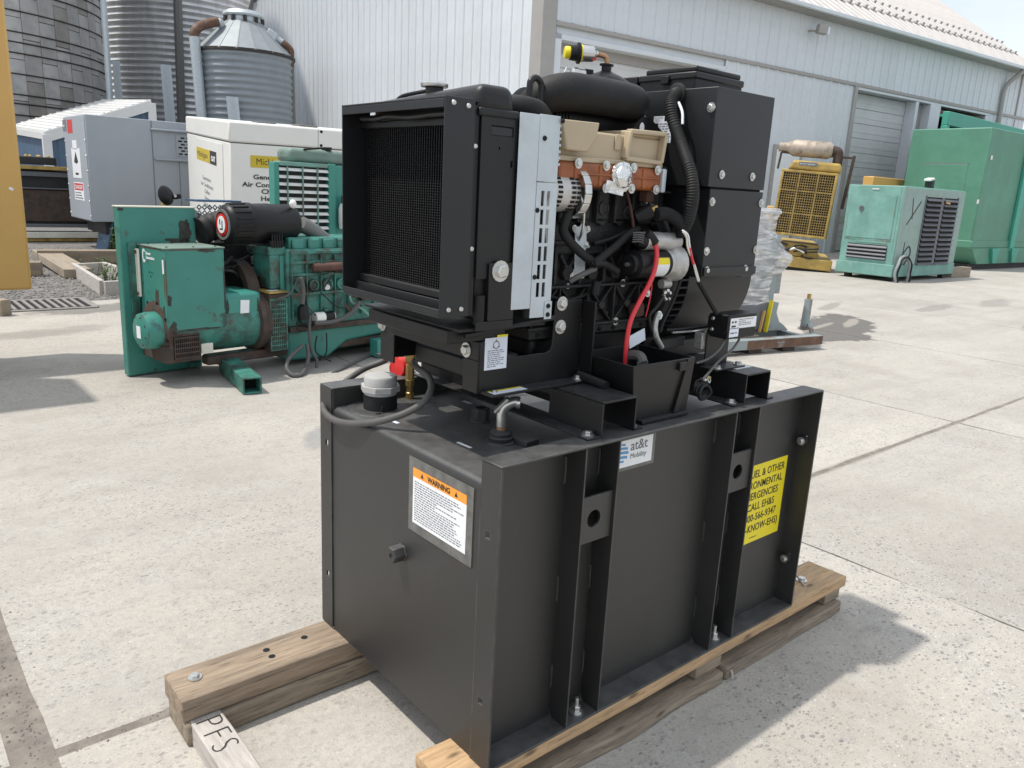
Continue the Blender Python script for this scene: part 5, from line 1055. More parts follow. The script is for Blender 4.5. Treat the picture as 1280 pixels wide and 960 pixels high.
obj('chute', MB().obox(e1, .35, .3, .25, (1,-.4,-.6)), m_galv, t, .02); obj('elbow', MB().tube([e2, e3, (e3+e4)/2, e4], .11, 10), m_rpipe, t); obj('pipe', MB().cyl(e4, e5+(e5-e4)*1.0, .10, n=10), m_airp, t); obj('pipe', MB().cyl(e1, e2, .10, n=10), m_galv, t)
world_frame()
# shed
A, B_, C_, D_s = V(3.383,23.354,2.356), V(6.180,23.724,3.444), V(6.196,28.891,3.712), V(3.198,27.437,2.580)
t = thing('tool_shed', 'small blue walled shed with a white sloping roof below the silos', 'shed', (A.x,A.y,0), False)
up = Vector((0,0,.10))
mb = MB(); mb.add([A,B_,C_,D_s,A+up,B_+up,C_+up,D_s+up], [(3,2,1,0),(4,5,6,7),(0,1,5,4),(1,2,6,5),(2,3,7,6),(3,0,4,7)]); rf = obj('roof', mb, m_shedr, t, smooth=0)
for k in range(14):
    f = (k+.5)/14; p, q = A.lerp(B_, f)+up, D_s.lerp(C_, f)+up; obj('roof_rib', MB().bar(p, q, .05, .05), m_shedr, rf)
mb = MB(); dn = Vector((0,0,-.22)); y_ = Vector((-.02,-.06,0)); mb.bar(A+y_+dn*.3, B_+y_+dn*.3, .06, .26); obj('fascia', mb, m_shedr, t); obj('fascia', MB().bar(A+Vector((-.05,0,-.05)), D_s+Vector((-.05,0,-.05)), .06, .16), m_shedr, t)
def wallq(p, q, nm, n):
    for k in range(n):
        a, b = p.lerp(q, k/n), p.lerp(q, (k+1)/n); d = (b-a).normalized(); nr_ = Vector((-d.y, d.x, 0)).normalized()*.02
        mb = MB(); m1 = a.lerp(b, .7); m2 = a.lerp(b, .85)
        mb.add([(a.x,a.y,0),(m1.x,m1.y,0),(m2.x+nr_.x,m2.y+nr_.y,0),(b.x,b.y,0),(a.x,a.y,a.z),(m1.x,m1.y,m1.z),(m2.x+nr_.x,m2.y+nr_.y,m2.z),(b.x,b.y,b.z)], [(0,1,5,4),(1,2,6,5),(2,3,7,6)]); obj(nm, mb, m_shedb, t, smooth=0)
e = Vector((0,0,-.05)); wallq(A+e, B_+e, 'wall_sheet', 10); wallq(D_s+e, A+e, 'wall_sheet', 9)
for p in (A, B_): obj('corner_post', MB().box(p.x-.12,p.x+.10,p.y-.10,p.y+.02,0,p.z), m_shedr, t, .01)
world_frame()
# low dark concrete wall behind the shed and bins
label_of(obj('block_wall', MB().box(5.4,13,34.5,34.8,0,3.0), m_stave, None), 'low grey concrete wall below the grain bin', 'wall')

# ------------------------------------------------------------------ yellow enclosure at the left edge
t = thing('yellow_enclosure', 'big yellow sheet metal enclosure cut off by the left edge of the photo', 'enclosure', (-1.2,6.6,0), False)
b = obj('body', MB().box(-2.6,.06,6.022,6.30,.57,2.80), m_ygold, t, .02)
mb = MB(); mb.box(-2.5,-.35,6.05,6.28,.30,.565); obj('base_frame', mb, m_blk, t, .01)
for x in (-2.3, -.9): obj('support_leg', MB().box(x-.1,x+.1,6.0,6.3,0,.30), m_wood2, t, .01)
p = V(-0.018,6.018,1.355); obj('paint_chip', MB().obox((p.x,6.0205,p.z), .03, .003, .02, (1,0,-.6)), m_white, t)
world_frame()
t = thing('sun_blocker', 'added unseen tall grey cabinet standing just outside the left edge of the photo', 'blocker', (-2.2,5.6,0), False)  # unseen box added beyond the left edge to throw shadow onto the yard
obj('body', MB().box(-3.2,-1.05,5.2,5.95,.15,3.0), m_grey, t, .02); obj('base_frame', MB().box(-3.1,-1.15,5.3,5.9,0,.148), m_blk, t, .01)
obj('door', MB().box(-2.9,-1.3,5.18,5.198,.3,2.8), m_grey, t, .005)
world_frame()

# ------------------------------------------------------------------ green generator on the left
GW = RZ((.492,5.049,0), 8)
t = thing('green_generator', 'worn green open generator with black air cleaner lying behind the black generator', 'generator', GW, True)
bp_ = obj('control_panel_back', MB().box(0,.585,0,.085,.01,1.282), m_green, t, .008, label='tall flat green panel box')
mb = MB(); mb.box(-.003,.589,-.004,.089,1.276,1.286); obj('top_edge', mb, m_cream, bp_, .002)
mb = MB(); mb.box(.05,.115,-.02,-.002,.44,1.02); obj('angle_bracket', mb, m_greeng, t, .004)
bx0, bx1, by0, bz0, bz1 = .117, .572, -.45, .405, 1.005
tb_ = obj('terminal_box', MB().box(bx0,bx1,by0,-.03,bz0,bz1), m_green, t, .008)
obj('box_top', MB().box(bx0-.006,bx1+.006,by0-.006,-.024,bz1,bz1+.010), m_greent, tb_, .003)
mb = MB()
for (x, y) in ((.16,-.40),(.35,-.42),(.53,-.40),(.16,-.10),(.53,-.10),(.35,-.08)): mb.cyl((x,y,bz1+.010), (x,y,bz1+.016), .008, n=6)
obj('box_screw', mb, m_rustd, tb_)
obj('lifting_strap', MB().prism([(0,0),(.055,0),(.055,.36),(0,.36)], (bx0-.003,-.012,.62), (0,-1,0), (0,0,1), .02), m_cream, t, .01)
mb = MB()
for z in (.645, .955): mb.cyl((bx0-.022,-.04,z), (bx0-.030,-.04,z), .014, n=8)
obj('strap_bolt', mb, m_rpipe, t)
lx = bx0-.0015
mb = MB(); c = V(0.117,-0.123,0.934); mb.add([], []); pts = []
for k in range(13): a = radians(40+280*k/12); pts.append((c.y-.0-.026*cos(a)*.7, c.z+.045*sin(a)))
for k in range(12): p, q = Vector((lx,pts[k][0],pts[k][1])), Vector((lx,pts[k+1][0],pts[k+1][1])); mb.bar(p, q, .014, .002, (1,0,0))
obj('maker_emblem', mb, m_white, tb_)
text('maker_name', 'Power\nGeneration', .030, m_white, tb_, (lx-.001,c.y-.035,c.z+.012), (0,-1,0), (0,0,1), 'LEFT', .0012)
obj('side_label', MB().box(lx-.001,lx,by0+.012,by0+.035,.83,.93), m_white, tb_)
mb = MB(); p = V(0.117,-0.200,0.821)
for (dy, dz) in ((0,0),(-.04,.0),(-.02,-.03)): mb.cyl((lx-.002,p.y+dy,p.z+dz), (lx,p.y+dy,p.z+dz), .006, n=6)
obj('screw_hole', mb, m_dark, tb_)
ayc, azc, ar = -.235, .405, .212
al_ = obj('alternator_barrel', MB().lathe((.16,ayc,azc), (1,0,0), [(ar*.8,0),(ar,.02),(ar,.72)], 32), m_greeng, t)
eb = obj('end_bell', MB().lathe((.145,ayc-.05,azc), (-1,0,0), [(.13,-.03),(.135,0),(.138,.11),(.128,.155),(.10,.17),(.001,.172)], 28), m_green, t)
mb = MB()
for k in range(8): a = 2*pi*k/8+.3; mb.cyl((-.014,ayc-.05+.105*cos(a),azc+.105*sin(a)), (-.024,ayc-.05+.105*cos(a),azc+.105*sin(a)), .008, n=6)
obj('bell_screw', mb, m_rustd, eb)
obj('bell_label', MB().box(-.0285,-.027,ayc-.085,ayc-.02,azc-.05,azc+.04), m_white, eb)
mb = MB(); mb.lathe((.155,ayc,azc), (-1,0,0), [(.222,0),(.222,.03),(.19,.05),(.12,.055)], 28); mb.jit(.008, 14); obj('end_frame', mb, m_rustd, t, .006)
for k in range(8): bolt((.118,ayc+.205*cos(k*pi/4+.3),azc+.205*sin(k*pi/4+.3)), (-1,0,0), .012, t, me_blks, 'frame_bolt')
mb = MB(); mb.box(.10,.16,ayc-.21,ayc+.2,.17,.30); mb.jit(.008, 14); obj('frame_foot', mb, m_rustd, t, .01)
mb = MB(); mb.box(.125,.36,by0+.004,by0+.05,.172,.395); obj('vent_box', mb, m_rustd, t, .01); obj('vent_dark', MB().box(.15,.345,by0+.001,by0+.0035,.20,.37), m_dark, t)
mb = MB(); mb.plate((.155,by0-.006,.20), (1,0,0), (0,0,1), .19, .165, [(.008+.0152*i,.008+.0152*i+.010,.012+.037*j,.012+.037*j+.027) for i in range(12) for j in range(4)], -.006); obj('vent_grille', mb, m_rustd, t)
obj('data_plate', MB().box(.375,.47,by0+.03,by0+.042,.215,.29), m_cream, t, .003)
mb = MB(); mb.box(.12,.90,by0+.006,by0+.05,.385,.405); mb.box(.575,.90,by0+.03,by0+.055,.30,.315); mb.jit(.004, 20); obj('grimy_ledge', mb, m_rustd, t, .004)
mb = MB(); mb.box(.575,.89,by0+.03,-.02,.43,.66); obj('barrel_box', mb, m_greenc, t, .03)
mb = MB(); q = V(0.721,-0.430,0.640); q2 = V(0.762,-0.430,0.454)
obj('rating_label', MB().obox(((q.x+q2.x)/2,by0+.027,.535), .075, .004, .13, (1,0,-.06)), m_white, t)
mb = MB(); mb.lathe((.86,ayc,azc), (1,0,0), [(.215,0),(.245,.01),(.250,.05),(.238,.06),(.238,.10)], 36); obj('adapter_ring', mb, m_rustd, t, .004)
lv = obj('louver_box', MB().box(.955,1.115,-.43,-.05,.155,.635), m_rustd, t, .012)
mb = MB(); mb.plate((.955,-.436,.165), (1,0,0), (0,0,1), .16, .43, [(.012+.0172*i,.012+.0172*i+.0115,.012+.037*j,.012+.037*j+.029) for i in range(8) for j in range(11)], -.006); obj('louver_grille', mb, m_greeng, lv)
obj('louver_top', MB().box(.945,1.125,-.442,-.05,.635,.650), m_ycat, lv, .004); obj('louver_label', MB().obox((1.03,-.36,.6512), .09, .05, .002, (1,.1,0)), m_white, lv)
def blot(parent, O, U, W, w, h, seed, mt=None, nm='grime_patch', jag=.5):
    rg_ = random.Random(seed); pts = []; n = 26
    for k in range(n):
        a = 2*pi*k/n; rr_ = 1-jag*.5+jag*noise.noise(Vector((cos(a)*2.2+seed, sin(a)*2.2, seed*.37)))
        c, s_ = cos(a), sin(a); f = 1/max(abs(c), abs(s_))**.6; pts.append((w/2*c*rr_*f, h/2*s_*rr_*f))
    obj(nm, MB().prism(pts, O, U, W, .0012), mt or m_oil, parent, smooth=0)
X_, Y_, Z_ = (1,0,0), (0,1,0), (0,0,1); nY = (0,-1,0)
for (x, z, w, h, sd) in ((.50,1.10,.11,.22,1), (.44,1.03,.26,.05,2), (.10,.72,.05,.11,5), (.52,.10,.12,.03,6), (.02,1.262,.05,.03,7)): blot(bp_, (x,-.0005,z), X_, Z_, w, h, sd)
for (x, z, w, h, sd, mt) in ((.34,.412,.42,.022,11,m_oil), (.16,.44,.05,.10,12,m_oil), (.44,.99,.16,.03,13,m_oil), (.565,.70,.018,.40,14,m_oil), (.122,.78,.014,.35,15,m_rpipe), (.3,1.000,.4,.010,16,m_rpipe), (.14,.64,.035,.10,17,m_oil)): blot(tb_, (x,by0-.0005,z), X_, Z_, w, h, sd, mt)
for (y, z, w, h, sd, mt) in ((-.40,.52,.05,.20,21,m_oil), (-.30,.62,.07,.22,22,m_rustd), (-.10,.45,.10,.06,23,m_oil), (-.43,.80,.015,.34,24,m_rpipe), (-.2,.998,.38,.012,25,m_rpipe)): blot(tb_, (bx0-.0005,y,z), (0,-1,0), Z_, w, h, sd, mt)
for (x, z, w, h, sd) in ((.70,.44,.24,.03,31), (.60,.55,.03,.16,32), (.86,.52,.03,.2,33)): blot(t, (x,by0+.0285,z), X_, Z_, w, h, sd)
# engine
m_e = m_greeng
eb_ = obj('engine_block', MB().box(1.14,2.45,-.40,.10,.33,.98), m_e, t, .02)
mb = MB(); rb = random.Random(6)
for i in range(9):
    x = 1.20+.14*i; mb.lathe((x+.04,-.40,.68), (0,-1,0), [(.05,0),(.05,.03),(.032,.034),(.030,.012),(.001,.012)], 16); mb.box(x-.035,x-.022,-.43,-.40,.40,.93)
for z in (.60,.76,.86,.94): mb.box(1.16,2.45,-.425,-.40,z,z+.025)
obj('block_rib', mb, m_e, eb_, .004)
mb = MB(); mb.box(1.20,2.4,-.34,.0,.96,1.07); 
for i in range(8): mb.box(1.22+.15*i,1.33+.15*i,-.37,-.34,.97,1.06)
obj('cylinder_head', mb, m_green, eb_, .02)
mb = MB(); mb.tube([(1.35,-.46,.83),(1.6,-.47,.835),(2.0,-.47,.84),(2.4,-.46,.84)], .035, 10)
for i in range(6): mb.cyl((1.40+.17*i,-.46,.835), (1.40+.17*i,-.37,.86), .03, n=8)
obj('exhaust_manifold', mb, m_rustm, eb_)
mb = MB(); mb.box(1.14,2.45,-.435,.1,.30,.345); obj('pan_rail', mb, m_rustd, eb_, .004)
mb = MB(); mb.prism([(1.15,.30),(1.15,.05),(1.55,.04),(1.75,.16),(2.4,.20),(2.4,.30)][::-1], (0,-.38,0), (1,0,0), (0,0,1), -.40); obj('oil_pan', mb, m_green, eb_, .02)
p = V(1.739,-0.440,0.469); 
obj('core_plug', MB().cyl(V(1.499,-0.440,0.659), V(1.509,-0.425,0.656), .024, n=14), m_wht, eb_)
p = V(1.239,-0.470,0.465); obj('starter_relay', MB().lathe((p.x,p.y,p.z-.05), (0,0,1), [(.045,0),(.045,.09),(.030,.11),(.018,.13)], 16), m_plas, t)
q = V(1.386,-0.460,0.411); mb = MB(); mb.lathe((q.x-.03,q.y,q.z), (1,0,0), [(.045,0),(.045,.09)], 18); mb.lathe((q.x+.06,q.y,q.z), (1,0,0), [(.04,0),(.04,.10)], 18); st_ = obj('starter_motor', mb, m_wht, t, .002)
mb = MB(); mb.lathe((q.x+.06,q.y,q.z), (1,0,0), [(.046,0),(.046,.03),(.046,.09)], 18); obj('starter_band', mb, m_plas, st_)
for r, pts in ((.019, [(1.202,-0.500,0.761), (1.223,-0.500,0.662), (1.213,-0.500,0.544)]), (.020, [(1.326,-0.500,0.374), (1.462,-0.500,0.369), (1.585,-0.500,0.385), (1.711,-0.500,0.437), (1.797,-0.500,0.522)]), (.013, [(1.281,-0.500,0.446), (1.278,-0.500,0.270), (1.299,-0.500,0.131), (1.332,-0.520,0.062), (1.310,-0.550,-0.034), (1.339,-0.600,-0.084), (1.348,-0.769,0.010), (1.767,-0.541,0.010), (1.938,-0.457,0.010)]), (.017, [(1.207,-0.500,0.197), (1.052,-0.550,0.123), (0.989,-0.600,0.054), (0.971,-0.719,0.020), (1.061,-0.717,0.020), (1.226,-0.550,0.081), (1.254,-0.500,0.205)]), (.007, [(1.183,-0.460,0.395), (1.177,-0.480,0.331), (1.253,-0.480,0.317)]), (.006, [(1.473,-0.460,0.271), (1.443,-0.500,0.114), (1.378,-0.500,0.052)]), (.006, [(1.376,-0.460,0.254), (1.366,-0.460,0.116), (1.491,-0.500,0.024)])):
    obj('engine_hose', MB().tube(pts, r, 8), m_sponge if r > .012 else m_rub, t)
obj('copper_line', MB().tube([(1.730,-0.440,0.569), (1.748,-0.450,0.512), (1.852,-0.450,0.448), (1.933,-0.450,0.384)], .012, 8), m_mint, t)
rk = random.Random(77)
for k in range(14):
    p = V((rk.uniform(1.15,2.3), -.42-rk.uniform(0,.04), rk.uniform(.36,.92))); q = p+V((rk.uniform(-.25,.3), -rk.uniform(.0,.04), rk.uniform(-.18,.12)))
    obj('engine_wire', MB().tube([p, (p+q)/2+V((0,-.03,-.04)), q], rk.choice((.005,.007,.010)), 6), rk.choice((m_rub, m_rub, m_sponge, m_rustm)), t)
for k in range(12):
    p = V((rk.uniform(1.18,2.3), -.43, rk.uniform(.38,.95))); obj('engine_fitting', MB().obox(p, rk.uniform(.03,.08), .05, rk.uniform(.03,.08), (1,0,rk.uniform(-.3,.3))), rk.choice((m_rustd, m_greeng, m_rustm, m_drk)), t, .008)
# air cleaner
cl = V((.70,-.20,1.165)); axd = V((1,0,.03)).normalized()
ac_ = obj('air_cleaner', MB().lathe(cl, axd, [(.10,0),(.118,.004),(.150,.03),(.158,.06),(.158,.18),(.166,.19),(.166,.23),(.157,.235),(.157,.40),(.150,.41),(.150,.60),(.12,.64)], 36), m_plas, t, label='black air cleaner drum with round emblem')
mb = MB()
for k in range(18): a = 2*pi*k/18; mb.bar(cl+axd*.05+V((0,.157*cos(a),.157*sin(a))), cl+axd*.18+V((0,.160*cos(a),.160*sin(a))), .016, .014, (0,cos(a),sin(a)))
obj('drum_rib', mb, m_plas, ac_)
obj('emblem_rim', MB().ring(cl-axd*.006, axd, .098, .118, .012, 28), m_airp, ac_)
obj('emblem_disc', MB().cyl(cl-axd*.002, cl-axd*.006, .085, n=28), m_redp, ac_); 
mb = MB(); mb.lathe(cl-axd*.007, (-1,0,0), [(.001,0),(.058,0),(.058,.002),(.001,.002)], 24)
for w in mb.v: w.z = cl.z+(w.z-cl.z)*1.15
obj('emblem_shield', mb, m_white, ac_)
mb = MB(); 
for (dy, dz, w, h) in ((.02,.02,.012,.04),(-.015,.0,.012,.06),(.0,-.035,.05,.01)): mb.box(cl.x-.0105,cl.x-.010,cl.y+dy-w/2,cl.y+dy+w/2,cl.z+dz-h/2,cl.z+dz+h/2)
obj('emblem_mark', mb, m_ink, ac_)
mb = MB(); pts = [(.60,-.02,1.10),(.70,-.01,1.13),(.80,.0,1.15),(.9,-.03,1.16)]; mb.tube(pts, .11, 18, 8, lambda t_, i: 1 if i % 4 < 2 else .9); obj('rubber_elbow', mb, m_rub, t)
mb = MB(); mb.box(1.02,1.14,-.36,-.06,.99,1.05); obj('cleaner_strap', mb, m_plas, t, .01)
mb = MB()
for k in range(5): mb.box(1.03+.022*k,1.04+.022*k,-.365,-.355,.99,1.10)
obj('strap_rib', mb, m_plas, t)
mb = MB(); mb.box(1.00,1.155,-.36,-.02,.93,1.0); mb.box(1.01,1.10,-.36,-.10,.66,.935); obj('cleaner_bracket', mb, m_greeng, t, .01); obj('bracket_side', MB().box(1.102,1.17,-.355,-.08,.64,.93), m_greenc, t, .006)
pp = [(1.407,-0.200,1.170), (1.509,-0.200,1.123), (1.621,-0.200,1.047), (1.745,-0.200,0.970), (1.935,-0.200,0.887)]
obj('intake_pipe', MB().tube(pp, .066, 14), m_airp, t); obj('dust_valve', MB().sphere((1.269,-0.300,1.337), .03, 8, (1,1,1.2)), m_wht, t)
# dark bits behind the terminal box: flywheel arc, linkage, blue guard
mb = MB(); mb.ring((.86,-.02,.60), (1,0,0), .20, .27, .10, 30); obj('bell_housing', mb, m_rustd, t)
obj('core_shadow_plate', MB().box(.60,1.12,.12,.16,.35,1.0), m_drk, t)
mb = MB(); rr_ = random.Random(12)
for k in range(12):
    p = V((rr_.uniform(.60,1.0), rr_.uniform(-.2,.05), rr_.uniform(.72,.97))); mb.tube([p, p+V((rr_.uniform(.05,.2),rr_.uniform(-.1,.1),rr_.uniform(-.05,.05))), p+V((rr_.uniform(.2,.4),0,rr_.uniform(-.12,.06)))], rr_.uniform(.006,.013), 6)
obj('control_linkage', mb, m_drk, t)
# skid with outrigger foot
obj('skid_rail', MB().box(.45,3.0,-.36,-.26,.10,.17), m_rustd, t, .01); mb = MB(); mb.box(1.6,2.9,-.10,.10,.02,.14); obj('skid_rail', mb, m_greeng, t, .01)
mb = MB(); A_, B2 = V((.655,-.28,.075)), V((.466,-.985,.065)); d_ = (B2-A_).normalized(); sd = V((-d_.y,d_.x,0)).normalized()
for (o, w, h) in ((V((0,0,.055)),.135,.012),(V((0,0,-.055)),.135,.012),(sd*.062,.012,.12),(-sd*.062,.012,.12)): mb.bar(A_+o, B2+o, w, h)
obj('outrigger_tube', mb, m_greeng, t, .004); obj('tube_void', MB().bar(A_, B2-d_*.12, .11, .095), m_dark, t)
mb = MB(); mb.bar(A_+V((.25,.0,.07)), A_+V((-.18,0,.07)), .10, .05); mb.jit(.006, 12); obj('cross_member', mb, m_greeng, t, .008)
mb = MB(); p = V((2.05,-.45,.08)); mb.box(1.95,2.9,-.56,-.44,.01,.17); obj('front_mount', mb, m_greenc, t, .01); mb = MB(); mb.tube([(2.0,-.57,.10),(2.03,-.60,.13),(2.06,-.57,.08),(2.02,-.575,.06),(2.2,-.62,.01)], .012, 6); obj('rope_end', mb, m_airp, t)
mb = MB()
for i in range(9):
    for j in range(3): x, z = .70+.045*i, 1.17+.045*j; mb.tube([(x,.16,z),(x+.018,.16,z+.018),(x,.16,z+.036),(x-.018,.16,z+.018),(x,.16,z)], .006, 4, 1)
mb.box(.66,1.05,.12,.30,1.322,1.337); o = obj('blue_guard', mb, m_blueg, t); o['label'] = 'dusty blue wire guard behind the panel'
for m_ in (m_blue,): pass
world_frame()
t = thing('rain_cap', 'black exhaust rain cap on a yellow pipe behind the green panel', 'rain cap', GW @ Matrix.Translation((.359,.45,0)), True)
p = V(0.559,0.450,1.344); z = p.z; x = p.x-.359
obj('pipe', MB().cyl((x,0,.2), (x,0,z-.02), .03, n=12), m_ycat, t); obj('cap_flap', MB().lathe((x-.01,-.03,z+.01), (.35,-1,.25), [(.075,0),(.08,.01),(.06,.03),(.02,.035)], 18), m_plas, t); obj('counterweight', MB().obox((x+.09,-.03,z+.005), .06, .03, .04, (1,0,.2)), m_plas, t, .01)
obj('flap_bolt', MB().cyl((x+.06,-.06,z+.01), (x+.06,-.05,z+.01), .012, n=8), m_zinc, t); obj('foot', MB().box(x-.15,x+.15,-.15,.15,.0,.2), m_ycat, t, .01)
world_frame()
# ------------------------------------------------------------------ second green machine: radiator with louvres
t = thing('green_radiator_unit', 'clean green radiator with pale louvre slats between the white trailer and black radiator', 'radiator', GW @ Matrix.Translation((1.78,.80,0)), True)
mb = MB(); mb.box(.0,.055,.0,.10,.45,1.685); obj('frame_post', mb, m_greenc, t, .008); obj('frame_post', MB().box(.615,.70,-.005,.10,.45,1.70), m_greenc, t, .008)
obj('frame_top', MB().box(.055,.615,.0,.10,1.655,1.695), m_mint, t, .006); obj('frame_bottom', MB().box(.055,.615,.0,.10,.45,.55), m_greenc, t, .006)
sl = MB(); sl.bar((.055,.01,0), (.615,.01,0), .034, .006, (0,-1.2,1)); me = sl.mesh('louvre_slat', m_wht, 30, Matrix.Identity(4))
for k in range(16): inst('louvre_slat', me, Matrix.Translation((0,0,.58+.0695*k)), t)
for x in (.14, .31, .48): obj('slat_tie', MB().box(x-.006,x+.006,-.012,.0,.56,1.65), m_mint, t)
obj('dark_core', MB().box(.055,.615,.06,.09,.55,1.655), m_drk, t); obj('shroud', MB().box(.70,1.5,.02,.5,.45,1.69), m_greenc, t, .02); obj('shroud', MB().box(.05,.70,.101,.16,.45,1.66), m_greenc, t, .01)
mb = MB(); mb.box(.20,1.2,.04,.30,1.695,1.83); obj('header_tank', mb, m_greent, t, .05, seg=4); obj('filler_pipe', MB().tube([(.36,.05,1.82),(.55,.0,1.845),(.65,.0,1.85)], .01, 6), m_plas, t); obj('filler_cap', MB().lathe((.66,.1,1.825), (0,0,1), [(.05,0),(.05,.02)], 12), m_plas, t)
obj('base_rail', MB().box(.05,2.6,.1,.45,.0,.44), m_greeng, t, .02)
p = V(2.504,0.750,1.191); p = p-V((1.78,.80,0)); ff = obj('fuel_filter', MB().lathe((p.x+.05,p.y,p.z-.13), (0,0,1), [(.055,0),(.06,.02),(.06,.05),(.064,.06),(.064,.20),(.05,.25),(.02,.26)], 18), m_wht, t); obj('filter_head', MB().cyl((p.x+.05,p.y,p.z+.13), (p.x+.05,p.y,p.z+.20), .035, n=12), m_plas, t)
world_frame()

# ------------------------------------------------------------------ white trailer generator with lettering
MW = axes_m((3.546,10.909,2.33), (.98480775,-.17364818,0), (.17325426,.98257374,.06731876), (-.01168978,-.06629604,.99773152))
t = thing('white_trailer_generator', 'white enclosed trailer generator with yellow logo plates and black lettering', 'generator', MW, True)
body = obj('body', MB().box(.015,3.4,.015,4.16,-1.72,-.312), m_wht, t, .02)
obj('roof_cap', MB().box(0,3.42,0,4.18,-.305,0), m_wht, t, .03); obj('cap_seam', MB().box(.02,3.39,.02,4.15,-.313,-.304), m_ink, t)
mb = MB(); mb.box(1.358,1.365,-.002,.0,-.30,-.02); obj('cap_joint', mb, m_inkg, t)
for p in ((1.41,-.001,-.05), (1.41,-.001,-.26)): bolt(p, (0,-1,0), .018, t, me_blks, 'screw')
mb = MB(); mb.box(.004,.013,.55,3.0,-1.7,-.36); obj('side_door', mb, m_wht, t, .004)
mb = MB(); mb.box(.6,.9,.8,1.2,.0,.02); mb.box(1.2,1.5,.5,1.0,.0,.03); obj('roof_hatch', mb, m_lblg, t, .005)
a, b, c_ = V(0.316,0.012,-0.476), V(0.925,0.012,-0.475), V(0.317,0.012,-0.655)
h = a.z-c_.z; lp = obj('logo_plate', MB().box(a.x,a.x+1.05,.010,.0145,c_.z,a.z), m_yel, t); lp.data.materials[0] = m_yelc = M('golden_label', (.56,.42,.03), .45, 0, .05, 8)
text('logo_name', 'Michigan', h*.80, m_ink, t, (a.x+h*.45,.0092,c_.z+h*.23), (1,0,0), (0,0,1), 'LEFT', .0, 1, .86)
lm = .113
for s_, p in (('Generators', (0.351,0.009,-0.830)), ('Air Conditioners', (0.188,0.009,-0.946)), ('Chillers', (0.472,0.009,-1.046)), ('Heaters', (0.462,0.009,-1.156)), ('Distribution', (0.363,0.009,-1.270))):
    text('lettering', s_, .098, m_ink, t, p, (1,0,0), (0,0,1), 'LEFT', .0022, 1.0, 1.28)
a, b, c_ = V(0.012,3.008,-0.510), V(0.012,1.063,-0.496), V(0.012,2.994,-0.725)
y1, y0 = a.y, b.y; y0, y1 = min(y0,y1), max(y0,y1); zt_, zb2 = a.z, c_.z
obj('logo_plate', MB().box(.0015,.0038,y0,y1,zb2,zt_), m_yelc, t); ym = y0+(y1-y0)*.30; obj('logo_block', MB().box(.0005,.0014,y0,ym,zb2,zt_), m_ink, t)
text('logo_name', 'Michigan', (zt_-zb2)*.62, m_ink, t, (.001,y1-.08,zb2+(zt_-zb2)*.30), (0,-1,0), (0,0,1), 'LEFT', .0, 1, (y1-ym)/.60)
text('logo_mark', 'CAT', (zt_-zb2)*.5, m_white, t, (-.0002,(y0+ym)/2,zb2+(zt_-zb2)*.26), (0,-1,0), (0,0,1), 'CENTER', .006, 1, 1.7)
p0 = V(0.012,2.048,-1.014); p1 = V(0.012,1.980,-1.501)
for i, s_ in enumerate(('Generators', 'Air Conditioners', 'Chillers', 'Heaters', 'Distribution')):
    text('lettering', s_, .092, m_inkg, t, (.0035,p0.y+(p1.y-p0.y)*i/4*.5,p0.z-.025-.113*i), (0,-1,0), (0,0,1), 'CENTER', .002, 1.0, 1.9)
mb = MB(); mb.box(.2,3.2,.4,3.9,-1.95,-1.725); obj('chassis', mb, m_blk, t)
for x in (.15, 3.2): obj('wheel', MB().lathe((x,2.2,-1.95), (1,0,0), [(.2,0),(.36,.02),(.37,.1),(.36,.2),(.2,.22)], 24), m_rub, t, label='rubber trailer wheel')
obj('jack_leg', MB().cyl((1.6,.4,-2.36), (1.6,.4,-1.7), .05, n=10), m_galv, t)
world_frame()

# ------------------------------------------------------------------ grey generator far left
HW = RZ((2.632,15.578,0), .8)
t = thing('grey_generator', 'grey boxed generator with warning stickers raised on a dark frame at left', 'generator', HW, True)
obj('body', MB().box(0,3.6,0,1.70,.55,2.512), m_grey, t, .012)
obj('end_panel', MB().box(-.012,.0,.03,1.66,.57,2.49), m_grey, t, .004)
mb = MB(); mb.box(1.16,1.175,-.008,.0,.55,2.50); mb.box(1.66,1.67,-.006,0,.55,1.80); obj('panel_seam', mb, m_inkg, t)
obj('rain_lip', MB().box(1.15,3.6,-.06,.0,2.32,2.36), m_grey, t, .01); obj('rain_lip', MB().box(1.2,3.6,-.06,.0,1.76,1.80), m_grey, t, .01)
vh = [(.04+.115*i+(.05 if j % 2 else 0), .04+.115*i+.08+(.05 if j % 2 else 0), .03+.062*j, .03+.062*j+.03) for i in range(14) for j in range(6)]
obj('vent_screen', MB().plate((1.62,-.012,1.86), (1,0,0), (0,0,1), 1.72, .41, vh, -.012), m_grey, t); obj('vent_dark', MB().box(1.64,3.32,-.006,.0,1.88,2.25), m_dark, t)
for p in ((.62,-.002,.72), (1.02,-.002,.72)): bolt(p, (0,-1,0), .02, t, me_btn, 'screw')
for k in range(7):
    for yy in (.06, 1.62): bolt((-.013,yy,.65+.28*k), (-1,0,0), .016, t, me_btn, 'rivet')
def sticker(y, z, w, h, mt, parent=t): return obj('sticker', MB().box(-.0150,-.0125,y-w/2,y+w/2,z-h/2,z+h/2), mt, parent)
p = V(0.000,1.574,2.346); sticker(p.y, p.z, .30, .22, m_inkg); p = V(0.000,1.151,2.320); sticker(p.y, p.z, .40, .25, m_redp)
p = V(0.000,0.888,1.971); s1 = sticker(p.y, p.z, .34, .17, m_white); p = V(0.000,0.850,1.625); s1 = sticker(p.y, p.z, .66, .56, m_white)
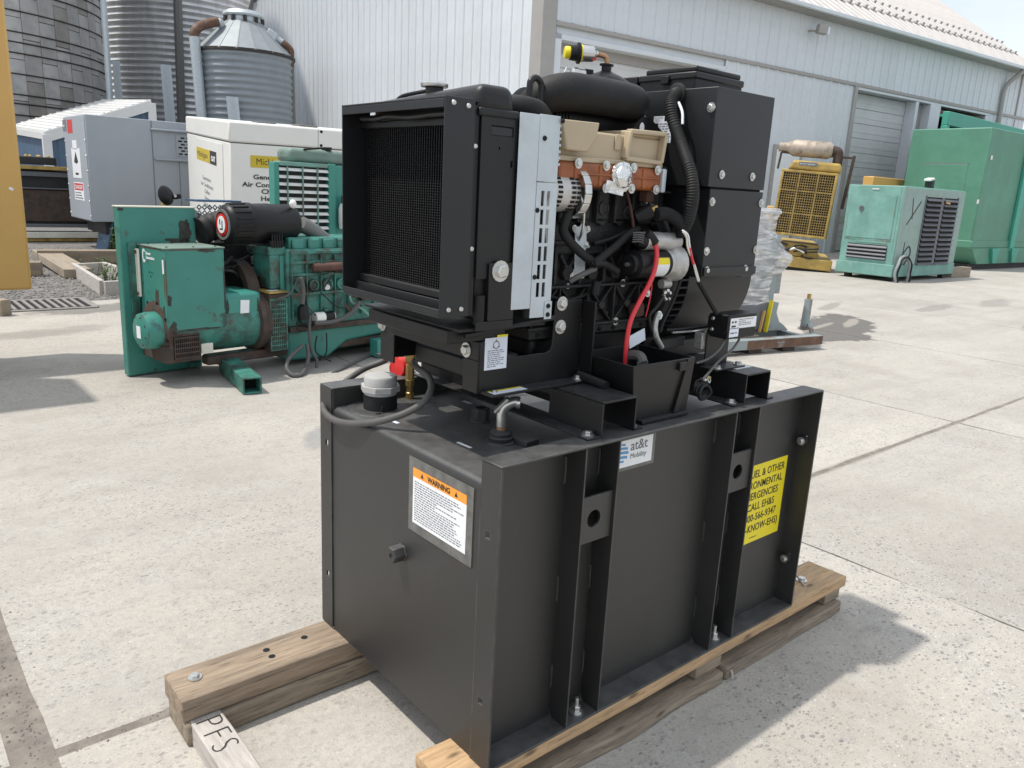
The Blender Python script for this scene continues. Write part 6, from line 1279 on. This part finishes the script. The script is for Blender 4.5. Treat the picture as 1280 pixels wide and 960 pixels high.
mb = MB(); mb.prism([(0,-.09),(.16,-.06),(0,.14),(-.16,-.06)], (-.0155,p.y,p.z+.08), (0,-1,0), (0,0,1), .002); mb.box(-.017,-.0155,p.y-.12,p.y+.12,p.z-.22,p.z-.18); obj('sticker_print', mb, m_ink, s1)
p = V(0.000,0.809,1.093); s1 = sticker(p.y, p.z, .74, .34, m_white); obj('danger_band', MB().box(-.0165,-.0152,p.y-.33,p.y+.33,p.z+.02,p.z+.15), m_redp, s1)
text('danger_word', 'DANGER', .11, m_white, s1, (-.0172,p.y,p.z+.045), (0,-1,0), (0,0,1), 'CENTER', .002, 1, 1.3); obj('sticker_print', scribble((-.0155,p.y+.3,p.z-.15), (0,-1,0), (0,0,1), .6, .15, 3, 4), m_ink, s1)
mb = MB(); mb.box(.25,3.5,.15,1.55,.30,.548); ch = obj('chassis', mb, m_drk, t, .02)
for x in (.55, 3.0): obj('support_leg', MB().box(x-.08,x+.08,.25,1.45,-.035,.30), m_drk, t, .01)
obj('leaning_sheet', MB().obox((.30,.5,.22), .03, .8, .70, (1,0,-.25)), m_blueg, t)
world_frame()

# ------------------------------------------------------------------ dark radiator machine behind it
gy_ = 18.2
a, b, c_, d_ = V(1.935,18.200,1.541), V(2.791,18.200,1.557), V(1.941,18.200,-0.047), V(2.925,18.200,0.070)
t = thing('dark_radiator_machine', 'old black radiator machine with yellow beam and yellow skid behind the yellow enclosure', 'machine', (2.2,18.8,0), False)
x0, x1, zt_ = a.x-.6, b.x+.45, a.z; zb_ = (V(1.968,18.200,0.270)).z
obj('top_beam', MB().box(x0,x1,gy_-.05,gy_+.1,zt_-.08,zt_), m_ycat, t, .01); obj('upper_bar', MB().box(x0,x1,gy_,gy_+.08,zt_-.22,zt_-.12), m_louv, t, .01)
obj('radiator_core', MB().box(x0,x1,gy_+.1,gy_+.5,zb_,zt_-.08), m_drk, t, .02)
obj('mid_bar', MB().box(x0,x1,gy_+.03,gy_+.1,zt_-.48,zt_-.45), m_louv, t, .01); obj('core_panel', MB().box(x0+.2,x1-.08,gy_+.06,gy_+.1,zb_+.12,zt_-.5), m_rustd, t, .01)
obj('lower_bar', MB().box(x0,x1+.08,gy_-.02,gy_+.08,zb_+.0,zb_+.07), m_louv, t, .01)
mb = MB(); mb.box(x0,x1+.12,gy_-.1,gy_+.5,zb_-.22,zb_-.1); obj('skid_top', mb, m_cream, t, .01); mb = MB(); mb.box(x0,x1+.06,gy_-.05,gy_+.5,-.03,zb_-.22); obj('skid', mb, m_ycat, t, .02)
obj('side_post', MB().box(x1-.02,x1+.12,gy_,gy_+.2,zb_-.22,zt_-.6), m_rpipe, t, .01); obj('junk_tray', MB().box(x0,x1-.65,gy_-.05,gy_+.3,zt_+.02,zt_+.18), m_drk, t, .02)
mb = MB(); r = random.Random(9)
for k in range(9): mb.sphere((r.uniform(x0+.3,x1-.7), gy_+r.uniform(0,.2), zt_+.18), .04, 5)
obj('fallen_leaf', mb, m_ycat, t)
world_frame()

# ------------------------------------------------------------------ yellow radiator generator on the right
YW = axes_m((16.4,8.4,0), (.52919303,-.84688588,-.05233596), (.8480481,.52991926,0), (.02773383,-.04438341,.99862953))
t = thing('yellow_generator', 'old yellow generator with mesh radiator grille and rusty muffler on top', 'generator', YW, True)
a, b, c_, d_ = V(-1.280,0.000,2.268), V(0.148,0.000,2.270), V(0.160,0.000,0.766), V(-0.848,0.000,0.778)
x0, x1, zt_, zb_ = (a.x+d_.x)/2-.02, (b.x+c_.x)/2, (a.z+b.z)/2, (c_.z+d_.z)/2
mb = MB(); w = .055
mb.box(x0,x1,-.05,.02,zt_-w,zt_); mb.box(x0,x1,-.05,.02,zb_,zb_+w); mb.box(x0,x0+w,-.05,.02,zb_+w,zt_-w); mb.box(x1-w,x1,-.05,.02,zb_+w,zt_-w); fr_ = obj('grille_frame', mb, m_ycat, t, .01)
for k in range(1, 24): x = x0+(x1-x0)*k/24; obj('grille_bar', MB().box(x-.0065,x+.0065,-.03,-.022,zb_+w,zt_-w) if k % 8 else MB().box(x-.018,x+.018,-.045,-.012,zb_+w,zt_-w), m_ycatd, t)
for k in range(1, 26): z = zb_+(zt_-zb_)*k/26; obj('grille_bar', MB().box(x0+w,x1-w,-.034,-.031,z-.0065,z+.0065) if k % 9 else MB().box(x0+w,x1-w,-.048,-.046,z-.016,z+.016), m_ycatd, t)
obj('dark_core', MB().box(x0+.03,x1-.03,.0,.018,zb_+.03,zt_-.03), m_dark, t); obj('shroud', MB().box(x0,x1+.02,.02,.9,zb_,zt_), m_ycat, t, .02)
mb = MB(); mb.box(x0+.12,x1+.08,-.03,.55,zt_+.01,zt_+.22); hd = obj('header_tank', mb, m_ycat, t, .06, seg=3)
for w_ in hd.data.vertices: 
    if w_.co.z > zt_+.1: w_.co.x = w_.co.x+(.10 if w_.co.x < x0+.5 else -.06)
p = V(-0.540,-0.030,2.420); np_ = obj('name_plate', MB().box(p.x-.2,p.x+.2,-.04,-.03,p.z-.04,p.z+.04), m_inkg, t); obj('plate_print', scribble((p.x-.18,-.041,p.z-.02), (1,0,0), (0,0,1), .36, .04, 1, 6), m_zinc, np_)
q = V(0.429,0.200,2.694); q2 = V(0.432,0.200,1.800); obj('rack_post', MB().bar((q.x,.2,q.z), (q.x-.04,.2,q2.z-.3), .07, .07, (1,0,0)), m_rustd, t, .008); q3 = V(-1.162,0.200,2.647); q4 = V(0.439,0.200,2.642)
obj('rack_rail', MB().bar((q3.x,.2,q3.z), (q4.x,.2,q4.z), .05, .05), m_rustd, t, .008); obj('rack_post', MB().bar((q3.x,.2,q3.z), (q3.x-.02,.2,zt_), .05, .05, (1,0,0)), m_rustd, t, .008)
m0, m1, m2, m3, m4 = V(-1.220,0.250,2.771), V(-1.075,0.250,2.765), V(-0.900,0.250,2.789), V(-0.350,0.250,2.790), V(-0.206,0.250,2.677)
dm = (m3-m2).normalized(); L = (m3-m2).length; mu = obj('muffler', MB().lathe(m1, dm, [(.105,0),(.125,.05),(.17,.14),(.19,.18),(.19,.42),(.196,.44),(.19,.46),(.19,.60),(.196,.62),(.19,.64),(.19,.95),(.14,1.02)], 24), m_muff, t)
obj('muffler_outlet', MB().lathe(m1, -dm, [(.105,-.02),(.105,.16),(.098,.16),(.098,-.02)], 20), m_muff, mu); obj('outlet_dark', MB().cyl(m1-dm*.10, m1-dm*.09, .098, n=20), m_dark, mu)
e = m1+dm*.98; obj('exhaust_elbow', MB().tube([e, e+dm*.10, e+dm*.18+V((0,0,-.06)), e+dm*.20+V((0,0,-.35))], .11, 14), m_rustd, mu)
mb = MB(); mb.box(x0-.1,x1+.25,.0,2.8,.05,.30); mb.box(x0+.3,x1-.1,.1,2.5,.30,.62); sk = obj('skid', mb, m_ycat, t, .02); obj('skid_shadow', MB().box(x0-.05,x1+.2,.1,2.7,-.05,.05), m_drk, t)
mb = MB(); r = random.Random(3)
for k in range(12):
    p = V((r.uniform(x0,x1-.4), r.uniform(-.05,.05), r.uniform(.32,.56))); mb.tube([p, p+V((.12,-.05,r.uniform(-.06,.06))), p+V((.3,0,r.uniform(-.08,.08)))], .02, 6)
obj('cable_bundle', mb, m_drk, t); mb = MB(); p = V((x0+.5,-.05,.45)); mb.tube([p, p+V((.1,-.02,.05)), p+V((.22,0,.02)), p+V((.33,0,-.03))], .025, 6); obj('white_sheet', mb, m_wht, t)
obj('yellow_mount', MB().obox(V(-1.186,-0.100,1.246), .16, .14, .32, (1,0,0)), m_ygold, t, .02)
world_frame()

# ------------------------------------------------------------------ small mint green generator
SW = RZ((16.165,6.442,0), -1.45)
t = thing('mint_generator', 'small faded mint green generator with grey louvre panel and hose loop', 'generator', SW, True)
obj('body', MB().box(0,2.975,0,1.25,.20,2.02), m_mint, t, .02)
obj('side_skin', MB().box(.0,2.975,-.012,-.001,.36,1.99), m_mintg, t, .006)
mb = MB(); mb.box(-.03,3.0,-.03,1.28,.10,.36); sk = obj('skid', mb, m_mint, t, .012)
for p in ((.25,.1),(.25,1.1),(2.7,.1),(2.7,1.1)): obj('foot', MB().box(p[0]-.08,p[0]+.08,p[1]-.06,p[1]+.06,0,.10), m_drk, t, .01)
p, q = V(0.000,1.177,1.822), V(0.000,0.137,0.887); dr = obj('end_door', MB().box(-.012,-.001,min(p.y,q.y),max(p.y,q.y),q.z,p.z), m_mint, t, .004)
y0, y1 = min(p.y,q.y), max(p.y,q.y); mb = MB(); mb.ring((-.012,y1-.30,1.52), (-1,0,0), .03, .06, .012, 14); mb.obox((-.02,y1-.30,1.50), .02, .03, .10, (1,0,0)); obj('door_latch', mb, m_louv, dr)
obj('hinge_tag', MB().box(-.016,-.012,.55,.70,1.93,1.95), m_wht, t)
mb = MB(); mb.box(-.010,-.001,y0,y1,.85,.87); mb.box(-.008,-.001,.20,.9,.79,.85); obj('hood_lip', mb, m_mint, t, .004)
obj('grille_dark', MB().box(-.006,-.001,.18,1.08,.44,.76), m_dark, t)
for k in range(4): obj('grille_slat', MB().obox((-.015,.63,.475+.08*k), .03, .90, .05, (1,0,-.8)), m_louv, t, .003)
p, q, p2, q2 = V(1.087,0.000,1.849), V(0.945,0.000,0.321), V(2.658,0.000,1.848), V(2.542,0.000,0.316)
lx0, lx1, lz0, lz1 = (p.x+q.x)/2, (p2.x+q2.x)/2, q.z, p.z-.02
obj('louvre_dark', MB().box(lx0,lx1,-.016,-.0125,lz0,lz1), m_dark, t); xm = (lx0+lx1)/2
mb = MB(); mb.box(xm-.06,xm+.06,-.035,-.016,lz0,lz1); obj('louvre_post', mb, m_louv, t, .005); mb = MB()
mb.box(lx0-.03,lx0,-.03,-.012,lz0-.03,lz1+.03); mb.box(lx1,lx1+.03,-.03,-.012,lz0-.03,lz1+.03); obj('louvre_frame', mb, m_louv, t, .004)
for k in range(14):
    z = lz0+(lz1-lz0)*(k+.5)/14
    for xa, xb in ((lx0,xm-.06),(xm+.06,lx1)): obj('louvre_slat', MB().bar((xa+.01,-.035,z), (xb-.01,-.035,z), .08, .012, (0,-.9,1)), m_louv, t)
p = V(2.055,0.000,1.740); obj('yellow_tag', MB().obox((p.x,-.04,p.z), .22, .01, .07, (1,0,-.1)), m_ygold, t)
a, b = V(-0.175,-0.013,1.824), V(1.324,-0.013,0.881); mb = MB(); mb.box(a.x,a.x+.012,-.0145,-.0125,.6,1.93); obj('door_seam', mb, m_louv, t)
for (u0, v0, u1, v1) in ((1142,248,1142,275), (1151,252,1133,281)): pass
for p_, q_ in (((0.414,-0.014,1.777), (0.501,-0.014,1.342)), ((0.807,-0.014,1.722), (0.289,-0.014,1.221)), ((0.350,-0.014,0.847), (0.339,-0.014,0.366)), ): obj('paint_scrawl', MB().bar(p_, q_, .035, .003, (0,-1,0)), m_ink, t)
obj('paint_scrawl', MB().tube([(0.332,-0.014,0.590), (0.565,-0.014,0.761), (0.666,-0.014,0.586), (0.449,-0.014,0.364)], .016, 6), m_ink, t)
mb = MB(); mb.box(lx0-.35,lx0-.33,-.0145,-.0125,1.05,1.06); c = V(0.339,-0.060,0.197)
hc = V(0.253,-0.100,0.204); pts = [(hc.x+.30*cos(k*pi/6), -.10-.02*(k%2), hc.z+.36*sin(k*pi/6)) for k in range(13)]
obj('hose_loop', MB().tube(pts, .03, 8), m_steelg, t); pts = [(x+.04, y-.03, z-.02) for x, y, z in pts]; obj('hose_loop', MB().tube(pts, .022, 8), m_rub, t)
p = V(1.964,0.300,2.169); obj('exhaust_stub', MB().bar((p.x,.4,2.0), (p.x,.4,2.22), .16, .16, (1,0,0)), m_drk, t, .02); obj('stub_cap', MB().obox((p.x-.05,.4,2.23), .2, .16, .05, (1,0,.2)), m_wht, t, .01)
p = V(1.891,-0.013,1.964); 
world_frame()
a, b = V(20.730,9.600,2.295), V(23.330,9.600,2.368)
t = thing('orange_tray', 'orange box edge showing behind the mint green generator', 'tray', ((a.x+b.x)/2, 10, 0), False)
zz = a.z; obj('tray_body', MB().box(a.x+.45,b.x-.1,9.6,9.9,zz-.28,zz+.10), m_ygold, t, .02); obj('tray_leg', MB().box(a.x+.6,b.x-.2,9.65,9.85,0,zz-.28), m_rustd, t)
world_frame()

# ------------------------------------------------------------------ big green container generator
KW = RZ((22.46,7.25,0), -2.95)
t = thing('green_container_generator', 'large green container style generator enclosure at the right edge of the yard', 'generator', KW, True)
obj('body', MB().box(0,9.0,0,2.118,.62,3.755), m_cont, t, .03)
p, q = V(0.000,1.704,2.809), V(0.000,0.445,2.078)
mb = MB(); y0, y1 = min(p.y,q.y), max(p.y,q.y); zt_ = p.z; mb.box(-.012,-.001,y0,y1,1.2,zt_); d0 = obj('end_hatch', mb, m_cont, t, .004); mb = MB(); mb.box(-.010,-.001,y0-.02,y1+.02,zt_,zt_+.03); obj('hatch_gap', mb, m_inkg, d0)
for x in (2.35, 5.2, 8.1): obj('side_post', MB().box(x,x+.32,-.09,-.002,.5,3.74), m_cont2, t, .015)
for x0, x1 in ((2.75,5.1),(5.6,8.0)): obj('side_door', MB().box(x0,x1,-.03,-.001,.75,3.5), m_cont, t, .01)
mb = MB(); mb.box(-.02,9.0,-.03,2.14,.60,.80); obj('base_beam', mb, m_cont, t, .02)
mb = MB(); mb.prism([(-.02,.60),(9.0,.60),(9.0,.16),(.45,.16)][::-1], (0,-.06,0), (1,0,0), (0,0,1), -2.1); obj('skid_base', mb, m_cont, t, .01)
for x in (1.1, 2.4, 5.2): obj('skid_gusset', MB().prism([(0,.6),(.5,.6),(.35,.18),(.15,.18)][::-1], (x,-.14,0), (1,0,0), (0,0,1), -.08), m_cont2, t, .01)
obj('skid_block', MB().box(.3,9.0,.1,2.0,0,.155), m_drk, t)
for p in ((0.241,-0.002,2.996), (-0.077,-0.002,1.839)): obj('lifting_tag', MB().obox(V(p)+V((0,-.01,0)), .10, .012, .11, (1,0,0)), m_wht, t)
world_frame()
t = thing('timber_block', 'short timber block under the end of the green container', 'timber', (19.702,6.448,0.000), False)
p = V(19.702,6.448,0.000); obj('block', MB().obox((p.x,p.y,.12), .9, .22, .24, (1,-.1,0)), m_oak, t, .01)
world_frame()
a, b = V(26.104,10.000,4.613), V(26.498,10.000,4.140)
t = thing('teal_container_frame', 'tall teal green frame enclosure standing behind the big green container', 'enclosure', (a.x+2, 10.6, 0), False)
zt_ = a.z; xx = a.x; e = V(32.356,10.000,5.136); 
obj('top_beam', MB().box(xx,xx+9,9.9,10.1,zt_-.42,zt_), m_cont2, t, .02); obj('corner_post', MB().box(xx,xx+.22,9.9,10.1,0,zt_-.42), m_cont2, t, .02)
obj('roof_sheet', MB().box(xx+.5,xx+9,10.1,10.4,zt_-.1,zt_-.02), m_cont2, t); obj('side_panel', MB().box(xx+2.4,xx+9,9.93,10.0,0,zt_-.5), m_cont2, t); obj('corner_post', MB().box(xx+2.2,xx+2.4,9.9,10.1,0,zt_-.42), m_cont2, t, .01)
obj('inner_machine', MB().box(xx+.3,xx+2.1,10.3,11.0,0,zt_-.7), m_drk, t, .02)
mb = MB(); r = random.Random(2)
for k in range(8): x = xx+.35+.2*k; mb.box(x,x+.06,10.2,10.3,zt_-1.2,zt_-.55)
obj('inner_rib', mb, m_louv, t)
world_frame()

# ------------------------------------------------------------------ steel skid with the shrink wrapped machine
WW = RZ((5.885,3.231,0), -11)
t = thing('steel_skid', 'rusty grey green steel skid frame with upright post, behind the black generator', 'skid', WW, True)
mb = MB(); mb.box(-1.6,1.17,-.02,.0,.055,.155); mb.box(-1.6,1.17,0,.10,.140,.155); obj('edge_angle', mb, m_steelg, t, .003)
mb = MB(); mb.plate((.05,-.026,.06), (1,0,0), (0,0,1), 1.118, .09, [(.42,.56,.045,.06)], -.004); obj('rust_face', mb, m_rpipe, t)
for x in (-1.2, .20, .70): obj('skid_foot', MB().box(x-.08,x+.10,.02,.55,.0,.055), m_rustd, t, .005)
obj('cross_tube', MB().box(-1.6,1.1,.42,.50,.06,.15), m_steelg, t, .008)
for x in (-.6, .25, .95): obj('cross_tube', MB().box(x,x+.08,.10,.42,.08,.148), m_steelg, t, .008)
b0, b1 = V(1.287,0.350,0.011), V(1.307,0.350,0.499); po = obj('post', MB().cyl((b1.x-.01,.35,.15), (b1.x,.35,b1.z), .05, .042, n=14), m_steelg, t, .003)
obj('post_pin', MB().cyl((b1.x,.35,b1.z), (b1.x,.35,b1.z+.06), .022, n=10), m_brass, po); obj('post_cap', MB().cyl((b1.x,.35,b1.z-.06), (b1.x,.35,b1.z+.002), .044, n=14), m_steelg, po)
obj('post_brace', MB().bar((b1.x+.03,.33,b1.z-.26), (V(1.161,0.060,0.064)), .05, .03), m_steelg, t, .004)
obj('wood_deck', MB().box(-1.3,.35,.12,.40,.150,.17), m_oak2, t, .004)
world_frame()
t = thing('wrapped_machine', 'pale machine wrapped in clear stretch film standing on the steel skid', 'wrapped load', WW @ Matrix.Translation((-.35,.55,.17)), True)
ox, oy = -.35, .55
prof = [(0.768,0.300,1.477), (0.760,0.300,1.452), (0.727,0.300,1.376), (0.706,0.300,1.292), (0.719,0.300,1.225), (0.783,0.300,1.141), (0.880,0.300,1.082), (0.915,0.300,1.031), (1.025,0.300,0.979), (1.046,0.300,0.936), (1.021,0.300,0.875), (0.920,0.300,0.814), (0.781,0.300,0.763), (0.770,0.300,0.624), (0.787,0.300,0.465)]
xl = -.75; rows = []; n = 40; P3 = [V(p) for p in prof]; prof2 = []
for a_, b_ in zip(P3, P3[1:]): prof2 += [a_, a_.lerp(b_, .34), a_.lerp(b_, .67)]
prof2.append(P3[-1]); mb = MB()
for k, p in enumerate(prof2):
    hw = (p.x-xl)/2; cx = (p.x+xl)/2; row = []
    for i in range(n):
        a = 2*pi*i/n; c, s_ = cos(a), sin(a); X_ = hw*math.copysign(abs(c)**.5, c); Y_ = .27*math.copysign(abs(s_)**.5, s_)
        w1 = noise.noise(Vector((X_*2.5+p.z*2.2, Y_*2, p.z*11)))*.016+abs(noise.noise(Vector((X_*6-p.z*5, Y_*5, p.z*16))))*.018-.01
        row.append((cx-ox+X_+w1*c*.6, Y_+w1*(1 if s_ > 0 else -1), p.z-.17+noise.noise(Vector((a*3,p.z*4,5)))*.015))
    rows.append(row)
vs = [q for rw_ in rows for q in rw_]; fs = [(k*n+i, k*n+(i+1)%n, (k+1)*n+(i+1)%n, (k+1)*n+i) for k in range(len(rows)-1) for i in range(n)]+[tuple(range(n)), tuple(range((len(rows)-1)*n, len(rows)*n))]
mb.add(vs, fs); wf = obj('film', mb, m_wrap, t, smooth=25)
zq = prof[-1][2]-.17; xq = prof[-1][0]-ox; zt2 = prof[0][2]-.17
mb = MB(); mb.box(-.38,xq-.06,-.22,.22,zq+.03,zt2-.32); mb.box(-.38,xq+.10,-.15,.2,zq+.10,zq+.42); mb.lathe((-.3,-.02,zt2-.22), (1,0,0), [(.15,0),(.17,.02),(.17,.42),(.12,.46)], 18); mb.lathe((.0,-.05,zq+.3), (0,-1,0), [(.16,0),(.16,.16),(.10,.18)], 16); obj('machine_core', mb, m_steelg, t, .02)
mb = MB(); mb.box(-.38,xq-.06,-.18,.18,zt2-.05,zt2-.02); obj('cover_sheet', mb, m_paper, t, .006)
zb_ = prof[-1][2]-.17; px_ = prof[-1][0]-ox
mb = MB(); mb.box(-.25,px_-.02,-.26,.26,.0,zb_+.02); pd = obj('pedestal', mb, m_louv, t, .03)
mb = MB(); mb.prism([(px_-.16,zb_+.02),(px_-.02,zb_+.02),(px_-.04,zb_*.7),(px_+.02,zb_*.35),(px_+.10,.06),(px_+.18,.0),(px_-.16,0)][::-1], (0,-.27,0), (1,0,0), (0,0,1), -.5); obj('cast_foot', mb, m_steelg, t, .01); world_frame() if 0 else None
obj('yellow_strap', MB().bar((px_-.20,-.285,.0), (px_-.16,-.285,zb_+.05), .012, .05, (0,-1,0)), m_yel, t); obj('yellow_strap', MB().bar((px_-.29,-.285,.0), (px_-.25,-.285,zb_*.8), .012, .03, (0,-1,0)), m_ygold, t)
world_frame()
